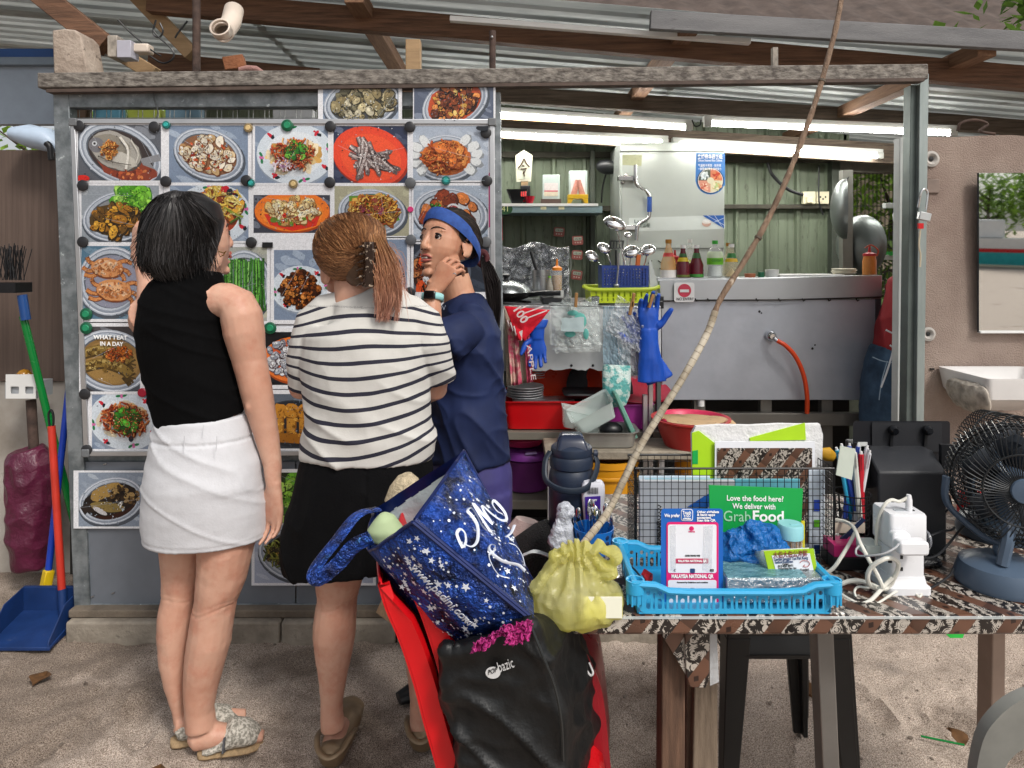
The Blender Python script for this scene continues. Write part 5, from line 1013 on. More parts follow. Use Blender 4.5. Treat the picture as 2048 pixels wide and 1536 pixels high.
# --- things on the stove counter top
Zc=zt+.012
def at(px,Y,z=None): return V((P(px,0,Y).x,Y,Zc if z is None else z))
FOIL=mat('foil','#c9cccf',.22,.9,var=.15,vs=24,bump=1,bs=28,bdist=.03)
g=MB();
def ff(u,v):
 p=P(1000+138*u,595-105*v+6*math.sin(u*9),3.62);return p+V((0,.035*noise.noise(V((u*7,v*6,1)))+.02*noise.noise(V((u*17,v*15,4))),.008*noise.noise(V((u*8,2,v)))))
g.grid(ff,40,34).build('foil_splashback',FOIL,label='crumpled aluminium foil sheet behind the covered wok',cat='foil',solid=.001)
t=thing('covered_wok','black wok with domed steel lid on the gas ring','wok',at(1012,3.3))
wx_=P(1012,0,3.3).x;z0=P(0,590,3.3).z
MB().lathe([(.05,-.03),(.1,-.015),(.135,.012),(.138,.015),(.13,.013),(.05,-.025)],(wx_,3.3,z0),32).build('wok_pan',mat('sooty_iron','#1d1a18',.6,.4,var=.3,vs=30,spots=('#8d8377',50,.6,.68)),t)
MB().lathe([(.125,.014),(.115,.035),(.085,.055),(.04,.068),(.018,.072)],(wx_,3.3,z0),32).build('lid',mat('brushed_lid','#8d9293',.25,.9),t)
MB().lathe([(.012,.07),(.01,.08),(.02,.088),(.021,.095),(.008,.102)],(wx_,3.3,z0),16).build('knob',BLACK,t)
MB().tube(spl([V((wx_+.11,3.26,z0+.002)),V((wx_+.17,3.22,z0+.012)),V((wx_+.25,3.2,z0+.014))]),[.012]*13,8).build('handle',BLACK,t)
MB().lathe([(.12,-.05),(.12,-.03),(.1,-.03),(.1,-.05)],(wx_,3.3,z0),20).build('gas_ring',mat('sooty_iron',''),t)
MB().box((P(1085,0,3.2).x,3.2,Zc),(P(1142,0,3.2).x,3.5,Zc+.028)).build('black_ledge',BLACK,label='low black ledge on the counter under the oil bottle',cat='ledge',bevel=.004)
zb=Zc+.028
t=thing('steel_cup','tall steel cup holding a black spatula','cup',(P(1082,0,3.42).x,3.42,zb));c=P(1083,0,3.42);MB().lathe([(.042,0),(.046,.1),(.043,.1),(.04,.004)],(c.x,3.42,P(0,581,3.42).z),24).build('cup',STEEL,t)
MB().tube([P(1080,560,3.42),P(1069,528,3.42),P(1062,503,3.43)],[.006,.009,.008],8).build('spatula',BLACK,label='black spatula leaning in the steel cup',cat='spatula')
def bottle(name,px,pyb,pyt,Y,w_,body,cap,label,liquid=None,lab=None,capc=None,shape='sauce',cat='bottle',group=None):
 zb,zt_=P(0,pyb,Y).z,P(0,pyt,Y).z;h=zt_-zb;r=w_/2*Y/F;c=V((P(px,0,Y).x,Y,zb));t=thing(name,label,cat,c,group)
 pr={'sauce': [(r*.8,0),(r,.01*h),(r,.4*h),(r*.62,.62*h),(r*.36,.82*h),(r*.36,.92*h)],'soft': [(r*.86,0),(r*.98,.03*h),(r*.9,.3*h),(r,.34*h),(r,.62*h),(r*.72,.76*h),(r*.33,.84*h),(r*.33,.92*h)],'squeeze': [(r*.95,0),(r,.02*h),(r,.5*h),(r*.86,.62*h),(r*.92,.66*h)]}[shape]
 MB().lathe(pr,c,22).build('glass_body',body,t)
 top=pr[-1][1]
 if shape == 'squeeze':
  MB().lathe([(r*.95,top),(r*.95,top+.08*h),(r*.5,top+.12*h),(r*.25,top+.14*h),(r*.14,h)],c,16).build('cap',cap,t)
 else: MB().lathe([(pr[-1][0]*1.12,top-.02*h),(pr[-1][0]*1.12,h),(.0005,h)],c,16).build('cap',cap,t)
 if liquid: MB().lathe([(max(.001,q-.0022),z+.002) for q,z in pr if z <= liquid[1]*h]+[(.001,liquid[1]*h*.9)],c,18).build('sauce',liquid[0],t)
 for (a,b,m_) in (lab or ()):
  def rad(z):
   for i in range(len(pr)-1):
    if pr[i][1] <= z <= pr[i+1][1]: f=(z-pr[i][1])/max(1e-6,pr[i+1][1]-pr[i][1]);return pr[i][0]+(pr[i+1][0]-pr[i][0])*f
   return pr[-1][0]
  MB().lathe([(rad(z*h)+.0012,z*h) for z in (a,(a*2+b)/3,(a+b*2)/3,b)],c,22,c0=False,c1=False).build('label_wrap',m_,t)
 return t
OIL=mat('cooking_oil','#a8741c',.2,var=.05,spec=.8)
bottle('oil_bottle',1114,585,518,3.35,21,clear('clear_plastic','#e0e4e4',.3),mat('orange_cap','#e8871e',.35),'squeeze bottle of golden oil with orange cap on the stove',(OIL,.5),shape='squeeze')
bottle('pepper_jar',1099,588,552,3.28,15,mat('pepper_grey','#9a958a',.5,var=.2,vs=90),mat('lime_cap','#7ac02a',.35),'small spice jar with lime green cap beside the oil bottle',shape='sauce',cat='jar')
rings_rect(MB(),[(P(1116,0,3.26).x,3.26,zb,.024,.02),(P(1116,0,3.26).x,3.26,zb+.03,.026,.022)],True,True).build('seasoning_tub',mat('white_tub','#d0d2d0',.4),label='little white seasoning tub with label before the oil bottle',cat='tub')
TIM=mat('timer_pink','#a8625a',.5,var=.1)
def timer(px,py,Y,rot,label,dark=False):
 t=thing('kitchen_timer',label,'timer',P(px,py,Y),'red framed kitchen timers on the green wall');c=P(px,py,Y);Mr=Euler((0,R(rot),0)).to_matrix()
 m=MB();m.loft([[c+Mr@V((x,-d,z)) for x,z in rrect(-.036,-.031,.036,.031,.012)] for d in (0,.016)]);m.build('case',TIM,t,bevel=.003)
 m=MB();m.prism([c+Mr@V((x,-.0165,z)) for x,z in rrect(-.026,.0,.026,.022,.006)],(0,-.001,0));m.build('screen',mat('lcd','#b8c2b0',.3),t)
 text('15:30',.016,INK,c+Mr@V((-.02,-.018,.004)),Mr@V((1,0,0)),Mr@V((0,0,1)),'digits',t,width=.04)
 for k in (-1,0,1): MB().ball(c+Mr@V((k*.016,-.017,-.014)),(.005,.003,.005),8).build('button',mat('timer_button','#d8c4bc',.5),t)
for a in ((1118,464,4.62,4,'highest red framed kitchen timer, left of the stud'),(1155,481,4.58,-3,'second red framed kitchen timer from the top'),(1154,510,4.58,4,'third red framed kitchen timer with a pointed top'),(1153,550,4.58,8,'lowest red framed kitchen timer beside the wire')): timer(*a)
MB().tube(spl([P(1136,500,4.5),P(1142,530,4.5),P(1135,560,4.5),P(1142,585,4.45),P(1140,600,4.4)]),.005,6).build('cable',mat('grey_cord','#8f948f',.6),label='grey wire hanging down beside the timers',cat='cable')
# --- wall shelf with bowls
Y=4.4;zsf=P(0,410,Y).z
t=thing('wall_shelf','blue-grey steel shelf with pale top edge on the green wall','shelf',P(1100,415,Y))
MB().box((P(950,0,Y).x,Y,P(0,426,Y).z),(P(1205,0,Y).x,Y+.3,P(0,412,Y).z)).build('shelf_box',mat('bluegrey_shelf','#7f959a',.5,.2,var=.12,vs=5),t,bevel=.003)
MB().box((P(950,0,Y).x,Y-.01,P(0,410,Y).z-.008),(P(1196,0,Y).x,Y+.28,P(0,407,Y).z)).build('top_board',WHITE,t)
MB().lathe([(.045,0),(.045,.003),(.0005,.003)],P(1011,418,Y-.001),24,rot=(R(90),0,0),sy=.8).build('sticker',mat('green_sticker','#1f4d2a',.5),t)
text('41',.05,mat('lemon_ink','#d9dc9a',.5),P(1003,423,Y-.006),(1,0,0),(0,0,1),'sticker_mark',t)
for px in (1087,1123): MB().obox(P(px,416,Y-.002),(.036,.003,.02)).build('tape',mat('cream_tape','#d6d1a8',.7),t)
zq=P(0,407,Y).z
def on(px,Y=4.48): return V((P(px,0,Y).x,Y,zq))
t=thing('plaque','cream pentagon plaque with a dark brush character on wooden foot','plaque',on(1047));q=[(1033,363),(1031,311),(1048,300),(1065,311),(1062,363)]
MB().prism([P(a,b,4.5) for a,b in q],(0,.02,0)).build('panel',mat('cream_board','#ddd8c4',.6,var=.08),t);MB().prism([P(1048+(a-1048)*.8,334+(b-334)*.84,4.498) for a,b in q],(0,.001,0)).build('inset',mat('greenish_cream','#cdd2bf',.6,var=.1,spots=('#8d8a7a',60,.68,.72)),t)
BR=mat('brown_ink','#4a3018',.6)
for pts in (((1048,317),(1043,328),(1036,337)),((1048,317),(1053,327),(1059,334)),((1044,331),(1049,332)),((1041,338),(1053,337),(1049,344),(1046,348)),((1047,343),(1049,353))): MB().tube([P(a,b,4.495) for a,b in pts],.0045,5).build('brush_stroke',BR,t)
MB().box((P(1042,0,4.5).x,4.5,P(0,372,4.5).z),(P(1056,0,4.5).x,4.53,P(0,362,4.5).z)).build('neck',mat('tan_wood',''),t);MB().box((P(1041,0,4.5).x,4.49,zq),(P(1061,0,4.5).x,4.55,P(0,371,4.5).z)).build('foot',BLACK,t,bevel=.006)
t=thing('bowl','black square bowl with red marks on the wall shelf','bowl',on(1034,4.46));c=on(1034,4.46);rings_rect(MB(),[(c.x,c.y,c.z,.032,.04),(c.x,c.y,c.z+.09,.068,.07),(c.x,c.y,c.z+.088,.064,.066),(c.x,c.y,c.z+.01,.03,.036)],True,True).build('bowl_body',BLACK,t)
for k in range(3): MB().obox(c+V((.028+k*.013,-.066,.06)),(.009,.006,.034),(R(-16),0,0)).build('red_mark',RED,t)
t=thing('cup','small red tea cup beside the black bowl','cup',on(1059,4.42));c=on(1059,4.42);MB().lathe(bowlprof(.034,.046,.002,.55),c,20).build('cup_body',mat('red_glaze','#a8182c',.25),t);MB().tube(spl([c+V((-.03,0,.04)),c+V((-.046,0,.03)),c+V((-.03,0,.014))]),.004,6).build('handle',mat('red_glaze',''),t)
for px,y0,y1,w_,pic,l,base,bc in ((1102,350,399,34,'pinkcake','white keepsake frame with pink picture on dark base',(44,4),'#4a3830'),(1156,342,392,36,'rose','pale keepsake box with coral figure on gold stand',(40,0),'#4a3830')):
 t=thing('keepsake',l,'ornament',on(px));z0,z1=P(0,y1,4.48).z,P(0,y0,4.48).z;hw=w_/2*4.48/F
 MB().box((P(px,0,4.48).x-hw,4.46,z0),(P(px,0,4.48).x+hw,4.52,z1)).build('case',mat('pale_acrylic','#c2d0cc',.25,var=.05),t,bevel=.004)
 if pic == 'pinkcake':
  for a,b,c_ in ((.36,.66,'#d9d2d0'),(.3,.56,'#c9707a'),(.12,.3,'#d0c6ae')): MB().box((P(px,0,4.459).x-hw*.8,4.458-.001*a,z0+(z1-z0)*a),(P(px,0,4.459).x+hw*.8,4.4595-.001*a,z0+(z1-z0)*b)).build('picture',mat('kp'+c_[1:],c_,.5,var=.1,vs=50),t)
  MB().box((P(px-20,0,4.45).x,4.44,zq),(P(px+20,0,4.45).x,4.53,z0)).build('base',mat('darkbase',bc,.5),t)
 else:
  MB().box((P(px,0,4.459).x-hw*.78,4.457,z0+.01),(P(px,0,4.459).x+hw*.78,4.4595,z1-.02)).build('inset',mat('inset_white','#e2e6e4',.4),t)
  for s in (-1,1):
   MB().ell([(P(px+s*2,360,4.452),.01,.006),(P(px+s*5,375,4.452),.016,.006),(P(px+s*9,391,4.452),.02,.006)],(1,0,0),10).build('figure',mat('coral','#c98a7a',.6,var=.2,vs=60),t)
  GO=mat('gold_paint','#c9a21e',.4,.3,var=.1);z2=P(0,389,4.44).z
  MB().box((P(px-20,0,4.44).x,4.43,P(0,397,4.44).z),(P(px+20,0,4.44).x,4.53,z2)).build('stand_top',GO,t,bevel=.002)
  for s in (-1,1): MB().prism([P(px+s*20,397,4.44),P(px+s*9,397,4.44),P(px+s*14,407,4.44),P(px+s*20,407,4.44)],(0,.08,0)).build('leg',GO,t)
t=thing('wall_fan','black oval fan unit hanging on the green wall near the cabinet','fan',P(1214,333,4.5));MB().ball(P(1214,334,4.55),(.075,.05,.05),18,(0,R(8),0)).build('head',BLACK,t);MB().tube(spl([P(1212,348,4.55),P(1205,375,4.6),P(1203,405,4.65)]),.006,6).build('cord',BLACK,t)
m=MB();m.box((P(1000,0,4.5).x,4.5,P(0,480,4.5).z),(P(1005,0,4.5).x,4.52,P(0,435,4.5).z));m.build('red_strip',RED,label='narrow red sign strip at the left under the shelf',cat='sign')
# --- steel cabinet
Y=4.25
t=thing('steamer_cabinet','tall pale steel steamer cabinet with bent lever handle','cabinet',P(1344,550,Y))
CAB=mat('cabinet_steel','#c5ccc6',.32,.55,var=.06,vs=2.5)
MB().box((P(1240,0,Y).x,Y+.012,.4),(P(1450,0,Y).x,4.68,P(0,284,Y).z)).build('cabinet_body',CAB,t,bevel=.004)
MB().box((P(1243,0,Y).x,Y,P(0,497,Y).z),(P(1449,0,Y).x,Y+.014,P(0,306,Y).z)).build('door',CAB,t,bevel=.004)
MB().box((P(1240,0,Y).x,Y-.004,P(0,303,Y).z),(P(1450,0,Y).x,Y+.02,P(0,288,Y).z)).build('top_rail',CAB,t,bevel=.003)
pts=[(1271,330),(1271,360),(1276,372),(1292,382),(1299,395),(1299,425),(1296,436),(1282,445),(1275,455),(1273,481)]
h=MB().tube(spl([P(a,b,Y-.06) for a,b in pts],5),.0115,12).build('lever_handle',CHROME,t);MB().tube([P(1299,394,Y-.06),P(1299,424,Y-.06)],.0145,12).build('blue_grip',mat('blue_grip','#2a4f9c',.5),h)
for py in (356,455): MB().box(P(1237,py+5,Y-.05),P(1276,py-5,Y-.05)+V((0,.05,0))).build('latch',CHROME,t,bevel=.003)
MB().ball(P(1252,350,Y-.01),(.012,.01,.012),10).build('bolt',CHROME,t);MB().ball(P(1246,365,Y-.02),(.014,.012,.014),10).build('bolt',CHROME,t)
BL_=mat('poster_blue','#2f72b8',.45);yq=Y-.0012
pst=MB();q=[(1392,306),(1450,306),(1450,372)]+[(1421+29*math.cos(a),362+27*math.sin(a)) for a in [R(20+14*k) for k in range(11)]]+[(1391,362)]
pst.prism([P(a,b,yq) for a,b in q],(0,.0008,0));ps=pst.build('poster',BL_,t,smooth=False)
text('来博豪华蒸饭柜',.03,WINK,P(1395,317,yq-.003),(1,0,0),(0,0,1),'lettering',ps,width=50*Y/F,bold=.0006)
text('Deluxe Steamed Rice Cabinet',.02,WINK,P(1396,323,yq-.003),(1,0,0),(0,0,1),'lettering',ps,width=48*Y/F)
for yy,tx in ((333,'气温柜子蒸饭 · 效率高'),(340,'一款蒸食好帮手 省时省力')): text(tx,.018,WINK,P(1396,yy,yq-.003),(1,0,0),(0,0,1),'lettering',ps,width=46*Y/F)
m=PR(yq-.002);m.ell(1421,361,27,26,'#17355f');m.ell(1421,361,25,24.5,'#e8e8e6')
for a0,c in ((180,'#4a5548'),(270,'#c9785a'),(0,'#d6d0b0'),(90,'#d2907a')): m.poly([(1421,361)]+[(1421+24*math.cos(R(a0+9*k)),361+23.5*math.sin(R(a0+9*k))) for k in range(11)],c)
for dx,dy,cs in ((-11,-10,['#dfe6e8','#b8c6cc']),(12,-10,['#c9482a','#d98a5a','#a8321c']),(-11,12,['#d9a58a','#c2614a','#e6d0b8']),(12,12,['#a8b878','#e0d8b8','#d0a070'])): m.scat(26,1421+dx,361+dy,8,7,3,cs)
m.ell(1421,361,7,6.5,'#d9d4b8');m.build('poster_dishes',PRINT,ps,col=True,smooth=False,recalc=False)
bn=MB();bn.prism([P(a,b,yq) for a,b in ((1258,436),(1449,430),(1449,458),(1300,462),(1258,463))],(0,.0008,0));bn=bn.build('banner',mat('banner_white','#d5dcd8',.4,var=.04),t,smooth=False)
bq=PR(yq-.002);bq.poly([(1405,431),(1448,430.5),(1448,457)],'#2b62b4');bq.strip([(1415,431),(1448,450)],.8,'#e8eef4');bq.strip([(1430,432),(1446,456)],.8,'#e8eef4');bq.strip([(1448,436),(1425,446)],.8,'#e8eef4');bq.ell(1413,447,9,6.5,'#d6b0a0');bq.ell(1413,444,9,3.5,'#efe9e4');bq.ell(1413,441,7,3,'#f4f4f2');bq.build('banner_picture',PRINT,bn,col=True,smooth=False,recalc=False)
text('Laibo',.03,mat('green_ink','#3d5a4a',.5),P(1268,446,yq-.003),(1,0,0),(0,0,1),'lettering',bn,width=26*Y/F);text('蒸饭柜',.03,mat('green_ink',''),P(1276,454,yq-.003),(1,0,0),(0,0,1),'lettering',bn,width=24*Y/F)
sk=MB();sk.prism([P(a,b,yq) for a,b in ((1245,310),(1284,310),(1283,332),(1245,330))],(0,.0008,0));sk.build('rating_plate',mat('pale_yellow','#c4c8a0',.5,spots=('#4a5a48',90,.62,.66)),t)
for k in range(7):
 for j in range(2): MB().obox(P(1300+k*20+(j*3),524+j*15,Y+.01),(.03,.006,.006),(0,R(35 if k % 2 else -35),0)).build('vent_slot',DARK,t)
# --- stainless stove back panel with splash lip
Y=3.3
t=thing('cooking_range','big stainless cooking range seen from behind','range',P(1540,850,Y))
RNG=mat('range_steel','#bcc1ca',.38,.45,col2='#9da3ad',vs=2.2,spots=('#c3c8ce',60,.72,.76),bump=.12,bs=2.5,bdist=.05)
def rngpt(px,py,y=Y): return P(px,py,y)
quad=lambda pts,d,y: MB().prism([P(a,b,y) for a,b in pts],(0,d,0))
quad([(1323,603),(1756,598),(1752,800),(1345,800),(1324,790)],.02,Y).build('back_panel',RNG,t,bevel=.002)
quad([(1318,560),(1765,550),(1764,597),(1320,602)],.06,Y-.012).build('splash_lip',mat('lip_steel','#b8bcc0',.38,.6,var=.08,vs=3),t,bevel=.004)
MB().box((P(1318,0,Y).x,Y+.03,P(0,560,Y).z-.02),(P(1764,0,Y).x,Y+.34,P(0,556,Y).z)).build('top_ledge',STEEL,t,bevel=.003)
MB().tube([P(1322,602,Y-.014),P(1420,600,Y-.016),P(1560,600,Y-.016),P(1762,594,Y-.014)],.0035,6).build('wire_line',DARK,t)
for px in (1393,1418,1515,1560,1607,1658,1715): MB().tube([P(px-3,597,Y-.016),P(px,602,Y-.022),P(px+3,600,Y-.018)],.0035,5).build('wire_tie',DARK,t)
MB().box((P(1750,0,Y).x,Y-.005,P(0,830,Y).z),(P(1760,0,Y).x,Y+.04,P(0,597,Y).z)).build('corner_post',mat('range_post','#5f646a',.4,.6),t)
MB().box((P(1345,0,Y).x,Y+.3,0),(P(1760,0,Y).x,Y+.34,P(0,560,Y).z)).build('inner_shell',mat('dark_interior',''),t)
MB().box((P(1345,0,Y).x,Y-.02,P(0,850,Y).z),(P(1740,0,Y).x,Y+.02,P(0,825,Y).z)).build('lower_rail',mat('rail_steel','#77746e',.45,.5,var=.1),t,bevel=.003)
for px in (1403,1537,1660): MB().box((P(px-11,0,Y).x,Y+.03,0),(P(px+11,0,Y).x,Y+.07,P(0,800,Y).z)).build('leg',mat('rail_steel',''),t)
MB().tube([P(1402,812,Y+.02),P(1402,790,Y+.02)],.016,12).build('drain_stub',WHITE,t)
for px,py,r in ((1519,623,.006),(1523,626,.004),(1625,697,.006),(1630,690,.004)): MB().ball(P(px,py,Y-.001),(r,.003,r),8).build('screw',INK,t)
t=thing('gas_hose','orange gas hose curving down from the chrome valve','hose',P(1540,672,Y));c=P(1541,672,Y-.01)
MB().lathe([(.024,0),(.026,.008),(.02,.022),(.012,.03)],c,20,rot=(R(90),0,0)).build('valve',CHROME,t);MB().tube([c+V((.008,-.03,-.008)),P(1556,683,Y-.05)],.011,10).build('nozzle',CHROME,t)
MB().tube(spl([P(1554,681,Y-.05),P(1572,692,Y-.06),P(1592,715,Y-.06),P(1607,750,Y-.055),P(1614,790,Y-.05),P(1614,826,Y-.03)],6),.0105,12).build('hose',mat('orange_hose','#d9481c',.4,var=.06),t)
t=thing('no_entry_sign','square white sign with red no entry disc wired to the range','sign',P(1368,585,Y-.03))
MB().loft([[P(x,y,Y-.022-d) for x,y in rrect(1348,565,1389,604,5)] for d in (0,.004)]).build('sign_board',mat('sign_white','#dedfe0',.4),t)
MB().lathe([(13.2*Y/F,0),(13.2*Y/F,.0012),(.0005,.0012)],P(1369,581,Y-.0262),32,rot=(R(90),0,0)).build('disc',mat('sign_red','#c23a52',.45),t)
MB().box(P(1360,584.5,Y-.0295),P(1378,579,Y-.0295)+V((0,.001,0))).build('bar',mat('sign_white',''),t)
text('NO ENTRY',.018,INK,P(1353,600.5,Y-.028),(1,0,.01),(0,0,1),'lettering',t,width=34*Y/F)
zr=556;CG=clear('clear_glass','#dfe6e2',.32)
KET=mat('dark_ketchup','#5d1424',.25,var=.05)
bottle('sauce_bottle',1337,zr+1,479,3.42,31,clear('amber_glass','#d9b070',.5),mat('gold_cap','#b07a2a',.4,.3),'tall amber sauce bottle with white and red labels, leftmost on the range',(mat('amber_liquid','#c08a4a',.3),.3),((.03,.22,mat('label_white','#e0dcd8',.5)),(.56,.66,mat('label_red','#c43a36',.5))))
bottle('sauce_bottle',1366,zr,490,3.4,26,KET,WHITE,'dark red sauce bottle with yellow neck label',None,((.5,.62,mat('label_yellow','#c9b21e',.5)),(.64,.74,mat('label_green','#2a5a2a',.5)),(.03,.1,mat('label_olive','#5d6a2a',.5))))
bottle('sauce_bottle',1393,zr,490,3.42,27,KET,WHITE,'dark red sauce bottle with green neck label',None,((.6,.76,mat('label_green','')),(.03,.12,mat('label_green2','#3f8a3a',.5))))
bottle('cordial_bottle',1380,zr-4,478,3.52,24,clear('clear_plastic',''),WHITE,'clear bottle with white cap behind the two ketchup bottles',(mat('lime_liquid','#a8c24a',.2),.5),(),shape='soft')
bottle('soft_drink_bottle',1430,zr-2,481,3.42,31,clear('clear_plastic',''),mat('green_cap','#3ab03a',.35),'clear drink bottle with green cap and green label',(mat('water_clear','#d5dedb',.1),.33),((.34,.52,mat('label_lime','#6fc030',.45)),(.52,.7,mat('label_pale','#cfe0c0',.45))),shape='soft')
text('dainail',.022,mat('green_ink2','#1a6a2a',.5),P(1423,523,3.377),(1,0,.0),(0,0,1),'bottle_lettering',None,width=19*3.4/F)
o=bpy.data.objects['bottle_lettering'];o.parent=bpy.data.objects['soft_drink_bottle'];o.location=-o.parent.location
bottle('sauce_bottle',1463,zr-2,488,3.4,27,clear('amber_glass2','#c9c0a0',.4),WHITE,'pale sauce bottle with yellow and green shoulder label, rightmost',(mat('pale_liquid','#c9b280',.3),.3),((.46,.56,mat('label_yellow2','#d9b02a',.5)),(.58,.72,mat('label_green3','#2f7a3a',.5))))
bottle('sauce_bottle',1456,zr-4,486,3.55,20,clear('amber_glass2',''),mat('gold_cap',''),'gold capped bottle half hidden behind the rightmost bottle',None,())
bottle('sauce_bottle',1350,zr-4,500,3.56,22,mat('red_bottle','#b8301e',.3),mat('red_cap','#b01c22',.4),'red squeeze bottle behind the amber bottle',None,(),shape='squeeze')
bottle('squeeze_bottle',1739,552,492,3.36,26,mat('orange_sauce','#c98038',.35,var=.12,vs=14,stretch=(6,6,1)),mat('red_cap',''),'squeeze bottle of orange sauce with red nozzle cap at the right end',None,(),shape='squeeze')
MB().tube(spl([P(1730,496,3.34),P(1742,490,3.32),P(1756,500,3.33),P(1754,512,3.34)]),.003,6).build('cap_tether',mat('orange_tether','#c8502a',.4),label='thin orange cap tether curling off the orange sauce bottle',cat='tether')
for px,w_,h_,c,l in ((1500,22,9,'#b06a4a','low terracotta dish on the range ledge'),(1522,13,12,'#1f6a4a','small green lidded cup on the range ledge'),(1544,26,17,'#d9dbd9','white plastic tub on the range ledge')):
 b=V((P(px,0,3.42).x,3.42,P(0,556,3.4).z));MB().lathe([(w_*.5*.0022,0),(w_*.5*.00245,h_*.0022),(w_*.5*.0025,h_*.0024),(.0005,h_*.0025)],b,18).build('condiment_tub',mat('ct'+c[1:],c,.4),label=l,cat='tub')
MB().box((P(1560,0,3.4).x,3.4,P(0,556,3.4).z),(P(1690,0,3.4).x,3.6,P(0,549,3.4).z)).build('white_board',WHITE,label='white cutting board lying on the range ledge',cat='board',bevel=.003)
m=MB();c=P(1688,548,3.5)
for k in range(4): m.lathe([(.05,0),(.058,.008),(.055,.01)],c+V((U(-.005,.005),0,k*.006)),18)
m.build('cloth_stack',mat('cream_cloth','#d8d4c2',.8),label='folded pale cloths piled at the right of the ledge',cat='cloth')
# --- baskets with ladles
Y=3.15
LIME=mat('lime_basket','#b4c61e',.4,var=.05);BLU=mat('navy_basket','#27408a',.4,var=.06)
t=thing('lime_basket','lime green slotted tray basket carrying the blue utensil basket','basket',P(1243,605,Y))
w2=132*Y/F;x0=P(1183,0,Y).x;z0=P(0,606,Y).z;hh=P(0,580,Y).z-z0;wb_=P(1304,0,Y).x-x0
holes=[]
for k in range(10):
 cxh=.022+k*(wb_-.044)/9;holes += [[(cxh-.0035,.028),(cxh+.0035,.028),(cxh+.0035,hh-.008),(cxh-.0035,hh-.008)],[(cxh-.0035,.007),(cxh+.0035,.007),(cxh+.0035,.022),(cxh-.0035,.022)]]
plate_with_holes('front_wall',[(0,0),(wb_,0),(wb_+.006,hh),(-.006,hh)],holes,(x0,Y,z0),(1,0,0),(0,0,1),.003,LIME,t)
plate_with_holes('back_wall',[(0,0),(wb_,0),(wb_+.006,hh),(-.006,hh)],holes,(x0,Y+.24,z0),(1,0,0),(0,0,1),.003,LIME,t)
for xx in (x0,x0+wb_): MB().box((xx-.0015,Y,z0),(xx+.0015,Y+.24,z0+hh)).build('side_wall',LIME,t)
MB().box((x0,Y,z0),(x0+wb_,Y+.24,z0+.003)).build('floor',LIME,t)
rm=MB()
rm.tube(spl([P(1168,573,Y),P(1185,579,Y-.005),P(1243,579,Y-.008),P(1300,578,Y-.005),P(1317,574,Y)]),.0085,8);rm.tube([P(1168,573,Y),P(1168,572,Y+.25),P(1317,572,Y+.25),P(1317,574,Y)],.0085,8);rm.build('rim',LIME,t)
for px in (1190,1318): MB().box((P(px-7,0,Y).x,Y-.03,P(0,612,Y).z-.01),(P(px+7,0,Y).x,Y+.02,P(0,592,Y).z)).build('bracket',BLACK,label=('left' if px < 1200 else 'right')+' black bracket under the lime green basket',cat='bracket',bevel=.003)
MB().box((P(1178,0,3.17).x,3.17,zt),(P(1318,0,3.17).x,3.4,z0)).build('basket_stand',mat('post_inner',''),label='grey box stand beneath the lime basket',cat='stand')
Y=3.2;t=thing('utensil_basket','dark blue perforated basket full of ladles','basket',P(1249,575,Y))
x0,x1=P(1204,0,Y).x,P(1297,0,Y).x;z0,z1=P(0,577,Y).z,P(0,531,Y).z;w_=x1-x0;h_=z1-z0
holes=[capsule(.014+i*(w_-.028)/13,.018+j*(h_-.036)/5,.008,.0105,4) for i in range(14) for j in range(6) if not (5 < i < 8 and j > 2 and False)]
for nm,yy in (('front_wall',Y),('back_wall',Y+.13)): plate_with_holes(nm,rrect(0,0,w_,h_,.01),holes,(x0,yy,z0),(1,0,0),(0,0,1),.003,BLU,t)
for xx in (x0,x1): MB().box((xx-.0015,Y,z0),(xx+.0015,Y+.13,z1)).build('side_wall',BLU,t)
MB().box((x0,Y,z0),(x1,Y+.13,z0+.003)).build('floor',BLU,t)
def ladle(px0,py0,px1,py1,r,ang,Y,label,name='ladle',m_=None,sc_=(1,.9,.45)):
 t=thing(name,label,name,P(px0,py0,Y),'ladles and spoons in the blue basket');m_=m_ or CHROME
 MB().tube(spl([P(px0,py0,Y),P((px0+px1)/2+3,(py0+py1)/2,Y),P(px1,py1,Y)]),[.006]*13,8,flat=.5).build('handle',m_,t)
 MB().ball(P(px1,py1,Y),(r*sc_[0],r*sc_[1],r*sc_[2]),16,(R(50),R(ang),0)).build('bowl',m_,t)
for a in ((1252,560,1230,447,.055,20,3.22,'tallest wide ladle leaning above the others','ladle',None,(1,.7,.4)),(1222,560,1184,512,.034,30,3.25,'low ladle poking out at the far left'),(1228,555,1208,496,.035,25,3.28,'ladle curving up at the left'),(1250,560,1262,503,.04,-20,3.26,'middle round ladle with a shiny bowl'),(1275,560,1296,500,.036,-20,3.25,'right ladle with a deep round bowl'),(1240,575,1256,470,.02,0,3.3,'slender spoon behind the tall ladle'),(1262,560,1278,508,.026,-25,3.3,'small ladle behind the right one')): ladle(*a)
t=thing('spatula','grey slotted spatula standing in the blue basket','spatula',P(1230,540,3.27));MB().tube([P(1232,560,3.27),P(1232,500,3.27)],.005,8).build('handle',BLACK,t)
plate_with_holes('blade',[(-.035,0),(.03,0),(.036,.04),(-.034,.04)],[[(-.024+k*.014,.006),(-.017+k*.014,.006),(-.016+k*.014,.034),(-.023+k*.014,.034)] for k in range(4)],P(1233,498,3.27),(1,0,0),(0,0,1),.002,mat('dull_black','#3a3d3c',.5),t)
t=thing('spoon','long spoon hooked over the front of the blue basket','spoon',P(1235,560,3.19));MB().tube([P(1238,506,3.17),P(1236,540,3.175),P(1233,568,3.18)],.0045,8).build('handle',STEEL,t);MB().ball(P(1233,571,3.18),(.013,.004,.009),10).build('tip',STEEL,t)
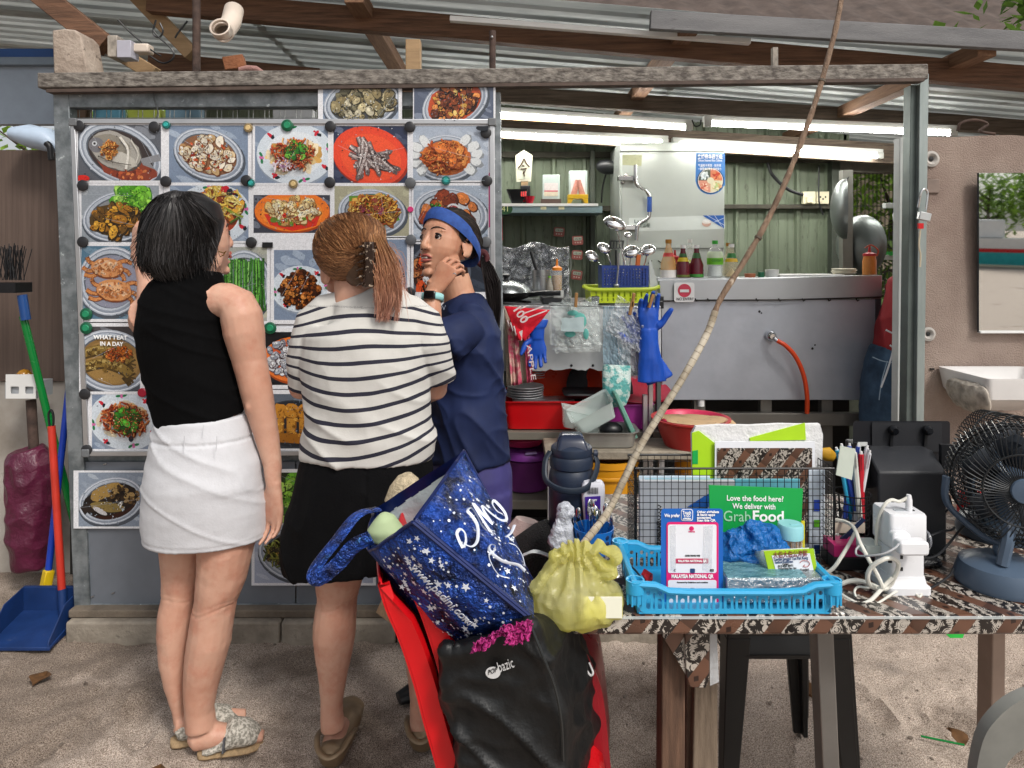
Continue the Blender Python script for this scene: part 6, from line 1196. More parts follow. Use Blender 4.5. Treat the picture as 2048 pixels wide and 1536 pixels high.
MB().obox(P(1276,522,3.25),(.02,.02,.06),(0,R(6),0)).build('scraper',mat('orange_wood','#c0622a',.6,var=.15),label='orange handled scraper among the ladles',cat='scraper',bevel=.003)
MB().prism([P(1300,575,3.3),P(1318,575,3.3),P(1302,520,3.3),P(1298,520,3.3)],(0,.01,0)).build('grater',mat('pale_grater','#c9cfcc',.4,.4),label='pale wedge shaped grater at the right of the blue basket',cat='grater')
# --- things clipped to the counter front
Y=3.0
def sheet(name,pts,Y,mats,label,cat,amp=.012,n=14,seed=1,solid=.002,parent=None,fr=5,film=0):
 if name in ('bag_sheet','bag_ear','sleeve'): film=1;n=30
 a,b,c,d=[P(x,y,Y) for x,y in pts]
 def fn(u,v):
  p=a.lerp(b,u).lerp(d.lerp(c,u),v);return p+V((.004*noise.noise(V((u*fr,v*fr,seed+3))),amp*(noise.noise(V((u*fr,v*fr*.6,seed)))+.5*math.sin(u*9+seed)*v+film*.9*ridge(V((u,v,seed*.3)),(9,9,1))),.006*noise.noise(V((u*4,v*4,seed+7)))))
 return MB().grid(fn,n,n).build(name,mats,parent,label=None if parent else label,cat=None if parent else cat,solid=solid,smooth=not film)
t=thing('hand_towel','beige towel with pink pattern and a red 100 corner hanging at left','towel',P(1040,700,Y))
sheet('towel_back',[(1008,612),(1058,618),(1062,765),(1014,772)],Y-.0,mat('beige_towel','#c9bba8',.9,bump=.4,bs=200),'','',.02,18,2,.004,t)
sheet('towel_strip',[(1014,640),(1034,640),(1044,768),(1022,772)],Y-.025,mat('pink_print','#cfae9f',.9,col2='#c2506a',vs=26,vcon=.15),'','',.012,14,5,.002,t)
st=sheet('towel_edge',[(1046,640),(1058,640),(1066,764),(1054,766)],Y-.03,mat('pink_print2','#c9526c',.9,var=.2,vs=40),'','',.008,12,6,.002,t)
m=MB();RT=mat('red_towel','#d3142c',.85,var=.06,bump=.3,bs=200)
def fr(u,v):
 a,b,c=P(1009,612,Y-.05),P(1100,620,Y-.045),P(1036,680,Y-.06);p=a+(b-a)*u*(1-v*.86)+(c-a)*v;return p+V((0,.012*noise.noise(V((u*4,v*4,3)))-.012*math.sin(u*6)*v,0))
m.grid(fr,16,12).build('red_corner',RT,t,solid=.004)
MB().prism([P(1038,664,Y-.068),P(1045,660,Y-.068),P(1044,681,Y-.068),P(1036,682,Y-.068)],(0,.004,0)).build('white_hem',mat('hem_white','#e2d8d4',.8),t)
text('100',.05,mat('towel_white','#ead8d8',.8),P(1024,617,Y-.078),(.55,0,-.83),(.83,0,.55),'lettering',t,width=32*Y/F,bold=.001)
for a,b,c,d in ((1040,618,1052,613),(1045,628,1086,613),(1050,638,1094,621),(1015,640,1018,652),(1021,645,1026,662),(1028,652,1032,670)): MB().tube([P(a,b,Y-.074),P((a+c)/2,(b+d)/2,Y-.078),P(c,d,Y-.068)],.003,5).build('white_stripe',mat('towel_white',''),t)
text('APPLE',.03,mat('towel_white',''),P(1053,690,Y-.046),(.14,0,-1),(1,0,.14),'lettering',t,width=70*Y/F)
BG=mat('blue_rubber','#1a52bc',.42,var=.14,spec=.5)
def glove(label,base,d,n,side,sc_,cuff,Y0):
 t=thing('rubber_glove',label,'glove',base);m=MB();hand(m,V(base),d,n,side,(8,12,10),sc_,1.5);d=V(d).normalized()
 m.ell([(V(base)+d*.02,.034*sc_,.022*sc_),(V(base)-d*.04,.036*sc_,.026*sc_),(V(base)-d*cuff*.5,.042*sc_,.03*sc_),(V(base)-d*cuff,.058*sc_,.024*sc_)],d.cross(V(n)),16)
 o=remesh(m,'glove_skin',BG,t,.004,2);wrinkle(o,lambda p: .004*ridge(p,(26,10,10)));return t
glove('long blue rubber glove hung by its finger, front one of the pair',P(1298,668,2.96),(-.05,0,1),(.2,-1,0),1,1.12,.2,0)
glove('blue rubber glove behind the front one with fingers spread left',P(1290,690,2.99),(-.42,.05,1),(-.2,-1,0),-1,1.0,.16,0)
glove('blue rubber glove hanging fingers down beside the red towel',P(1074,668,2.98),(.03,0,-1),(0,-1,0),1,.9,.06,0)
BAGM=clear('cloudy_bag','#dbe4e2',.3,.12,.3,45);TEAL=mat('teal_print','#5fb0a6',.5)
t=thing('zip_bags','bunch of clear zip bags with teal print pegged to the line','plastic bag',P(1150,650,Y))
for k,q in enumerate(([(1102,604),(1196,604),(1204,696),(1104,700)],[(1098,606),(1200,612),(1206,690),(1100,690)],[(1106,612),(1195,602),(1202,704),(1110,708)])): sheet('bag_sheet',q,Y-.01-.018*k,BAGM,'','',.012,18,11+k,0,t,6)
sheet('paper_insert',[(1124,636),(1168,634),(1168,664),(1122,662)],Y-.07,mat('insert','#b4c6c8',.5),'','',.004,6,3,0,t)
for px,py,a,b in ((1140,668,12,7),(1160,642,14,18),(1146,626,12,6),(1172,668,6,12)): MB().ball(P(px,py,Y-.05),(a*.002,.003,b*.002),10).build('teal_patch',TEAL,t)
for q in ([(1118,606),(1138,560+28),(1148,608),(1140,612)],[(1158,612),(1178,594),(1200,594),(1196,612)]): sheet('bag_ear',q,Y-.06,BAGM,'','',.008,6,9,0,t)
t=thing('clear_bag','crinkled clear bag pegged beside the gloves','plastic bag',P(1250,640,Y));sheet('bag_sheet',[(1236,590),(1292,622),(1280,706),(1212,662)],Y-.05,clear('crinkle','#e6eaec',.36,.1,.3,70),'','',.02,24,21,0,t,12)
sheet('bag_sheet',[(1234,660),(1290,680),(1286,760),(1240,752)],Y-.03,clear('crinkle',''),'','',.018,20,25,0,t,10)
t=thing('glove_packet','tall clear packet of teal disposable gloves hanging at the counter','packet',P(1232,760,Y));sheet('sleeve',[(1206,612),(1262,612),(1262,734),(1206,734)],Y-.012,clear('blue_film','#8fb0c0',.5),'','',.008,14,31,0,t)
o=MB();o.ell([(P(1234,730,Y-.03),.06,.012),(P(1233,760,Y-.035),.061,.026),(P(1233,792,Y-.03),.058,.026),(P(1236,812,Y-.025),.035,.012)],(1,0,0),18);o.build('packet',mat('packet_teal','#c9dcd6',.2,col2='#5aa8a4',vs=28,vcon=.12,bump=.8,bs=50,spec=.8),t)
MB().box((P(1262,0,Y).x,Y+.02,P(0,742,Y).z),(P(1290,0,Y).x,Y+.03,P(0,690,Y).z)).build('mauve_card',mat('mauve_card','#8a6a80',.5),label='mauve card behind the clear bags',cat='card')
PEG=mat('peg_wood','#a87c48',.7,var=.15)
for px,py,r,l in ((1152,600,4,'wooden peg on the zip bags'),(1266,600,8,'wooden peg on the crinkled clear bag'),(1262,616,12,'lower wooden peg on the crinkled clear bag'),(1302,602,18,'wooden peg holding the front blue glove')): MB().obox(P(px,py,2.93),(.012,.02,.06),(0,R(r),0)).build('clothes_peg',PEG,label=l,cat='peg',group='wooden clothes pegs',bevel=.002)
MB().tube(spl([P(1010,606,2.99),P(1100,610,2.97),P(1200,612,2.97),P(1325,603,3.0)]),.0025,6).build('peg_line',mat('wire_grey',''),label='thin line that bags and gloves are pegged to',cat='line')
# --- low table with basins
Y=2.78
t=thing('low_table','low kitchen table with chipped terrazzo edge under the red basin','table',P(1240,918,Y));zt2=P(0,903,Y).z;TZ=mat('terrazzo','#9d9484',.7,col2='#6d6558',vs=12,spots=('#2f2a25',36,.64,.69),bump=.3)
MB().box((P(1090,0,Y).x,Y,zt2-.034),(P(1420,0,Y).x,3.0-.003,zt2)).build('table_top',TZ,t,bevel=.005)
for px in (1100,1325): MB().box((P(px-4,0,Y).x,Y+.02,.02),(P(px+6,0,Y).x,Y+.05,zt2-.034)).build('leg',ALU,t)
cb=V((P(1364,0,2.9).x+.03,2.88,zt2));t=thing('basin','big red round basin with crumpled brown paper inside','basin',cb)
MB().lathe([(.105,0),(.125,.05),(.142,.098),(.16,.108),(.161,.114),(.15,.114),(.138,.104),(.12,.05),(.1,.006)],cb,40).build('basin_body',mat('basin_red','#b8332f',.4,var=.06),t);MB().lathe([(.146,.1125),(.138,.106),(.12,.052),(.1,.01),(.001,.01)],cb+V((0,0,.003)),40,c0=False,c1=False).build('pink_lining',mat('hot_pink','#dd3a62',.4),t)
m=MB();m.grid(lambda u,v: cb+V((-.1+.28*u-.04*v,-.12+.2*v-.04*u,.1+.018*noise.noise(V((u*4,v*4,2)))+(.0-.05*(u-.7) if u > .7 and v < .4 else .01)-.05*max(0,.4-v)*(u))),16,12);m.build('brown_paper',mat('kraft','#b89b76',.8,spots=('#2c2018',70,.63,.66)),label='spattered brown paper lying in the red basin',cat='paper',solid=.001)
cp=V((P(1212,0,2.9).x,2.9,zt2));t=thing('aluminium_pan','dull aluminium baking pan on the low table','pan',cp)
rings_rect(MB(),[(cp.x,cp.y,cp.z,.1,.07),(cp.x,cp.y,cp.z+.005,.108,.08),(cp.x,cp.y,cp.z+.062,.118,.09),(cp.x,cp.y,cp.z+.066,.13,.1),(cp.x,cp.y,cp.z+.068,.13,.1),(cp.x,cp.y,cp.z+.066,.115,.088),(cp.x,cp.y,cp.z+.006,.104,.076)],True,True,.5).build('pan_body',mat('dull_alu','#b0b0ac',.45,.8,var=.12),t)
LB=clear('lunchbox_plastic','#cfdcd8',.4,.12)
def lunchbox(c,rot,m_,label):
 Mr=Euler(rot).to_matrix();b=thing('lunchbox',label,'food box',c);m=MB();secs=[(.0,.075,.05),(.07,.09,.062),(.074,.096,.068),(.076,.096,.068),(.07,.086,.058),(.003,.072,.047)]
 m.loft([[V(c)+Mr@V((x,y,z)) for x,y in rrect(-a,-b_,a,b_,.016)] for z,a,b_ in secs]);m.build('box',m_,b);return b
lunchbox(cp+V((-.04,-.02,.1)),(R(14),R(-28),0),LB,'clear plastic food box tipped in the aluminium pan')
lunchbox(cp+V((-.1,.06,.05)),(0,R(12),0),LB,'clear plastic box lying behind the tipped one')
MB().prism([cp+V((.03,-.03,.21)),cp+V((.045,-.03,.212)),cp+V((.125,-.05,.035)),cp+V((.105,-.05,.03))],(0,.12,0)).build('box_lid',mat('mint_lid','#7fb5a4',.35,tl=.3),label='mint green box lid standing in the aluminium pan',cat='lid',bevel=.004)
MB().ball(cp+V((.02,.0,.06)),(.05,.04,.03),12).build('dark_cup',BLACK,label='dark lump of cookware inside the clear box',cat='cup')
c=V((P(1217,0,2.86).x,2.9,.02));t=thing('bucket','mustard yellow plastic bucket under the low table','bucket',c);MB().lathe([(.095,0),(.125,.5),(.13,.505),(.13,.53),(.122,.53),(.1,.01)],c+V((0,0,.02)),30).build('bucket_body',mat('mustard','#c98a12',.45,var=.1),t);MB().lathe([(.131,0),(.133,.004),(.133,.012),(.131,.016)],c+V((0,0,.48)),30,c0=False,c1=False).build('hoop',mat('mustard',''),t)
c=V((P(1385,0,2.95).x,2.95,.02));MB().lathe([(.06,0),(.075,.53),(.06,.53),(.05,.02)],c,24).build('bucket',mat('mustard',''),label='second yellow bucket further right under the low table',cat='bucket')
# --- woks on the right
Y=3.85
WS=mat('wok_steel','#8b9190',.42,.8,var=.12,vs=4)
def wokp(px,py,R0,rot,Y,label):
 t=thing('hanging_wok',label,'wok',P(px,py,Y));prof=[(.001,-.07)]+[(R0*math.sin(a),-.075*math.cos(a)) for a in [R(8*k) for k in range(1,12)]];prof += [(R0*1.01,.006),(R0*.985,.004)]+[(R0*.98*math.sin(a),-.07*math.cos(a)) for a in [R(8*k) for k in range(11,0,-1)]]
 MB().lathe(prof,P(px,py,Y),40,rot=rot).build('pan',WS,t);return t
wokp(1690,418,.165,(R(90),0,R(68)),Y,'large steel wok hung facing left at the doorway')
wokp(1722,490,.17,(R(90),0,R(110)),Y+.15,'second darker wok hung behind the first')
MB().tube([P(1705,344,4.0),P(1688,366,3.9)],.004,6).build('wok_string',BLACK,label='black cord the large wok hangs by',cat='cord')
MB().box((P(1686,0,3.95).x,3.95,P(0,552,3.95).z),(P(1706,0,3.95).x,4.0,P(0,340,3.95).z)).build('steel_post',mat('pale_post','#8d8d86',.5,.4,var=.1),label='short grey post the woks hang from',cat='post')
for px0,px1,py,l in ((1772,1800,411,'upper white bracket on the grille'),(1770,1800,515,'lower white bracket on the grille')): MB().box((P(px0,0,3.9).x,3.9,P(0,py+5,3.9).z),(P(px1,0,3.9).x+.05,3.94,P(0,py-5,3.9).z)).build('bracket',mat('bracket_white','#c9cfcc',.5,var=.1),label=l,cat='bracket',bevel=.002)
MB().box((P(1782,0,3.88).x,3.88,P(0,511,3.88).z),(P(1800,0,3.88).x+.05,3.93,P(0,503,3.88).z)).build('green_box',mat('bright_green','#2fc04a',.4),label='bright green lid on the lower white bracket',cat='lid')
MB().ball(P(1795,360,3.9),(.02,.02,.025),10).build('cyan_knob',mat('cyan_plastic','#2fa8c8',.4),label='cyan knob beside the white post',cat='knob')
# --- wall socket and cable
Y=4.64
t=thing('wall_socket','cream switched double socket on the green wall','socket',P(1633,395,Y));MB().box((P(1606,0,Y).x,Y,P(0,408,Y).z),(P(1632,0,Y).x,Y+.03,P(0,383,Y).z)).build('switch_plate',mat('cream_plastic','#d8d2b4',.4),t,bevel=.004);MB().box((P(1634,0,Y).x,Y+.004,P(0,408,Y).z),(P(1659,0,Y).x,Y+.03,P(0,383,Y).z)).build('socket_plate',mat('cream_plastic',''),t,bevel=.004)
MB().obox(P(1619,400,Y-.008),(.045,.016,.045)).build('switch',mat('cream_plastic',''),t,bevel=.01)
for px,py in ((1641,394),(1646,398),(1651,394)): MB().obox(P(px,py,Y+.003),(.008,.004,.012)).build('pin_hole',INK,t)
MB().tube(spl([P(1535,325,Y-.02),P(1545,350,Y-.02),P(1575,378,Y-.02),P(1606,390,Y-.02)]),.011,8).build('cable',BLACK,label='thick black cable running to the wall socket',cat='cable');MB().tube(spl([P(1638,330,Y-.02),P(1638,400,Y-.02),P(1646,430,Y-.02)]),.005,6).build('cable',BLACK,label='thin black cable hanging over the wall socket',cat='cable')
# ================================================================ front table and what stands on it
ZT=HC-(1232-520)*1.22/F
def TY(py): return (HC-ZT)*F/(py-520)
def T(px,Y): return V(((px-1024)*Y/F,Y,ZT))
def cloth_mat(name,sc_=1.0,vy=1):
 m=mat(name,'#5a3b2e',.3,var=.06,spec=.6,coat=.3);t=m.node_tree;N=t.nodes;L=t.links;b=N['Principled BSDF']
 tc=N.new('ShaderNodeTexCoord');sx=N.new('ShaderNodeSeparateXYZ');L.new(tc.outputs['Object'],sx.inputs[0])
 def ma(op,a,bb=0):
  n=N.new('ShaderNodeMath');n.operation=op
  for i,q in enumerate((a,bb)):
   if hasattr(q,'is_linked'): L.new(q,n.inputs[i])
   else: n.inputs[i].default_value=q
  return n.outputs[0]
 v=ma('SUBTRACT',sx.outputs[1],sx.outputs[2]);x=sx.outputs[0]
 p=.085*sc_;a=ma('DIVIDE',ma('ADD',x,ma('MULTIPLY',v,.75)),p);c=ma('DIVIDE',ma('SUBTRACT',x,ma('MULTIPLY',v,1.3)),p*1.6)
 fa,fc=ma('FRACT',ma('ADD',a,20)),ma('FRACT',ma('ADD',c,20))
 tile=ma('LESS_THAN',fa,.62)
 sgrad=ma('ADD',.35,ma('MULTIPLY',fc,.9))
 vo=N.new('ShaderNodeTexVoronoi');vo.inputs['Scale'].default_value=46/sc_;vo.feature='F1';L.new(tc.outputs['Object'],vo.inputs['Vector'])
 wv=N.new('ShaderNodeTexWave');wv.inputs['Scale'].default_value=12/sc_;wv.inputs['Distortion'].default_value=14;wv.inputs['Detail'].default_value=2;wv.inputs['Detail Scale'].default_value=2.4/sc_;L.new(tc.outputs['Object'],wv.inputs['Vector'])
 pet=ma('SINE',ma('MULTIPLY',vo.outputs['Distance'],46))
 fl=ma('GREATER_THAN',ma('ADD',ma('MULTIPLY',pet,.38),wv.outputs['Fac']),.6)
 def mix(f,aa,bb):
  q=N.new('ShaderNodeMix');q.data_type='RGBA';L.new(f,q.inputs[0])
  for i,z in ((6,aa),(7,bb)):
   if hasattr(z,'is_linked'): L.new(z,q.inputs[i])
   else: q.inputs[i].default_value=(*z,1)
  return q.outputs[2]
 brown=mix(sgrad,hx('#2c1c15'),hx('#664636'));flo=mix(fl,hx('#1c1614'),hx('#b0a89e'))
 dia=ma('LESS_THAN',ma('ADD',ma('ABSOLUTE',ma('SUBTRACT',fa,.81)),ma('ABSOLUTE',ma('SUBTRACT',fc,.5))),.09)
 L.new(mix(tile,mix(dia,brown,hx('#2a1913')),flo),b.inputs['Base Color'])
 return m
CLOTH=cloth_mat('printed_oilcloth',.95)
tb=thing('dining_table','table covered with brown floral oilcloth at front right','table',(.6,1.5,0))
xl=P(1145,0,1.22).x
MB().box((xl,1.22,ZT-.034),(1.45,1.86,ZT)).build('table_top',CLOTH,tb,bevel=.006,seg=3)
MB().box((xl+.01,1.217,ZT-.004),(1.45,1.221,ZT-.001)).build('plastic_film_edge',clear('film_edge','#dfe6e6',.4),tb)
LW=mat('leg_wood','#6b5140',.75,col2='#4a372c',vs=9,stretch=(12,12,1),bump=.3)
def leg(x0,x1,b0,b1,Y,d,m,nm='leg'): return MB().prism([P(x0,1262,Y),P(x1,1262,Y),P(b1,1262,Y)*1+V((0,0,-.72)),P(b0,1262,Y)+V((0,0,-.72))],(0,d,0)).build(nm,m,tb,bevel=.003)
leg(1325,1371,1319,1369,1.3,.05,LW);leg(1392,1436,1375,1436,1.38,.05,mat('grey_leg_wood','#857564',.8,col2='#5f5245',vs=9,stretch=(12,12,1),bump=.3));leg(1374,1400,1368,1396,1.4,.04,LW)
leg(1634,1668,1668,1702,1.32,.04,mat('steel_leg','#8d8a86',.4,.7,var=.1));leg(1985,2012,1976,2006,1.55,.05,mat('pale_leg','#a58f80',.7,var=.1))
q=[P(1370,1268,1.27),P(1420,1268,1.27),P(1419,1360,1.27),P(1412,1377,1.27),P(1380,1375,1.27),P(1372,1350,1.27)]
MB().prism(q,(0,.01,0)).build('cloth_corner',CLOTH,tb,bevel=.002)
MB().prism([P(1322,1266,1.28),P(1372,1266,1.28),P(1380,1362,1.275),P(1372,1350,1.275)],(0,.006,0)).build('cloth_fold',CLOTH,tb)
MB().prism([P(1420,1268,1.272),P(1434,1268,1.275),P(1438,1364,1.272),P(1420,1372,1.272)],(0,.001,0)).build('clear_wrap',clear('clear_wrap','#d9dde0',.35,.12,.8,40),tb)
# --- blue tray
TR=mat('sky_blue_plastic','#2f9fd0',.35,var=.04,spec=.5)
Y0,Y1=TY(1229),1.395;x0,x1=P(1262,0,Y0).x+.012,P(1675,0,Y0).x-.012;tw=x1-x0;th=.05
t=thing('blue_tray','sky blue slotted plastic tray on the front edge of the table','tray',((x0+x1)/2,(Y0+Y1)/2,ZT))
holes=[]
n=16
for k in range(n):
 cx=.018+k*(tw-.036)/(n-1);holes.append(capsule(cx,.017,.0075,.019,5));holes.append(capsule(cx,.036,.0075,.0085,5))
 if k < n-1: c2=cx+(tw-.036)/(n-1)/2;holes.append([(c2-.0018,.008),(c2+.0018,.008),(c2+.0018,.036),(c2-.0018,.036)])
top=[(tw,th+.004),(tw-.03,th+.002),(tw-.05,th-.008),(.05,th-.008),(.03,th+.002),(0,th+.004)]
for nm,yy in (('front_wall',Y0),('back_wall',Y1)): plate_with_holes(nm,[(.012,0),(tw-.012,0),(tw-.004,.006),(tw,.014)]+top+[(0,.014),(.004,.006)],holes,(x0,yy,ZT+.002),(1,0,0),(0,0,1),.0025,TR,t)
for xx in (x0,x1):
 dl=Y1-Y0;plate_with_holes('side_wall',[(0,0),(dl,0),(dl,th),(0,th)],[capsule(.02+j*(dl-.04)/5,.022,.009,.026,5) for j in range(6)],(xx,Y0,ZT+.002),(0,1,0),(0,0,1),.0025,TR,t)
MB().box((x0+.002,Y0,ZT+.001),(x1-.002,Y1,ZT+.004)).build('floor',TR,t)
for yy,s in ((Y0,-1),(Y1,1)):
 pts=[V((x0-.012,yy+s*.004,ZT+th+.006)),V((x0+.03,yy+s*.006,ZT+th+.004)),V((x0+.052,yy+s*.006,ZT+th-.006)),V((x0+.09,yy+s*.006,ZT+th-.008)),V((x1-.09,yy+s*.006,ZT+th-.008)),V((x1-.052,yy+s*.006,ZT+th-.006)),V((x1-.03,yy+s*.006,ZT+th+.004)),V((x1+.012,yy+s*.004,ZT+th+.006))]
 MB().tube(pts,.0075,8,flat=.8).build('rim',TR,t)
for xx in (x0-.006,x1+.006): MB().tube([V((xx,Y0,ZT+th+.004)),V((xx,Y1,ZT+th+.004))],.0065,8).build('rim',TR,t)
for xx,yy in ((x0-.004,Y0),(x1+.004,Y0),(x0-.004,Y1),(x1+.004,Y1)):
 m=MB();m.lathe([(.013,.02),(.014,.036),(.0165,.038),(.0165,.06),(.013,.06),(.012,.04)],(xx,yy+.004,ZT),18);
 for q in range(9): a=2*math.pi*q/9;m.beam(V((xx+.0145*math.cos(a),yy+.004+.0145*math.sin(a),ZT+.018)),V((xx+.0145*math.cos(a),yy+.004+.0145*math.sin(a),ZT+.037)),.003,.003)
 m.build('corner_socket',TR,t)
# --- wallet payment stand
def rp(px,py,Y): return P(px,py,Y)
QB=mat('wallet_blue','#1a62b8',.35,var=.03);QP=mat('wallet_pink','#d81f6e',.4,var=.03);QW=mat('wallet_white','#e4e6ec',.3,var=.03)
Y=1.262
t=thing('payment_stand','blue and pink payment stand with white centre and bold wording','sign',P(1385,1215,Y))
MB().loft([[P(x,y,Y+d) for x,y in rrect(1322,1017,1446,1216,7)] for d in (0,.005)]).build('board',QB,t);MB().loft([[P(x,y,Y-.0006-d) for x,y in rrect(1333,1044,1437,1214,6)] for d in (0,.0006)]).build('pink_panel',QP,t)
MB().loft([[P(x,y,Y-.0014-d) for x,y in rrect(1336,1049,1433,1146,4)] for d in (0,.0006)]).build('white_panel',QW,t);MB().loft([[P(x,y,Y-.0014-d) for x,y in rrect(1336,1160,1433,1212,4)] for d in (0,.0006)]).build('white_panel',QW,t)
MB().loft([[P(x,y,Y-.0008-d) for x,y in rrect(1362,1018,1386,1042,5)] for d in (0,.0004)]).build('app_badge',QW,t);MB().loft([[P(x,y,Y-.0016-d) for x,y in rrect(1363.5,1019.5,1384.5,1040.5,4)] for d in (0,.0004)]).build('app_badge_fill',QB,t)
def tx(s_,x,y,w_,sz,m_,Yq,par,up=(0,0,1),ux=(1,0,0),bold=.0002): return text(s_,sz,m_,P(x,y,Yq),ux,up,'lettering',par,ext=.0002,width=w_*Yq/F,bold=bold)
YT=Y-.0024
tx('We prefer',1329,1034,31,.0085,WINK,YT,t);tx('Touch',1365,1028,17,.008,WINK,YT,t);tx("'n GO",1367,1034,14,.0075,WINK,YT,t);tx('eWallet',1366,1039,16,.0045,WINK,YT,t)
for k,s_ in enumerate(('Other eWallets','& bank apps','accepted.','Scan this QR.')): tx(s_,1394,1026+k*5.6,(44,36,29,38)[k],.0058,WINK,YT,t)
MB().loft([[P(x,y,Y-.0022-d) for x,y in rrect(1351,1117,1417,1127,1)] for d in (0,.0004)]).build('pink_strip',mat('strip_rose','#c42a5c',.4),t)
tx('MALAYSIA NATIONAL QR',1356,1124,57,.0055,WINK,Y-.003,t);tx('MALAYSIA NATIONAL QR',1343,1156,84,.009,WINK,YT,t,bold=.0004);tx('CHIN FANG WEI',1370,1113,30,.004,INK,YT,t);tx('Powered by DuitNow and e-wallets',1354,1166,62,.003,INK,YT,t)
m=MB();m.lathe([(.0042,0),(.0042,.0006),(.0016,.0006)],P(1383,1057,YT),16,rot=(R(90),0,0));m.build('emblem',QP,t);MB().lathe([(.0015,0),(.0015,.0006),(.0001,.0006)],P(1383,1057,YT-.0006),12,rot=(R(90),0,0)).build('emblem_dot',QP,t)
tx('DuitNow QR',1377,1064.5,13,.003,QP,YT,t)
for y0 in (1137,1170+6): MB().loft([[P(x,y,Y-.0022-d) for x,y in rrect(1380,y0,1390,y0+9,2)] for d in (0,.0004)]).build('mini_badge',mat('slate_blue','#2a4a7a',.4),t)
TAPE=clear('sticky_tape','#e8ebf0',.3,.08,.5,60)
for q in ([(1340,1052),(1352,1050),(1352,1140),(1341,1142)],[(1408,1052),(1426,1051),(1424,1146),(1405,1140)]): MB().prism([P(a,b,Y-.0026) for a,b in q],(0,-.0003,0)).build('tape',TAPE,t)
for a,b in ((1340,1143),(1424,1143)): tx('C' if a < 1400 else 'EI',a+8 if a < 1400 else a-4,b,3 if a < 1400 else 7,.006,INK,YT-.0008,t)
MB().beam(P(1345,1216,Y+.005),P(1345,1216,Y+.005)+V((0,.03,.0)),.02,.003).build('foot',QB,t)
# --- green delivery card
GRN=mat('delivery_green','#17a04a',.4,var=.03);Y=1.402
t=thing('delivery_card','bright green card with white delivery wording leaning on the basket','sign',P(1510,1100,Y));MB().prism([P(a,b,Y) for a,b in ((1418,971),(1606,978),(1599,1130),(1424,1130))],(0,.004,0)).build('card',GRN,t)
ux=(1,0,-.02)
tx('Love the food here?',1453,1001,113,.0155,WINK,Y-.001,t,ux=ux);tx('We deliver with',1465,1017,86,.0155,WINK,Y-.001,t,ux=ux);tx('Grab',1446,1042,54,.03,mat('pale_green_ink','#a8dcb8',.5),Y-.001,t,ux=ux,bold=.0001);tx('Food',1504,1042,62,.03,WINK,Y-.001,t,ux=ux,bold=.0007)
MB().box(P(1463,1075,Y-.0015),P(1550,1061,Y-.001)).build('kraft_strip',mat('kraft_strip','#a5714f',.7),t);MB().box((P(1601,0,Y).x,Y-.004,ZT+.004),(P(1608,0,Y).x,Y-.001,P(0,1041,Y).z)).build('yellow_stick',mat('yellow_card','#d8c82a',.5),label='yellow card edge beside the green delivery card',cat='card')
# --- crumpled blue bag,toothpicks,name cards,foil box
m=MB()
for a,b,r,q in ((1475,1092,.03,.03),(1510,1080,.026,.034),(1535,1085,.026,.03),(1460,1105,.025,.02),(1548,1095,.02,.022),(1500,1110,.04,.02)): m.ball(P(a,b,1.345),(r,.03,q),12)
o=m.build('blue_plastic_bag',mat('blue_bag_film','#1572c4',.22,var=.1,bump=1,bs=70,spec=.7,tl=.25),label='crumpled blue plastic bag between the pay stand and toothpicks',cat='plastic bag')
a=o.modifiers.new('r','REMESH');a.mode='VOXEL';a.voxel_size=.003;baked(o);o.data.materials.clear();o.data.materials.append(MATS['blue_bag_film']);wrinkle(o,lambda p: .009*ridge(p,(30,30,34))+.005*ridge(p,(70,70,70))-.004);o.data.shade_flat()
c=P(1581,1104,1.366);c.z=.7897;t=thing('toothpick_jar','clear jar of toothpicks with pale blue lid','jar',c);rj=.0225
m=MB()
for k in range(110):
 a,q=U(0,6.28),rj*.85*math.sqrt(rnd());b=c+V((q*math.cos(a),q*math.sin(a),0));m.tube([b,b+V((U(-.008,.010),U(-.006,.006),.05))],.0009,4)
m.build('toothpicks',mat('toothpick_wood','#b5844f',.7,var=.25,vs=200),t,kind='stuff')
MB().lathe([(rj,0),(rj,.052)],c,26,c1=False).build('jar_wall',clear('jar_clear','#e6e8e6',.22,.06),t);MB().lathe([(rj+.0015,.05),(rj+.0015,.074),(rj,.0765),(.0003,.0765)],c,28).build('lid',mat('aqua_lid','#8cc4cc',.4,var=.03),t);MB().obox(c+V((.006,-.004,.0768)),(.02,.007,.0012),(0,0,.3)).build('flap',mat('aqua_lid',''),t)
fx0,fx1=P(1452,0,1.255).x,P(1646,0,1.255).x;fz=P(0,1157,1.25).z
t=thing('foil_box','flat box wrapped in shiny silver ripple paper','box',P(1550,1175,1.26));MB().box((fx0,1.25,ZT+.006),(fx1,1.38,fz)).build('box_body',mat('silver_ripple','#c2cdd2',.16,.85,var=.12,vs=60,bump=1,bs=130,bdist=.006),t,bevel=.003)
MB().box((fx0+.002,1.254,fz),(fx1-.03,1.378,fz+.0015)).build('lid_top',mat('aqua_ripple','#8fc0c8',.25,.5,col2='#3f7f8c',vs=14,stretch=(2,9,1),bump=.6,bs=60),t)
Y=1.285;t=thing('name_card_box','clear box of lime green restaurant name cards','card box',P(1575,1150,Y));zb=fz+.002
q0=[(1528,1103),(1628,1098),(1636,1149),(1540,1153)]
tl,tr_,br,bl=[P(a,b,Y) for a,b in q0];back=V((0,.05,-.02));off=V((0,.02,0))
MB().prism([tl,tr_,br,bl],(0,.003,0)).build('front_card',mat('lime_card','#a5cc22',.45,var=.04),t)
def bil(u,v,dy=0): return tl.lerp(tr_,u).lerp(bl.lerp(br,u),v)+V((0,dy,0))
MB().add([bil(*z,-.0008) for z in ((.13,.17),(.9,.15),(.92,.82),(.15,.86))],[(0,1,2,3)]).build('white_label',QW,t,smooth=False)
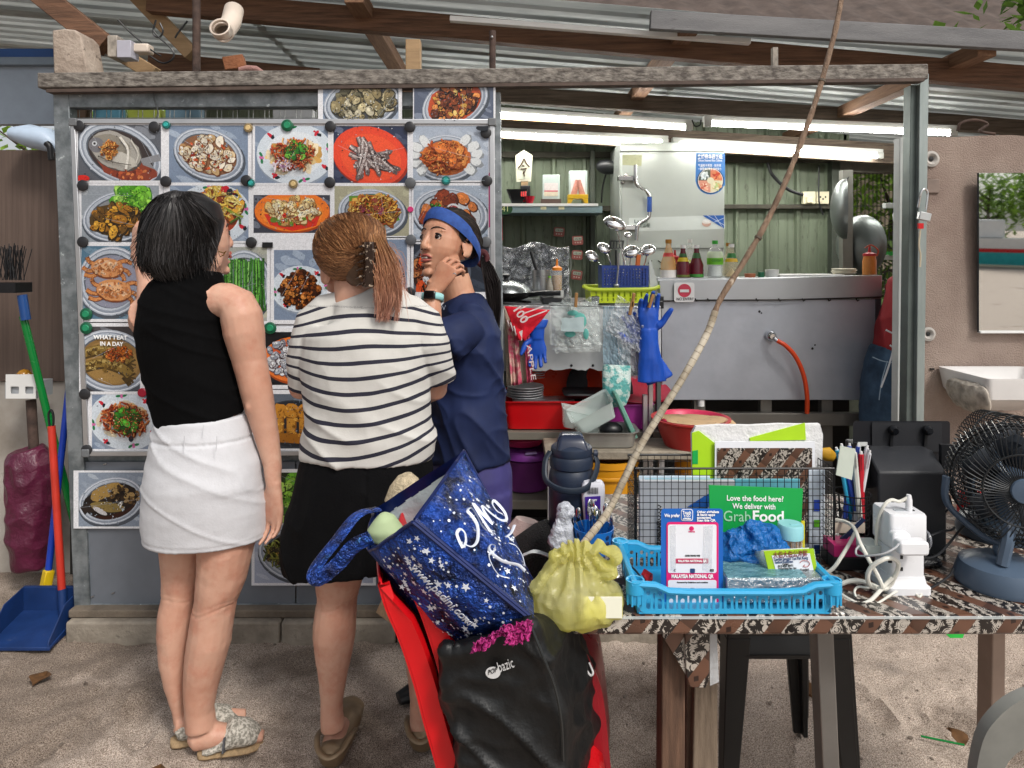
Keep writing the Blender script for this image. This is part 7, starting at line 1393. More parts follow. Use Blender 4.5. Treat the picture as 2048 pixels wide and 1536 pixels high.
ux=(tr_-tl)
def btx(s_,u,v,w_,sz,m_): return text(s_,sz,m_,bil(u,v,-.0018),ux,(0,0,1),'lettering',t,ext=.0002,width=w_*(tr_-tl).length,bold=.0001)
btx('大伯大伯公海鲜',.15,.24,.68,.013,mat('maroon_ink','#8a2a3a',.5));btx('Gertak Sanggul Tua Pek Kong',.15,.37,.68,.008,mat('navy_ink','#2a4a7a',.5));btx('Seafood Restaurant',.16,.48,.36,.007,mat('navy_ink',''));btx('Contact',.3,.56,.12,.005,INK);btx('012-455 8971',.2,.64,.3,.006,INK);btx('Business Hour: 9am - 5pm',.2,.72,.36,.004,INK);btx('海鲜名家 (closed on Tuesday)',.2,.81,.6,.005,INK)
MB().tube(spl([bil(.66,.5,-.002),bil(.72,.42,-.002),bil(.82,.44,-.002),bil(.86,.54,-.002),bil(.8,.66,-.002),bil(.72,.64,-.002),bil(.76,.58,-.002)]),.0006,5).build('prawn_drawing',mat('rose_ink','#b86a6a',.5),t)
CB=clear('card_box_clear','#b8d4d2',.35,.1)
MB().add([tl+off*.1,tl+back+V((-.012,0,.0)),bl+back+V((-.012,0,0)),bl+off*.1],[(0,1,2,3)]).build('left_side',CB,t,solid=.0015);MB().add([tr_,tr_+back,br+back,br],[(0,1,2,3)]).build('right_side',CB,t,solid=.0015);MB().add([tl+back+V((-.012,0,0)),tr_+back,br+back,bl+back],[(0,1,2,3)]).build('back_side',CB,t,solid=.0015)
MB().add([tl+V((.004,.012,-.012)),tr_+V((-.002,.012,-.012)),tr_+V((-.002,.047,-.03)),tl+V((.0,.047,-.03))],[(0,1,2,3)]).build('card_stack',mat('card_white','#d6dcd2',.5),t,solid=.018)
# --- wire basket with papers
WIRE=mat('black_wire','#141416',.4,.3,var=0)
Y=1.425;Yb=1.525;x0,x1=P(1272,0,Y).x,P(1668,0,Y).x;zt_=P(0,937,Y).z
t=thing('wire_basket','black wire grid basket full of papers and boxes','basket',((x0+x1)/2,Y,ZT))
def gridwire(nm,a,b,nu,nv):
 m=MB();a=V(a);b=V(b)
 for k in range(nu+1): p=a.lerp(b,k/nu);m.beam(p+V((0,0,.002)),p+V((0,0,zt_-ZT)),.0011,.0011)
 for k in range(nv+1): z=V((0,0,.002+(zt_-ZT-.002)*k/nv));m.beam(a+z,b+z,.0011,.0011)
 return m.build(nm,WIRE,t,smooth=False)
gridwire('front_grid',(x0,Y,ZT),(x1,Y,ZT),28,14);gridwire('back_grid',(x0,Yb,ZT),(x1,Yb,ZT),28,14);gridwire('side_grid',(x0,Y,ZT),(x0,Yb,ZT),8,14);gridwire('side_grid',(x1,Y,ZT),(x1,Yb,ZT),8,14)
MB().tube([V((x0,Y,zt_)),V((x1,Y,zt_)),V((x1,Yb,zt_)),V((x0,Yb,zt_))],.0024,6,closed=True).build('rim',WIRE,t)
for xx in (x0,x1): MB().tube([V((xx,Y,ZT)),V((xx,Y,zt_))],.0022,6).build('corner_rod',WIRE,t)
def slab(px0,px1,py0,py1,Y,d,m_,nm,label,cat,bevel=.001): z0=max(ZT+.002,P(0,py1,Y).z);return MB().box((P(px0,0,Y).x,Y,z0),(P(px1,0,Y).x,Y+d,P(0,py0,Y).z)).build(nm,m_,label=label,cat=cat,bevel=bevel)
slab(1280,1470,962,1140,1.455,.012,mat('grey_file','#b8bcc2',.5,spots=('#4a4a50',60,.68,.7)),'ledger','pale book with spiral binding inside the wire basket','book')
slab(1290,1600,958,1140,1.472,.004,mat('teal_folder','#5fa8b8',.4,var=.1),'folder','teal folder behind the pale book in the wire basket','folder')
slab(1278,1420,952,1140,1.48,.004,mat('white_blue_paper','#c9dbe8',.4),'paper','white paper sheet at the left of the wire basket','paper')
MB().prism([P(a,b,1.452) for a,b in ((1410,992),(1418,988),(1418,1014),(1376,1014))],(0,.002,0)).build('blue_fin',mat('fin_blue','#2a64b8',.4),label='blue fin shaped print left of the green card',cat='print')
m=MB()
for k in range(22): m.tube([P(1316,1010+k*7,1.447),P(1322,1013+k*7,1.444),P(1320,1016+k*7,1.452)],.0012,5)
m.build('spiral_binding',INK,label='black spiral binding of the pale book',cat='spiral')
tx('GIGUNGSAPI',1322,1105,62,.012,INK,1.4535,None,ux=(0,0,1),up=(-1,0,0));o=bpy.data.objects['lettering'] if False else [z for z in bpy.data.objects if z.name.startswith('lettering') and z.parent is None][-1];o.parent=bpy.data.objects['ledger']
Y=1.5;t=thing('paper_box','torn white and lime paper box sticking out of the wire basket','box',P(1510,1100,Y))
m=MB();xs_=[(1384,868),(1392,853),(1440,850),(1500,851),(1560,848),(1600,849),(1640,848),(1646,870),(1644,940),(1646,1060),(1388,1060)]
m.prism([P(a,b,Y) for a,b in xs_],(0,.012,0));m.build('white_wrap',mat('torn_white','#dcdcdc',.6,var=.06,bump=.5,bs=50),t)
MB().prism([P(a,b,Y-.003) for a,b in ((1384,866),(1398,862),(1432,888),(1432,1060),(1386,1060))],(0,.003,0)).build('lime_side',mat('lime_paper','#a8d31c',.5,var=.05),t);MB().prism([P(a,b,Y-.003) for a,b in ((1500,876),(1610,846),(1612,880),(1500,882))],(0,.003,0)).build('lime_flap',mat('lime_paper',''),t)
MB().prism([P(a,b,Y-.004) for a,b in ((1385,902),(1396,900),(1396,928),(1385,928))],(0,.001,0)).build('green_tag',GRN,t)
sh=slab(1430,1630,883,1110,1.488,.003,QW,'printed_sheet','white sheet printed with a brown floral tile pattern','paper',0)
MB().box((P(1434,0,1.487).x,1.4862,ZT+.02),(P(1624,0,1.487).x,1.4872,P(0,896,1.487).z)).build('tile_print',cloth_mat('printed_sheet_tiles',.62),sh)
slab(1618,1650,940,1120,1.482,.004,mat('pale_magazine','#ccd6e2',.4,var=.05),'magazine','pale magazine strip at the right end of the wire basket','magazine')
for a,b,c_,cc in ((1634,1000,22,'#2a4ab0'),(1634,1040,14,'#5fae2a'),(1634,1090,30,'#22407a')): MB().box(P(a-6,b+c_,1.4805),P(a+6,b,1.4795)).build('colour_mark',mat('cm'+cc[1:],cc,.5),bpy.data.objects['magazine'])
MB().tube(spl([P(1262,1132,1.33),P(1272,1142,1.3),P(1284,1158,1.27),P(1290,1168,1.26)]),.002,6).build('black_cable',BLACK,label='short black cable in the left of the blue tray',cat='cable');m=MB()
for k in range(5): m.obox(P(1298+U(-8,10),1152+U(-8,10),1.3),(.016,.012,.008),(U(0,3),U(0,3),U(0,3)))
m.build('red_clip',mat('clip_red','#c0202a',.4),label='red crumpled wrapper in the left of the blue tray',cat='wrapper')
# --- pens in a wire cup
Y=1.47;c=V((P(1704,0,Y).x,Y,ZT));rc=.036;z0=P(0,1062,Y).z;z1=P(0,985,Y).z;t=thing('pen_cup','black wire cup hooked beside the basket, packed with pens','cup',c)
m=MB()
for k in range(6): z=z0+(z1-z0)*k/5;r_=rc*(.86+.14*k/5);m.tube([V((c.x+r_*math.cos(a),c.y+r_*math.sin(a),z)) for a in [R(15*q) for q in range(24)]],.0014,5,closed=True)
for k in range(16): a=R(22.5*k);m.tube([V((c.x+rc*.86*math.cos(a),c.y+rc*.86*math.sin(a),z0)),V((c.x+rc*math.cos(a),c.y+rc*math.sin(a),z1))],.0011,5)
m.build('wire_wall',WIRE,t);MB().lathe([(rc*.86,0),(.0005,0)],V((c.x,c.y,z0)),20).build('wire_floor',WIRE,t);MB().box((c.x-.02,c.y-.015,ZT),(c.x+.02,c.y+.015,z0)).build('stand',BLACK,t)
pens=((1674,900,'#2f9fc4',.0045),(1684,893,'#3250b4',.0045),(1690,902,'#d6d8dc',.005),(1699,892,'#2a48a8',.0045),(1708,905,'#d0d0c8',.006),(1716,893,'#3048a0',.0045),(1722,908,'#c02030',.0055),(1734,896,'#d8d8da',.0045),(1729,912,'#c6c2d8',.004),(1739,906,'#dcdce0',.004),(1679,915,'#38a8d0',.004),(1695,912,'#22305a',.004))
for k,(px,py,cc,r_) in enumerate(pens):
 a=V((c.x+U(-.02,.02),c.y+U(-.018,.018),z0+.004));b=P(px,py,Y+U(-.012,.012));d=(b-a).normalized();pt=thing('pen',f'{["aqua","blue","pale","dark blue","cream flat","blue capped","red","white","lilac","silver","light blue","navy"][k]} pen standing in the wire cup','pen',a,'pens in the wire cup')
 MB().tube([a,b],r_,8).build('barrel',mat('pen'+cc[1:],cc,.3),pt);MB().tube([b-d*.002,b+d*.006],[r_*.7,r_*.55],8).build('button',mat('pen_white','#dadada',.3),pt);MB().beam(b-d*.03+V((0,-r_-.001,0)),b-d*.002+V((0,-r_-.001,0)),.003,.0015).build('clip',mat('pen'+cc[1:],''),pt)
MB().prism([P(a,b,1.43) for a,b in ((1681,892),(1711,898),(1704,960),(1672,950))],(0,.003,0)).build('label_card',mat('card_green_grey','#c2cabe',.4,spots=('#4a504a',130,.66,.69)),label='pale green printed card tucked in with the pens',cat='card')
slab(1668,1730,1046,1066,1.432,.002,mat('crumpled_note','#cbbfae',.8,var=.15),'paper_note','crumpled cream note in the bottom of the pen cup','paper',0)
m=MB();m.ell([(P(1640,905,1.55),.004,.01),(P(1655,908,1.55),.012,.016),(P(1668,915,1.55),.006,.01)],(0,1,0),12);m.build('yellow_flower',mat('straw_yellow','#c9981e',.6,var=.2,stretch=(1,1,8)),label='straw yellow tassel behind the pens',cat='tassel')
# --- payment terminal,tablet,boxes
POS=mat('terminal_black','#26282c',.5,col2='#1d1e22',vs=4,bump=.1,bs=500);Y=1.47
t=thing('receipt_terminal','big matt black till terminal with sloped top','till',P(1825,1150,Y));xa,xb=P(1757,0,Y).x,P(1894,0,Y).x;za,zc=P(0,945,Y).z,P(0,898,Y+.06).z
m=MB();m.add([V((x,y,z)) for x in (xa,xb) for y,z in ((Y,ZT),(Y,za),(Y+.05,zc),(Y+.15,zc),(Y+.15,ZT))],[(0,1,2,3,4),(9,8,7,6,5),(0,5,6,1),(1,6,7,2),(2,7,8,3),(3,8,9,4),(4,9,5,0)]);m.build('body',POS,t,bevel=.004)
MB().box((xb+.001,Y+.02,P(0,945,Y).z),(xb+.028,Y+.03,P(0,895,Y).z)).build('side_flap',BLACK,t);MB().box((xa-.022,Y+.03,P(0,985,Y).z),(xa-.002,Y+.06,P(0,900,Y).z)).build('side_flap',BLACK,t)
Y2=1.56;t2=thing('tablet','black tablet on twin clamps above the till terminal','tablet',P(1800,905,Y2));MB().loft([[P(x,y,Y2+d) for x,y in rrect(1706,842,1900,930,6)] for d in (0,.012)]).build('tablet_body',mat('tablet_black','#1c1d22',.35,var=.08),t2);MB().loft([[P(x,y,Y2-.002-d) for x,y in rrect(1744,845,1884,904,2)] for d in (0,.002)]).build('holder_plate',POS,t2)
for px in (1783,1851):
 k=MB();k.lathe([(.008,0),(.011,.004),(.011,.012),(.007,.018)],P(px,859,Y2-.004),10,rot=(R(90),0,0));k.build('clamp_knob',mat('glossy_black','#101114',.15,var=0),t2);MB().beam(P(px,866,Y2-.006),P(px-2,892,Y2-.006),.008,.006).build('clamp_arm',BLACK,t2)
MB().box(P(1716,908,1.5),P(1734,884,1.502)).build('price_tag',mat('tag_white','#c9ccc9',.5,spots=('#3a3a3a',200,.6,.64)),label='small white printed tag between the pens and the tablet',cat='tag')
slab(1706,1760,960,1080,1.56,.03,mat('brown_carton','#a5765a',.8,var=.08),'carton','brown carton edge left of the till terminal','carton');slab(1668,1748,1090,1116,1.40,.05,mat('pink_box_paper','#c8246e',.45),'pink_box','magenta pink flat box between basket and power tower','box');slab(1668,1750,1116,1150,1.395,.06,BLACK,'black_box','black box beneath the pink box','box')
slab(1700,1765,1030,1090,1.5,.05,mat('dark_box','#2c2d30',.5),'dark_box','dark grey box behind the white cables','box');MB().prism([P(a,b,1.43) for a,b in ((1668,1090),(1700,1060),(1725,1035),(1732,1040),(1672,1100))],(0,.004,0)).build('phone',mat('phone_glass','#1d2a48',.2,var=0),label='dark phone leaning behind the pink box',cat='phone')
m=MB();m.lathe([(.012,0),(.012,.05)],P(1758,1100,1.42),14,rot=(0,R(90),0));m.build('green_roll',mat('dull_green','#4a6a5a',.5),label='dull green roll behind the power tower',cat='roll')
# --- power tower
Y=1.335;c=T(1798,Y);s=Y/F;t=thing('power_tower','white power strip tower with sockets, plug and charger','power strip',c);PW=mat('gloss_white','#dcdde0',.3,var=.03,spec=.5)
rings_rect(MB(),[(c.x,c.y,ZT,.041,.041),(c.x,c.y,ZT+.012,.041,.041),(c.x,c.y,ZT+.016,.036,.036),(c.x,c.y,ZT+.03,.033,.033)],True,True).build('base',PW,t);zt_p=P(0,1030,Y-.035).z;z_n=P(0,1098,Y-.03).z
rings_rect(MB(),[(c.x,c.y,ZT+.03,.0315,.0315),(c.x,c.y,z_n,.0315,.0315)],True,True,.2).build('lower_stack',PW,t);rings_rect(MB(),[(c.x,c.y,z_n+.002,.033,.033),(c.x,c.y,z_n+.006,.035,.035),(c.x,c.y,zt_p-.004,.035,.035),(c.x,c.y,zt_p,.033,.033)],True,True,.22).build('upper_stack',PW,t)
for px,py,a,b in ((1780,1123,7,5),(1803,1114,5,7),(1803,1138,5,7)): MB().obox(P(px,py,c.y-.0316),(a*s,.002,b*s)).build('pin_slot',INK,t)
MB().obox(V((c.x-.005,c.y-.01,zt_p+.0006)),(.02,.01,.0012)).build('usb_port',mat('pale_grey','#aeb4ba',.4),t);MB().obox(V((c.x+.018,c.y-.012,zt_p+.0006)),(.008,.006,.0012)).build('usb_port',INK,t)
def cable(pts,r,label,m_=None,Yd=None): return MB().tube(spl([p if isinstance(p,V) else P(*p) for p in pts],6),r,8).build('cable',m_ or mat('cable_white','#d8d6cc',.4,var=.03),label=label,cat='cable')
pl=thing('wall_plug','white plug and boxy charger pushed into the power tower','plug',P(1800,1085,c.y-.05));rr_=[P(x,y,c.y-.036) for x,y in rrect(1775,1058,1812,1096,10)]
MB().loft([rr_,[p+V((0,-.018,0)) for p in rr_]]).build('plug_body',PW,pl,bevel=.003);rr_=[P(x,y,c.y-.05) for x,y in rrect(1785,1073,1843,1101,7)];MB().loft([rr_,[p+V((0,-.026,0)) for p in rr_]]).build('charger_body',PW,pl,bevel=.004)
k=MB();k.lathe([(.006,0),(.006,.02),(.004,.03)],V((c.x+.012,c.y-.012,zt_p)),12);k.build('usb_plug',PW,label='white usb plug standing in the tower top',cat='plug')
cable([V((c.x+.012,c.y-.012,zt_p+.026)),(1799,1003,c.y-.01),(1782,1000,c.y-.01),(1766,1014,c.y-.01),(1755,1045,c.y),(1752,1095,c.y+.01)],.0032,'white usb cable arching out of the tower top')
cable([(1672,1040,1.44),(1692,1044,1.42),(1708,1056,1.38),(1720,1085,1.32),(1738,1120,1.3),(1755,1150,1.29),(1764,1172,1.285),(1757,1178,1.29)],.0038,'thick white cable dropping from the basket to the table')
cable([(1710,1066,1.40),(1700,1085,1.39),(1685,1110,1.37),(1665,1138,1.36),(1640,1150,1.37),(1652,1142,1.38)],.0036,'white cable curving behind the blue tray corner')
cable([(1677,1170,1.33),(1700,1162,1.325),(1722,1162,1.322),(1745,1170,1.31),(1765,1178,1.3),(1780,1170,1.3),(1795,1140,1.29),(1795,1124,1.285),(1780,1116,1.28),(1760,1122,1.28),(1742,1135,1.285),(1735,1155,1.29),(1742,1172,1.3),(1760,1180,1.3)],.0042,'thick white cable coiled in loops before the tower')
cable([(1677,1186,1.31),(1700,1200,1.28),(1720,1208,1.27),(1742,1200,1.275),(1770,1170,1.29),(1785,1155,1.29)],.0036,'white cable looping low on the oilcloth')
cable([(1755,1172,1.3),(1735,1175,1.3),(1716,1174,1.31),(1709,1184,1.3),(1716,1200,1.285),(1732,1212,1.26),(1750,1210,1.265),(1775,1194,1.28),(1800,1180,1.3),(1825,1180,1.305),(1842,1188,1.295),(1838,1194,1.288),(1832,1188,1.296)],.0022,'thin white cord with a curled end on the oilcloth')
cable([(1797,1088,c.y-.078),(1790,1096,c.y-.09),(1765,1108,c.y-.09),(1730,1112,c.y-.07),(1714,1110,c.y-.05),(1712,1100,c.y-.04),(1718,1092,c.y-.02)],.0018,'thin grey charger cord crossing in front of the tower',mat('cord_grey','#b0b2b4',.4))
rings_rect(MB(),[(T(1748,1.34).x,1.36,P(0,1112,1.34).z,.015,.02),(T(1748,1.34).x,1.36,P(0,1092,1.34).z,.016,.021)],True,True).build('adapter',mat('mint_white','#cfd8d2',.35),label='small mint white adapter left of the power tower',cat='adapter');bpy.data.objects['adapter'].data.transform(Matrix.Translation((0,0,0)))
t=thing('black_plug','translucent black plug on the right side of the tower','plug',P(1848,1080,Y));MB().box(P(1832,1095,Y),P(1846,1065,Y)+V((0,.03,0))).build('plug_body',BLACK,t,bevel=.004);MB().lathe([(.002,0),(.017,.002),(.017,.006),(.003,.008)],P(1848,1078,Y+.014),20,rot=(0,R(90),0)).build('flange',clear('smoke','#8d8f96',.5),t)
MB().box((T(1848,1.4).x-.012,1.4,ZT),(T(1890,1.4).x,1.46,P(0,1120,1.4).z)).build('black_pouch',mat('shiny_black','#121215',.25,var=.1,bump=.7,bs=30),label='shiny black pouch at the foot of the terminal',cat='pouch',bevel=.012)
for pts,l in ((((1850,1076,1.36),(1880,1064,1.37),(1902,1060,1.38),(1910,1054,1.38)),'black cord leaving the black plug'),(((1960,1032,1.42),(1940,1044,1.4),(1920,1060,1.38),(1900,1085,1.36),(1875,1110,1.34),(1850,1115,1.33),(1860,1095,1.34)),'black fan cord sagging behind the tower'),(((1890,1025,1.46),(1902,1010,1.46),(1898,990,1.46)),'thin black wire beside the terminal'),(((1858,1178,1.3),(1880,1165,1.31),(1900,1150,1.32),(1906,1138,1.33)),'thin dark wire on the oilcloth under the fan')): cable(pts,.0022,l,BLACK)
# --- desk fans
FB=mat('fan_bluegrey','#4d5d70',.35,var=.05,spec=.5);FG=mat('fan_guard','#2a2c2e',.35,.4,var=.05)
def fan(cx,cy,Y,r,rz,label,bm,base_px):
 t=thing('desk_fan',label,'fan',(P(cx,0,Y).x,Y,ZT));c=P(cx,cy,Y);Mr=Euler((0,0,R(rz))).to_matrix();f=lambda x,y,z: c+Mr@V((x,y,z))
 for nm,sg in (('front_guard',-1),('rear_guard',1)):
  m=MB()
  for k in range(64):
   a=2*math.pi*k/64;sw=.35;pts=[]
   for q in range(7): u=q/6;rr=r*(.22+.78*min(1,u*1.25));d=(.055 if u < .8 else .055*(1-(u-.8)*5)) if sg < 0 else (.06 if u < .8 else .06*(1-(u-.8)*5));aa=a+sw*(1-u)*(1 if sg < 0 else -1);pts.append(f(rr*math.cos(aa),sg*d,rr*math.sin(aa)))
   m.tube(pts,.0013,4,cap=False)
  for rr,d in ((r,.0),(r*1.0,.022),(r*.62,.056),(r*.22,.055)): m.tube([f(rr*math.cos(a),sg*d,rr*math.sin(a)) for a in [R(10*k) for k in range(36)]],.0019,5,closed=True)
  m.build(nm,FG,t)
 MB().lathe([(.0005,-.062),(r*.2,-.06),(r*.23,-.054),(r*.2,-.048)],c,24,rot=Mr.to_4x4().to_3x3()@Euler((R(90),0,0)).to_matrix()@Matrix.Scale(-1,3)).build('badge',bm,t)
 hub=MB();hub.lathe([(r*.2,-.03),(r*.24,0),(r*.24,.08),(r*.17,.11),(.0005,.115)],c,20,rot=Mr@Euler((R(-90),0,0)).to_matrix());hub.build('motor',bm,t)
 for k in range(5):
  a=2*math.pi*k/5;b=MB();b.add([f(r*.2*math.cos(a),.01,r*.2*math.sin(a)),f(r*.8*math.cos(a-.25),-.02,r*.8*math.sin(a-.25)),f(r*.86*math.cos(a+.3),.0,r*.86*math.sin(a+.3)),f(r*.7*math.cos(a+.7),.03,r*.7*math.sin(a+.7)),f(r*.2*math.cos(a+.8),.03,r*.2*math.sin(a+.8))],[(0,1,2,3,4)]);b.build('blade',mat('blade_dark','#3a4048',.4),t,solid=.002)
 bx=P(base_px,0,Y).x;MB().lathe([(.075,0),(.078,.01),(.068,.04),(.04,.052),(.0005,.054)],(bx,Y,ZT+.001),30).build('base',bm,t)
 for s_ in (-1,1):
  st=MB();st.tube(spl([V((bx,Y,ZT+.05)),V((bx,Y,ZT+.075)),f(s_*r*.55,0,-r*.98),f(s_*r*1.04,0,-r*.5),f(s_*r*1.06,0,0)]),.009,8,flat=.6);st.build('yoke_arm',bm,t)
 MB().tube(spl([V((bx-.02,Y-.035,ZT+.052)),V((bx-.005,Y-.03,ZT+.12)),f(-.02,.03,-.03),f(-.01,.06,.0)]),.011,8).build('stem',bm,t)
 return t
fan(2030,965,1.34,.108,-20,'blue-grey desk fan at the right edge of the table',FB,2000)
fan(2005,930,1.58,.115,28,'second desk fan with dark guard standing behind the front one',mat('fan_dark','#2c3946',.4,var=.05),1990)
MB().box((P(1922,0,1.7).x,1.7,ZT),(P(1968,0,1.7).x,1.72,P(0,985,1.7).z)).build('red_box',RED,label='red box behind the two desk fans',cat='box',bevel=.004)
# --- left end: flask,bottle,cutlery
Y=1.62;c=T(1143,Y);h=P(0,866,Y).z-ZT;t=thing('insulated_flask','dark navy insulated flask with carry strap','flask',c);FN=mat('flask_navy','#232d3f',.4,var=.06,spec=.5,bump=.1,bs=600)
MB().lathe([(.05,0),(.0525,.003),(.0525,h*.56),(.05,h*.61),(.046,h*.645)],c,32).build('body',FN,t);MB().lathe([(.047,h*.645),(.05,h*.66),(.05,h*.75),(.047,h*.78)],c,32).build('collar',FN,t);MB().lathe([(.0475,h*.78),(.049,h*.8),(.047,h*.86),(.035,h*.9),(.0005,h*.905)],c,32).build('lid',FN,t)
rings_rect(MB(),[(c.x,c.y-.008,ZT+h*.86,.036,.03),(c.x-.001,c.y-.008,ZT+h*.93,.031,.026),(c.x-.001,c.y-.004,ZT+h*.985,.026,.02),(c.x-.001,c.y,ZT+h,.02,.014)],True,True).build('spout_cap',mat('flask_gloss','#1c2438',.18,var=.03,spec=.7),t)
MB().tube(spl([c+V((-.05,-.01,h*.82)),c+V((-.062,-.02,h*.72)),c+V((-.06,-.045,h*.56)),c+V((-.02,-.068,h*.495)),c+V((.03,-.064,h*.52)),c+V((.056,-.03,h*.68)),c+V((.052,-.01,h*.8))]),.0075,8,flat=.6).build('carry_strap',mat('flask_strap','#1f2a38',.5),t);MB().lathe([(.009,0),(.009,.008),(.004,.01)],c+V((.05,-.012,h*.8)),14,rot=(0,R(90),0)).build('pivot',FN,t)
Y=1.57;c=T(1186,Y);h=P(0,962,Y).z-ZT;t=thing('lotion_bottle','white upside-down lotion bottle with purple label and barcode','bottle',c);rings_rect(MB(),[(c.x,Y,ZT,.018,.013),(c.x,Y,ZT+h*.3,.021,.014),(c.x,Y,ZT+h*.75,.026,.015),(c.x,Y,ZT+h*.95,.025,.0145),(c.x,Y,ZT+h,.02,.011)],True,True,.5).build('bottle_body',mat('bottle_white','#d4d4dc',.3,var=.03),t)
yb=Y-.0165;MB().prism([P(a,b,yb) for a,b in ((1170,994),(1201,992),(1200,1050),(1171,1050))],(0,.001,0)).build('purple_label',mat('purple_label','#4a2a98',.4),t)
m=MB()
for k in range(11): m.box(P(1175+k*2,988,yb),P(1175+k*2+(1.2 if k % 3 else .7),975,yb-.0004))
m.build('barcode',INK,t);tx('MOIST',1178,1002,16,.005,WINK,yb-.001,t)
Y=1.5;c=T(1188,Y);h=P(0,1053,Y).z-ZT;t=thing('cutlery_cup','blue plastic cutlery cup with punched holes','cup',c);CU=mat('cup_blue','#1c6cc0',.35,var=.04);rr=.043
MB().lathe([(rr*.9,0),(rr,h),(rr-.002,h),(rr*.9-.002,.002)],c,30).build('cup_wall',CU,t)
for k in range(3):
 for j,a in enumerate((-60,35,60)): q=R(a-90);MB().ball(c+V(((rr*.955)*math.cos(q),(rr*.955)*math.sin(q),h*(.24+.27*k))),(.006,.0025,.006),8,(0,0,q+math.pi/2)).build('punched_hole',mat('hole_blue','#0c2a58',.6),t)
for k in range(15):
 a,q=U(0,6.28),U(.1,.8)*rr;b=c+V((q*math.cos(a)*.6,q*math.sin(a)*.6,.01));e=c+V((q*math.cos(a)*1.2+U(-.006,.006),q*math.sin(a)*1.1,h+U(.01,.032)));k_=k % 3;lab=['steel spoon in the blue cutlery cup','steel fork in the blue cutlery cup','steel teaspoon in the blue cutlery cup'][k_];nm=['spoon','fork','spoon'][k_]
 s_=thing(nm,lab,nm,b,['spoons in the cutlery cup','forks in the cutlery cup','teaspoons in the cutlery cup'][k_]);MB().tube([b,e],.0026,6,flat=.5).build('handle',CHROME,s_);d=(e-b).normalized();MB().ball(e+d*.008,(.0075,.003,.014) if k_ != 1 else (.006,.002,.012),10,(0,0,U(0,3))).build('bowl' if k_ != 1 else 'tines',CHROME,s_)
m=MB();m.ell([(P(1120,1092,1.5),.028,.02),(P(1126,1065,1.5),.024,.018),(P(1128,1040,1.5),.015,.012),(P(1132,1022,1.5),.018,.014),(P(1128,1008,1.5),.012,.01)],(1,0,0),14);o=remesh(m,'wrapped_spoons',mat('wrap_film','#c9cdd6',.2,var=.15,vs=40,bump=1,bs=60,spec=.8),None,.003,2,label='bundle of wrapped plastic spoons left of the cutlery cup',cat='bundle');wrinkle(o,lambda p: .004*ridge(p,(50,50,60)))
m=MB();m.box((T(1100,1.5).x,1.49,ZT),(T(1138,1.5).x,1.53,P(0,1075,1.5).z));m.build('clear_holder',clear('holder_clear','#c9d0d4',.35),label='clear holder under the wrapped spoons',cat='holder',bevel=.004)
# --- knotted yellow bag
YB_=mat('yellow_film','#e4de72',.24,col2='#ebe8b8',vs=7,tl=.55,bump=.3,bs=60,bdist=.006,spec=.6)
nt_=YB_.node_tree;ou=nt_.nodes['Material Output'];tr_n=nt_.nodes.new('ShaderNodeBsdfTransparent');tr_n.inputs[0].default_value=(1,.98,.7,1);mx_n=nt_.nodes.new('ShaderNodeMixShader');mx_n.inputs[0].default_value=.26;sf=ou.inputs[0].links[0].from_socket;nt_.links.new(sf,mx_n.inputs[1]);nt_.links.new(tr_n.outputs[0],mx_n.inputs[2]);nt_.links.new(mx_n.outputs[0],ou.inputs[0])
Y=1.24;t=thing('yellow_bag','knotted yellow plastic takeaway bag on the table corner','plastic bag',P(1155,1238,Y));s=Y/F
m=MB();m.ell([(P(1160,1236,Y+.02),.07,.05),(P(1158,1222,Y+.02),.083,.062),(P(1152,1195,Y+.02),.083,.066),(P(1148,1165,Y+.02),.07,.058),(P(1148,1135,Y+.02),.05,.043),(P(1148,1112,Y+.015),.028,.026),(P(1150,1100,Y+.01),.017,.016),(P(1152,1090,Y+.01),.02,.018),(P(1150,1086,Y+.01),.008,.008)],(1,0,0),24)
m.box(P(1172,1239,Y-.03),P(1246,1196,Y-.03)+V((0,.06,0)))
for pts in (((1150,1106),(1122,1108),(1100,1130),(1078,1160),(1066,1180)),((1152,1106),(1180,1095),(1210,1098),(1232,1112),(1222,1130),(1190,1128),(1165,1115)),((1150,1110),(1130,1100),(1112,1112),(1096,1140)),((1156,1108),(1190,1118),(1226,1136),(1210,1150),(1180,1140))): m.tube(spl([P(a,b,Y+.0) for a,b in pts],4),[.014]*3+[.016]*(max(1,4*(len(pts)-1)-3))+[.008],8,flat=.5)
o=remesh(m,'bag_skin',YB_,t,.0038,3);cB=P(1150,1105,Y)
def bagfold(p):
 d=p-cB;a=math.atan2(d.x,abs(d.z)+.02);r_=d.length;return .006*math.sin(a*16+3*noise.noise(p*9))*max(0,1-r_/.16)+.0022*ridge(p,(20,20,14))+.0012*ridge(p,(50,50,50))-.002
wrinkle(o,bagfold);wrinkle(o,lambda p: .0032*ridge(p,(42,42,36))-.001);o.data.shade_flat()
MB().box(P(1168,1237,Y-.034),P(1244,1193,Y-.033)).build('white_carton',mat('carton_white','#e6e6d2',.5,var=.04),label='white carton pressing through the yellow bag',cat='carton',bevel=.001)
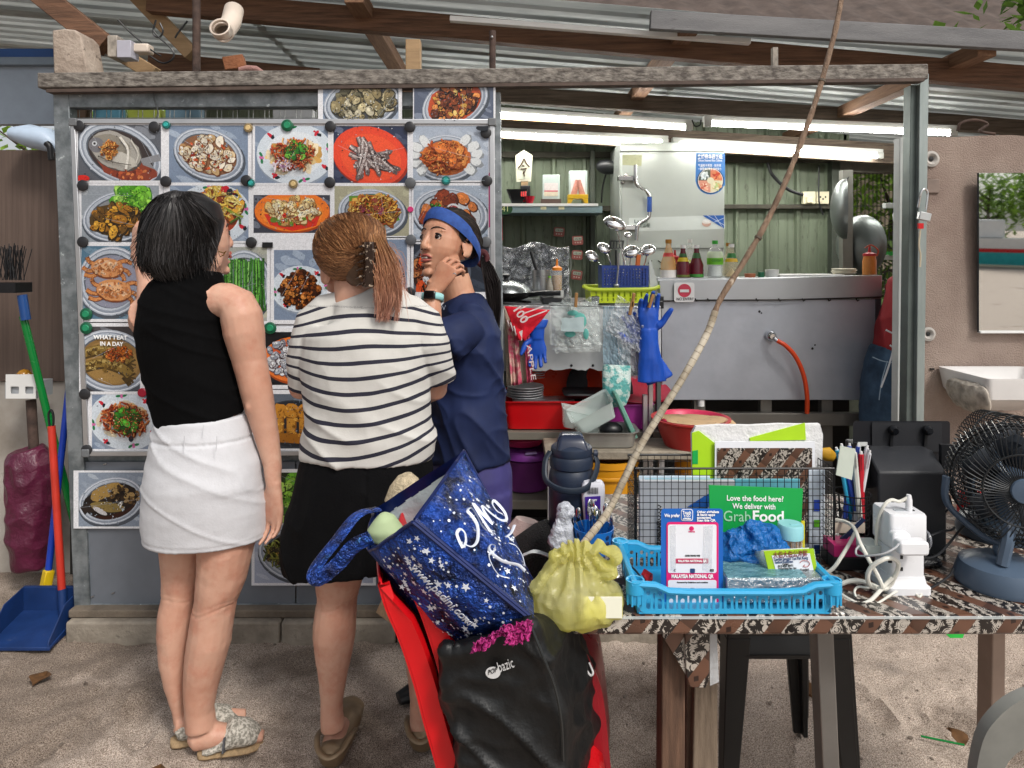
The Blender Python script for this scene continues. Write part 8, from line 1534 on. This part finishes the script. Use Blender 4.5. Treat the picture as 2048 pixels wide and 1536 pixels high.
# ================================================================ chairs,bags,stools,pole
def chairmat(): return RED
def ribbon(prof,y0,y1,m,bow=0):
 n=10;m.grid(lambda u,v: V((prof(v)[0]-bow*(1-(2*u-1)**2),y0+(y1-y0)*u,prof(v)[1])),n,14)
BK=spl([V((762,1128,0)),V((778,1180,0)),V((806,1245,0)),V((834,1330,0)),V((852,1400,0)),V((880,1500,0)),V((890,1560,0))],4)
def red_chair(label,dx,dy,dz,m_,c0=0):
 Yc=1.2;t=thing('plastic_chair',label,'chair',(-.05,1.42,0),'stacked red plastic chairs');L=[V(((p.x-1024)*Yc/F+dx,0,HC-(p.y-HZ)*Yc/F+dz)) for p in BK]
 def pr(v): f=v*(len(L)-1);i=min(int(f),len(L)-2);q=L[i].lerp(L[i+1],f-i);return q.x,q.z
 b=MB();ribbon(pr,1.2+dy,1.64+dy,b,.035);b.build('backrest',m_,t,solid=.005)
 for yy,s in ((1.2+dy,-1),(1.64+dy,1)):
  f=MB();f.loft([[V((p.x-.006,yy,p.z)),V((p.x+.016,yy,p.z)),V((p.x+.034*min(1,k/5),yy+s*.004,p.z-.004)),V((p.x+.036*min(1,k/5),yy-s*.012,p.z)),V((p.x+.012,yy-s*.014,p.z)),V((p.x-.006,yy-s*.01,p.z))] for k,p in enumerate(L)]);f.build('back_flange',m_,t)
  q=L[-1];MB().loft([[V((x-a,yy-a*s,z)),V((x+.045-a,yy-a*s,z)),V((x+.045-a,yy-.02*s,z)),V((x-a,yy-.02*s,z))] for x,z,a in ((q.x-.01,q.z+.02,0),(q.x+.0,.22,.003),(q.x-.03,0,.005))]).build('leg',m_,t)
  fx=.06+dx;MB().loft([[V((x,yy,z)),V((x+.045,yy,z)),V((x+.045,yy-.04*s,z)),V((x,yy-.04*s,z))] for x,z in ((fx,.44+dz),(fx+.03,0))]).build('leg',m_,t)
 q=L[-1];s_=MB();s_.grid(lambda u,v: V((q.x+.0+.25*u,1.21+dy+.42*v,.455+dz-.02*math.sin(math.pi*u)+(0 if u < .9 else -.03*(u-.9)*10))),14,8);s_.build('seat',m_,t,solid=.006);return t
red_chair('lower red plastic chair of the stack, under the bags',0,0,-.035,RED)
red_chair('upper red plastic chair of the stack holding the bags',.036,.004,.008,mat('red_plastic_b','#c60f18',.3,var=.06))
MR=mat('dark_red_plastic','#8d1420',.3,var=.06);t=thing('plastic_chair','dark red plastic chair whose back edge shows right of the black bag','chair',(.1,1.5,0));L=spl([P(1158,1282,1.34),P(1180,1320,1.34),P(1202,1375,1.34),P(1212,1440,1.34),P(1222,1540,1.34)],4)
MB().loft([[p,p+V((-.03,0,.004)),p+V((-.032,.012,0)),p+V((0,.012,0))] for p in L]).build('back_flange',MR,t);m=MB();m.grid(lambda u,v: L[min(16,int(v*16))]+V((-.012+.03*math.sin(math.pi*u),.4*u,0)),8,16);m.build('backrest',MR,t,solid=.005)
q=L[-1];MB().box((q.x-.3,1.34,.36),(q.x-.01,1.74,.37)).build('seat',MR,t,bevel=.004)
for a in (-.3,-.03):
 for b in (1.34,1.71): MB().box((q.x+a,b,0),(q.x+a+.03,b+.03,.36)).build('leg',MR,t)
# --- shiny blue tote
A,B,E,G=P(742,1098,1.24),P(828,1042,1.15),P(926,904,1.36),P(748,1020,1.43);D,C,F2=P(935,1318,1.23),P(1066,1240,1.13),P(1064,1165,1.36);H=D+(F2-C)*.9
bc=(A+B+E+G+D+C+F2+H)/8
def pan(a,b,c,d,sd,amp=.012,bul=.02):
 n=((b-a).cross(d-a)).normalized()
 if n.dot((a+b+c+d)/4-bc) < 0: n=-n
 def fn(u,v):
  p=a.lerp(b,u).lerp(d.lerp(c,u),v);w_=min(1,6*u*(1-u))*min(1,5*(1-v));e=(b-a)*u+(d-a)*v
  return p+n*(w_*(amp*(ridge(e+V((sd,0,e.x*.6)),(17,17,9))*.7+noise.noise(e*26+V((sd,1,2)))*.5)+bul*math.sin(math.pi*v)))+n*.003
 return fn,n
PN={'side': pan(A,B,C,D,1),'main': pan(B,E,F2,C,5,.012,.025),'back': pan(E,G,H,F2,9),'left': pan(G,A,D,H,13),'base': pan(D,C,F2,H,17,.004,.004)}
t=thing('tote_bag','shiny metallic blue tote bag with white stars lying open on the chairs','bag',C)
BB=mat('metal_blue','#2350b0',.3,.6,col2='#081233',vs=26,vcon=.35,bump=1,bs=60,bdist=.02,spots=('#4f93e0',45,.6,.74),spec=.8);LIN=mat('tote_lining','#b8c4c8',.7,var=.06,bump=.5,bs=24);RIMB=mat('rim_blue','#0f235c',.35,.3,var=.2,vs=30)
m=MB()
for k,(fn,n) in PN.items(): m.grid(fn,30,44)
m.build('bag_skin',BB,t,recalc=False,ang=80)
m=MB();m2=MB()
for k,(fn,n) in PN.items():
 if k == 'base': continue
 m.grid(lambda u,v: fn(u,.055+.945*v)+(bc-fn(u,v)).normalized()*.004-n*.003,12,16);m2.grid(lambda u,v: fn(u,.075*v-.004)-n*.006,14,3)
m.build('lining',LIN,t,recalc=False);m2.build('rim_band',RIMB,t,recalc=False)
m=MB()
for k in ('side','main','left'):
 fn,n=PN[k]
 for q in (lambda z: fn(0,z),lambda z: fn(1,z),lambda z: fn(z,0)): m.tube([q(i/24) for i in range(25)],.0035,6)
m.build('edge_binding',RIMB,t)
STM=mat('star_silver','#d5dbe6',.35,.2,var=0);sm=MB()
def spot(k,u,v,r,star):
 fn,n=PN[k];p=fn(u,v);du=(fn(min(1,u+.02),v)-fn(u-.02,v)).normalized();dv=n.cross(du).normalized();nn=n*.0018;a0=U(0,6);N=10 if star else 8
 sm.add([p+nn+du*(r*(1 if not star or q % 2 == 0 else .42)*math.cos(a0+q*2*math.pi/N))+dv*(r*(1 if not star or q % 2 == 0 else .42)*math.sin(a0+q*2*math.pi/N)) for q in range(N)],[tuple(range(N))])
for _ in range(150): spot('side',U(.05,.95),U(.05,.96),U(.0008,.0026),False)
for _ in range(40): spot('side',U(.08,.92),U(.08,.92),U(.0045,.009),True)
for _ in range(110): spot('main',U(.05,.9),U(.1,.95),U(.001,.0028),False)
for _ in range(12): spot('main',U(.08,.8),U(.2,.92),U(.004,.008),True)
sm.build('star_print',STM,t,smooth=False,recalc=False,kind='stuff')
fn,n=PN['side'];dv=(D-A).normalized();du=(B-A).normalized()
text('www.padini.com',.032,STM,fn(.74,.2)+n*.02,fn(.62,.85)-fn(.74,.2),du,'lettering',t,width=.135,bold=.0002)
fn,n=PN['main'];p0=(B+C)/2+n*.03
def onp(px,py):
 o=V((0,0,HC));d=P(px,py,1)-o;k=(p0-o).dot(n)/d.dot(n);return o+d*k
for s_ in ([(926,1096),(918,1080),(914,1066),(921,1058),(930,1066),(932,1082),(928,1094)],[(928,1088),(944,1093),(955,1080),(955,1052),(944,1032),(935,1022),(942,1016),(953,1030),(966,1054),(988,1071)],[(986,1070),(966,1040),(946,1006),(964,1026),(986,1048)],[(985,1047),(968,1022),(966,1012),(984,1028),(1002,1040),(1013,1039),(1008,1022),(990,1002),(985,1008),(994,1022),(1005,1028)],[(1012,1074),(1022,1066),(1029,1050)],[(1018,1156),(998,1150),(984,1130),(978,1110),(988,1103),(990,1092),(982,1089),(978,1098),(990,1112),(1010,1124),(1036,1130),(1050,1142)],[(1018,1086),(1032,1092),(1044,1110),(1050,1132)]):
 MB().tube(spl([onp(a,b) for a,b in s_],4),.0028,6,flat=.3).build('brush_lettering',STM,t)
MB().tube(spl([P(756,1018,1.4),P(715,1030,1.36),P(672,1082,1.3),P(636,1128,1.26),P(628,1150,1.24),P(640,1156,1.24),P(676,1128,1.25),P(708,1092,1.25),P(742,1075,1.25)],6),.014,8,flat=.25).build('strap',BB,t)
m=MB();m.ell([(P(768,1084,1.3),.03,.02),(P(772,1060,1.3),.036,.028),(P(768,1036,1.3),.02,.02),(P(764,1026,1.3),.006,.008)],(1,0,0),14);m.ball(P(790,1078,1.3),(.03,.03,.02),12);remesh(m,'green_pouch',mat('sage_cloth','#b4c79a',.7,var=.08),None,.004,3,label='pale sage green pouch inside the mouth of the blue tote',cat='pouch')
m=MB();m.ell([(P(812,1000,1.46),.045,.03),(P(812,975,1.46),.034,.03),(P(816,955,1.46),.022,.02),(P(816,946,1.46),.008,.008)],(1,0,0),18);m.build('straw_hat',mat('frayed_straw','#d9c7a6',.9,var=.2,vs=90,bump=1,bs=150),label='fuzzy beige straw hat peeping over the blue tote',cat='hat')
# --- black shopping bag on the seat
BK_=mat('black_fabric','#08090a',.5,col2='#101213',vs=7,bump=.2,bs=60,spec=.5);t=thing('shopping_bag','big black fabric shopping bag slumped on the red chairs','bag',P(1030,1600,1.2))
def rg(pts,k=8): o=[];[o.extend(V(pts[i]).lerp(V(pts[(i+1) % 4]),j/k) for j in range(k)) for i in range(4)];return o
m=MB();m.loft([rg([P(*a,1.16),P(*b,1.12),P(*c,1.36),P(*d,1.42)]) for a,b,c,d in (((935,1590),(1128,1590),(1180,1500),(900,1500)),((912,1440),(1128,1470),(1190,1430),(890,1400)),((893,1370),(1116,1395),(1186,1362),(880,1340)),((884,1310),(1092,1325),(1178,1310),(872,1285)),((890,1290),(1065,1258),(1160,1258),(880,1262)),((905,1302),(1058,1246),(1130,1250),(910,1270)))])
o=remesh(m,'bag_skin',BK_,t,.005,6);wrinkle(o,lambda p: .013*foldf(p+V((p.z*.6,0,p.x*.5)),(6,5,13))+.006*ridge(p,(14,10,20))+.004*nz(p,(14,14,14)))
MB().tube(spl([P(1063,1256,1.108),P(1088,1318,1.1),P(1108,1370,1.1),P(1122,1440,1.1),P(1126,1520,1.11)]),.0042,6,flat=.6).build('seam_piping',mat('piping_grey','#232627',.35),t)
lg=V((1,0,.36));MB().lathe([(.0105,0),(.0105,.001),(.0003,.001)],P(986,1345,1.128),20,rot=(R(90),0,0),sx=1.15,sy=.9).build('logo_disc',mat('logo_white','#cfcfcf',.5),t)
text('POP',.011,INK,P(976,1350,1.1255),lg,(0,0,1),'lettering',t,width=19*1.12/F);text('bazic',.024,mat('logo_white',''),P(998,1345,1.128),lg,(-.3,0,1),'lettering',t,width=32*1.13/F)
t=thing('pink_bag','crumpled pink plastic bag between the blue tote and black bag','plastic bag',P(1000,1290,1.12));PKF=mat('pink_film','#e0489f',.25,var=.15,vs=30,bump=1,bs=70,tl=.35)
for q,sd in (([(1006,1252),(1064,1240),(1060,1272),(1018,1292)],3),([(948,1284),(1012,1254),(1010,1268),(940,1314)],7),([(1020,1258),(1066,1246),(1050,1280),(1008,1284)],11)): sheet('film',q,1.108,PKF,'','',.016,26,sd,.0006,t,11)
MB().tube(spl([P(1170,1310,1.3),P(1168,1330,1.28),P(1180,1350,1.28),P(1186,1345,1.28),P(1178,1325,1.29)]),.002,6).build('white_string',mat('logo_white',''),label='white cord loop on the side of the black bag',cat='cord')
# --- bits behind the tote
m=MB();m.ell([(P(1060,1140,1.62),.06,.05),(P(1066,1100,1.62),.055,.05),(P(1088,1065,1.62),.03,.035),(P(1100,1048,1.62),.016,.02)],(1,0,0),16);m.build('black_backpack',mat('black_mesh','#121214',.8,var=.2,vs=120,bump=.8,bs=250),label='black mesh backpack standing behind the tote',cat='backpack');MB().tube(spl([P(1048,1110,1.55),P(1070,1103,1.54),P(1100,1112,1.55)]),.009,8,flat=.4).build('white_trim',mat('piping_white','#c2c8ca',.5),label='pale strap curving over the black backpack',cat='strap')
m=MB();m.ell([(P(1055,1090,1.7),.05,.03),(P(1050,1060,1.7),.05,.03),(P(1055,1040,1.7),.03,.02)],(1,0,0),14);m.build('blush_cloth',mat('blush','#c2aca6',.9,var=.08,bump=.5),label='pale blush cloth bag beside the black backpack',cat='cloth')
MB().prism([P(a,b,1.75) for a,b in ((752,1225),(768,1190),(800,1250),(812,1262),(812,1278),(785,1250))],(0,.02,0)).build('ribbed_card',mat('ribbed_card','#a88f70',.9,var=.2,vs=90,stretch=(6,1,1)),label='ribbed tan cardboard piece behind the red chair',cat='cardboard')
# --- black stools under the table
def stool(label,x,y,dz,m_):
 t=thing('plastic_stool',label,'stool',(x,y,dz),'black plastic stools');h=.475
 rings_rect(MB(),[(x,y,dz+h-.075,.15,.15),(x,y,dz+h-.07,.148,.148),(x,y,dz+h-.012,.14,.14),(x,y,dz+h,.13,.13)],False,True,.3).build('seat',m_,t)
 rings_rect(MB(),[(x,y,dz+h-.079,.154,.154),(x,y,dz+h-.07,.154,.154)],False,False,.3).build('rim',m_,t)
 for sx in (-1,1):
  for sy in (-1,1):
   q=[V((x+sx*.112,y+sy*.112,dz+h-.03)),V((x+sx*.15,y+sy*.15,dz))];MB().loft([[p+V((a*r_,b*r_,0)) for a,b in ((-sx*.5,sy),(sx,sy),(sx,-sy*.5),(sx*.4,-sy*.5),(sx*.4,sy*.4),(-sx*.5,sy*.4))] for p,r_ in ((q[0],.04),(q[1],.022))]).build('leg',m_,t,bevel=.003)
SK=mat('stool_black','#191a1b',.42,var=.15,vs=6);xs_=P(1538,0,1.86).x
stool('lower black plastic stool under the table',xs_,1.88,0,SK);stool('upper black plastic stool stacked on the other',xs_+.004,1.884,.055,SK);stool('black stool behind the bags carrying the backpack',P(1062,0,1.65).x,1.68,0,SK)
# --- grey chair at lower right
GC=mat('worn_grey_plastic','#85857f',.6,col2='#62625e',vs=7,spots=('#6a6862',14,.66,.74));Y=.92;t=thing('plastic_chair','worn grey plastic chair back at the lower right corner','chair',(P(2080,0,Y).x,Y,0));x0=P(1905,0,Y).x;zt_=P(0,1362,Y).z;w_=.3
ol=[(0,0),(.0,.2),(.004,zt_-.44-.06),(.022,zt_-.44-.012),(.06,zt_-.422),(.12,zt_-.415),(.2,zt_-.415),(w_-.04,zt_-.44),(w_-.015,zt_-.47),(w_,.12),(w_+.01,0)]
ol=[(p.x,p.y) for p in spl([V((a,b,0)) for a,b in ol],4)]
plate_with_holes('backrest',ol,[rrect(.035,.04,w_-.03,zt_-.485,.05,6)],(x0,Y,.44),(1,0,0),(0,-.12,1),.016,GC,t)
MB().box((x0,Y-.42,.425),(x0+w_,Y-.02,.44)).build('seat',GC,t,bevel=.006)
for a in (0,w_-.04):
 for b in (-.4,-.04): MB().box((x0+a,Y+b,0),(x0+a+.04,Y+b+.03,.43)).build('leg',GC,t)
# --- long pole
pts=spl([(lambda p: P(*p))(p) for p in ((1740,-505,1.72),(1714,-270,1.67),(1690,-60,1.62),(1675,40,1.56),(1655,120,1.53),(1632,200,1.5),(1602,285,1.47),(1568,370,1.44),(1530,450,1.42),(1490,520,1.4),(1440,600,1.38),(1415,665,1.37),(1372,745,1.36),(1325,820,1.35),(1282,890,1.34),(1245,965,1.33),(1215,1025,1.31),(1165,1090,1.26))],6)
t=thing('branch_pole','long thin branch slanting from the roof down to the yellow bag','pole',pts[-1]);PW_=mat('branch_bark','#8f7762',.8,col2='#5f4b3c',vs=20,stretch=(3,3,1),bump=.7,bs=60,spots=('#c9bba8',16,.6,.7));k0=62
MB().tube(pts[:k0+2],[.0058+.0016*noise.noise(V((q*.6,0,0))) for q in range(k0+2)],10).build('bark_length',PW_,t);MB().tube(pts[k0:],[.0068+.0009*noise.noise(V((q*.9,2,0))) for q in range(len(pts)-k0)],10).build('taped_length',mat('pole_tape','#c4bba9',.7,col2='#8f836f',vs=22,vcon=.3),t)
m=MB()
for q in range(k0+1,len(pts)-1): m.tube([pts[q],pts[q]+(pts[q+1]-pts[q])*.04],.0074,8)
for q in (27,50): m.tube([pts[q]+V((.0,-.0005,0)),pts[q]+(pts[q+1]-pts[q])*.3],.0078,8)
m.build('tape_edges',mat('tape_edge','#5a5044',.7),t,kind='stuff')
t=thing('canopy_frame','timber canopy frame over the seating that the slanting branch hangs from','frame',(0,1.72,0));zc=HC+(HZ+505)*1.72/F
MB().beam((-2.7,1.72,zc+.03),(3.5,1.72,zc+.03),.08,.09).build('cross_beam',WOOD,t)
for x in (-2.65,3.45): MB().box((x-.045,1.675,-.05),(x+.045,1.765,zc-.016)).build('post',WOOD,t)
# --- brooms and dustpan at far left
def pole(name,pts,r,m_,label,cat): return MB().tube([P(*p) for p in pts],r,12).build(name,m_,label=label,cat=cat)
t=thing('broom','green handled broom standing brush up at far left','broom',P(140,1180,2.9));MB().tube([P(46,632,2.86),P(140,1010,2.9),P(180,1180,2.93)],.0145,12).build('handle',mat('green_handle','#0a7a34',.25,var=.05),t);MB().tube([P(52,640,2.85),P(44,590,2.85)],.018,12).build('ferrule',mat('blue_plastic',''),t)
m=MB()
for k in range(60): a=P(U(-20,50),560,2.85+U(-.05,.05));m.tube([a,a+V((U(-.03,.03),U(-.02,.02),.12+U(0,.03)))],.002,4)
m.build('bristles',BLACK,t,kind='stuff');MB().obox(P(16,575,2.85),(.13,.1,.04)).build('brush_block',BLACK,t)
t=thing('dustpan','dark blue long handled dustpan with a red pole','dustpan',P(98,1275,2.6));DP=mat('dustpan_blue','#16356b',.5,var=.2,vs=8,spots=('#5a6470',18,.64,.76));MB().tube([P(103,852,2.66),P(124,1185,2.64)],.0135,12).build('handle',mat('red_handle','#c93a2c',.35),t);MB().tube(spl([P(100,858,2.66),P(97,830,2.66),P(102,820,2.66),P(107,832,2.66),P(106,858,2.66)]),.004,8).build('hang_loop',BLACK,t);MB().tube([P(124,1178,2.64),P(127,1228,2.63)],.016,12).build('socket',DP,t)
m=MB();f=lambda x,y,z: V((P(x,0,2.62).x,y,z));z2=P(0,1174,2.66).z
m.box(f(30,2.66,.02),f(150,2.675,z2));m.add([f(30,2.66,.05),f(150,2.66,.05),f(152,2.47,.012),f(28,2.47,.012),f(30,2.66,.04),f(150,2.66,.04),f(152,2.47,.0),f(28,2.47,.0)],[(0,1,2,3),(7,6,5,4),(0,4,5,1),(1,5,6,2),(2,6,7,3),(3,7,4,0)])
for xx in (30,148): m.prism([f(xx,2.66,.01),f(xx,2.66,z2),f(xx,2.56,.12),f(xx,2.47,.03),f(xx,2.47,.0)],(.004,0,0))
m.build('scoop',DP,t,bevel=.004)
t=thing('mop','blue pole with a yellow coupling leaning beside the dustpan','mop',P(92,1175,2.75));MB().tube([P(140,755,2.85),P(96,1150,2.75)],.0125,12).build('handle',mat('blue_handle','#1a3fae',.3),t);MB().beam(P(98,1140,2.75),P(91,1174,2.74),.034,.034).build('coupling',mat('yellow_coupling','#dcb81c',.4),t,bevel=.004)
m=MB();m.ell([(P(60,1130,2.95),.07,.06),(P(62,1080,2.95),.085,.08),(P(64,1000,2.95),.085,.085),(P(60,930,2.95),.085,.08),(P(52,900,2.95),.06,.06)],(1,0,0),20);o=remesh(m,'rubbish_bag',mat('plum_film','#5d1f3a',.35,var=.2,bump=.8,bs=30),None,.006,2,label='plum coloured rubbish bag at far left behind the poles',cat='bag');wrinkle(o,lambda p: .012*ridge(p,(14,14,9)))
t=thing('caddy','white slotted plastic caddy on a dark pipe at the left edge','caddy',P(50,840,2.9));plate_with_holes('front_wall',[(0,0),(.125,0),(.125,.1),(0,.1)],[rrect(.02+k*.06,.02,.055+k*.06,.05,.004) for k in range(2)],P(12,797,2.9),(1,0,0),(0,0,1),.004,WHITE,t);MB().box(P(10,797,2.91),P(74,765,2.91)+V((0,.1,0))).build('caddy_body',mat('caddy_grey','#a5a9ae',.5),t);MB().tube([P(62,800,2.95),P(68,900,2.95)],.02,10).build('pipe',RUST,t);MB().ball(P(48,752,2.95),(.03,.03,.03),10).build('amber_bottle',OIL,t)
# --- padlock,mirror,basin on the right
t=thing('padlock','open silver padlock with red keyring hanging from the door post','padlock',P(1848,432,2.56));MB().tube(spl([P(1836,415,2.57),P(1842,385,2.565),P(1850,378,2.565),P(1855,388,2.565),P(1852,420,2.565)]),.004,8).build('shackle',CHROME,t);MB().obox(P(1848,433,2.56),(.043,.02,.03),(0,R(12),0)).build('lock_body',mat('lock_silver','#c6c9c9',.35,.3),t,bevel=.003);MB().obox(P(1841,452,2.56),(.018,.01,.02)).build('key_tag',RED,t);MB().tube(spl([P(1841,456,2.56),P(1838,490,2.56),P(1841,510,2.56),P(1840,534,2.56)]),.003,6).build('cord',mat('cream_cord','#c9bba0',.7),t)
Y=2.79;t=thing('wall_mirror','tall mirror on the stucco wall reflecting the beach','mirror',P(2010,667,Y));mm=MB();q=[P(1958,346,Y-.03),P(2075,346,Y-.03),P(2072,664,Y-.012),P(1958,664,Y-.012)];mm.add(q,[(0,1,2,3)]);mm.build('glass',mat('mirror_glass','#e6eaea',.02,1,var=0),t,smooth=False)
MB().prism([p+V((0,.003,0)) for p in q],(0,.005,0)).build('backing',BLACK,t);MB().beam(q[0]+V((-.004,0,0)),q[3]+V((-.004,0,0)),.006,.012).build('frame',BLACK,t);MB().beam(q[3],q[2],.02,.008).build('ledge',WHITE,t)
t=thing('wash_basin','white wash basin jutting from the stucco wall with a chipped edge','basin',P(2000,830,2.6));xb=P(1936,0,2.6).x;rings_rect(MB(),[(xb+.17,2.66,P(0,828,2.5).z,.12,.1),(xb+.17,2.64,P(0,800,2.5).z,.16,.14),(xb+.17,2.64,P(0,762,2.5).z,.17,.15),(xb+.17,2.64,P(0,757,2.5).z,.17,.15),(xb+.17,2.64,P(0,760,2.5).z,.15,.13),(xb+.17,2.64,P(0,800,2.5).z,.1,.08)],True,True,.12).build('bowl',mat('ceramic','#d6d4d2',.2,var=.04),t)
m=MB();m.ell([(P(1932,762,2.6),.02,.12),(P(1934,790,2.6),.022,.12),(P(1945,822,2.6),.016,.1)],(1,0,0),12);o=m.build('crumbling_grout',mat('flaky_white',''),t);o.modifiers.new('s','SUBSURF').levels=2;baked(o);wrinkle(o,lambda p: .008*ridge(p,(40,30,40)))
for px,py,r_ in ((1866,372,.025),): MB().obox(P(px,py,2.795),(.05,.008,.055)).build('patch',mat('plaster_patch','#8d7d74',.9,var=.2),label='square plaster patch with a drilled hole on the stucco',cat='patch',bevel=.002)
for px,py in ((1864,738),(1890,738)): MB().obox(P(px,py,2.796),(.016,.006,.006)).build('screw_plug',INK,label=f'dark screw plug low on the stucco, {"left" if px < 1880 else "right"} one',cat='plug')
MB().prism([P(1890,1266,2.2),P(1928,1268,2.2),P(1926,1276,2.2),P(1900,1276,2.2)],(0,.05,0)).build('green_scrap',mat('bright_green',''),label='bright green plastic scrap on the sand behind the table',cat='scrap')
MB().tube([V((P(1850,0,2.0).x,2.02,.006)),V((P(1920,0,2.0).x,1.98,.008))],.003,6).build('green_straw',mat('green_handle',''),label='thin green straw lying on the sand at right',cat='straw')
for k,(x,y) in enumerate(((-1.55,2.3),(-.95,1.86),(.12,2.3),(.95,2.25),(1.3,2.05),(-.3,2.42))):
 MB().grid(lambda u,v: V((x+(u-.5)*.035*math.sin(math.pi*max(.03,v))*2,y+(v-.5)*.07,sandz(x,y)+.006+.012*(u-.5)**2*4+.004*math.sin(v*5+k))),4,6).build('dry_leaf',mat('dry_leaf_brown','#6b4a2a',.8,var=.25,vs=40),label='curled dry leaf on the sand, '+('far left by the dustpan','near the white skirt woman','by the kerb in the middle','behind the table legs','at the right of the table','close to the kerb left of the chairs')[k],cat='leaf',solid=.0006)
m=MB()
for _ in range(260): x,y=U(-1.9,1.9),U(1.75,2.55);r_=U(.0015,.006);m.ball((x,y,sandz(x,y)+r_*.3),(r_*1.5,r_,r_*.7),6,(0,0,U(0,3)))
m.build('pebbles',mat('pebble_mix','#a89a8c',.9,col2='#4a4038',vs=20),kind='stuff',label='scattered pebbles and shell bits',cat='pebbles')
# --- beyond: neighbouring house,boat and trees that the mirror sees
t=thing('neighbour_house','house with brown tiled roof behind the stall','house',(3,9,0));TL=mat('brown_tiles','#5c4f48',.8,var=.25,vs=5);m=MB()
for k in range(16): z=3.3+k*.22;y=7.6+k*.3;m.add([V((x,yy,zz+.03*math.sin(x*14))) for yy,zz in ((y,z),(y+.33,z+.24),(y+.33,z+.2)) for x in [-4+.11*i for i in range(128)]],[(j*128+i,j*128+i+1,(j+1)*128+i+1,(j+1)*128+i) for j in range(2) for i in range(127)])
m.build('roof',TL,t,recalc=False);MB().box((-3.8,8.2,0),(9.8,12,3.6)).build('wall',mat('house_wall','#b8ab9c',.9),t)
t=thing('beached_boat','white fishing boat with red and turquoise stripes seen in the mirror','boat',(15.7,-17.2,0));d=V((.8,.6,0));u=V((-.6,.8,0))
def hull(z0,z1,k): return MB().loft([[V((15.7,-17.2,z))+d*(1.9*a*(1+.15*(z-.3)))+u*(.55*b*(.6+.5*z)) for a,b in ((-1,.6),(-.5,1),(.3,1),(1.05,0),(.3,-1),(-.5,-1),(-1,-.6))] for z in (z0,z1)],True,True)
hull(.1,.5,0).build('hull',mat('boat_turquoise','#2fb0b4',.4),t);hull(.505,.62,0).build('stripe',RED,t);hull(.625,.95,0).build('gunwale',WHITE,t);MB().obox((15.4,-17.4,1.25),(1.2,.7,.6),(0,0,.64)).build('cabin',WHITE,t,bevel=.05)
tree('shore_tree',17.0,-19.5,2.9,2.6,7000,.28,LEAF,'leafy shore tree behind the camera seen in the mirror')
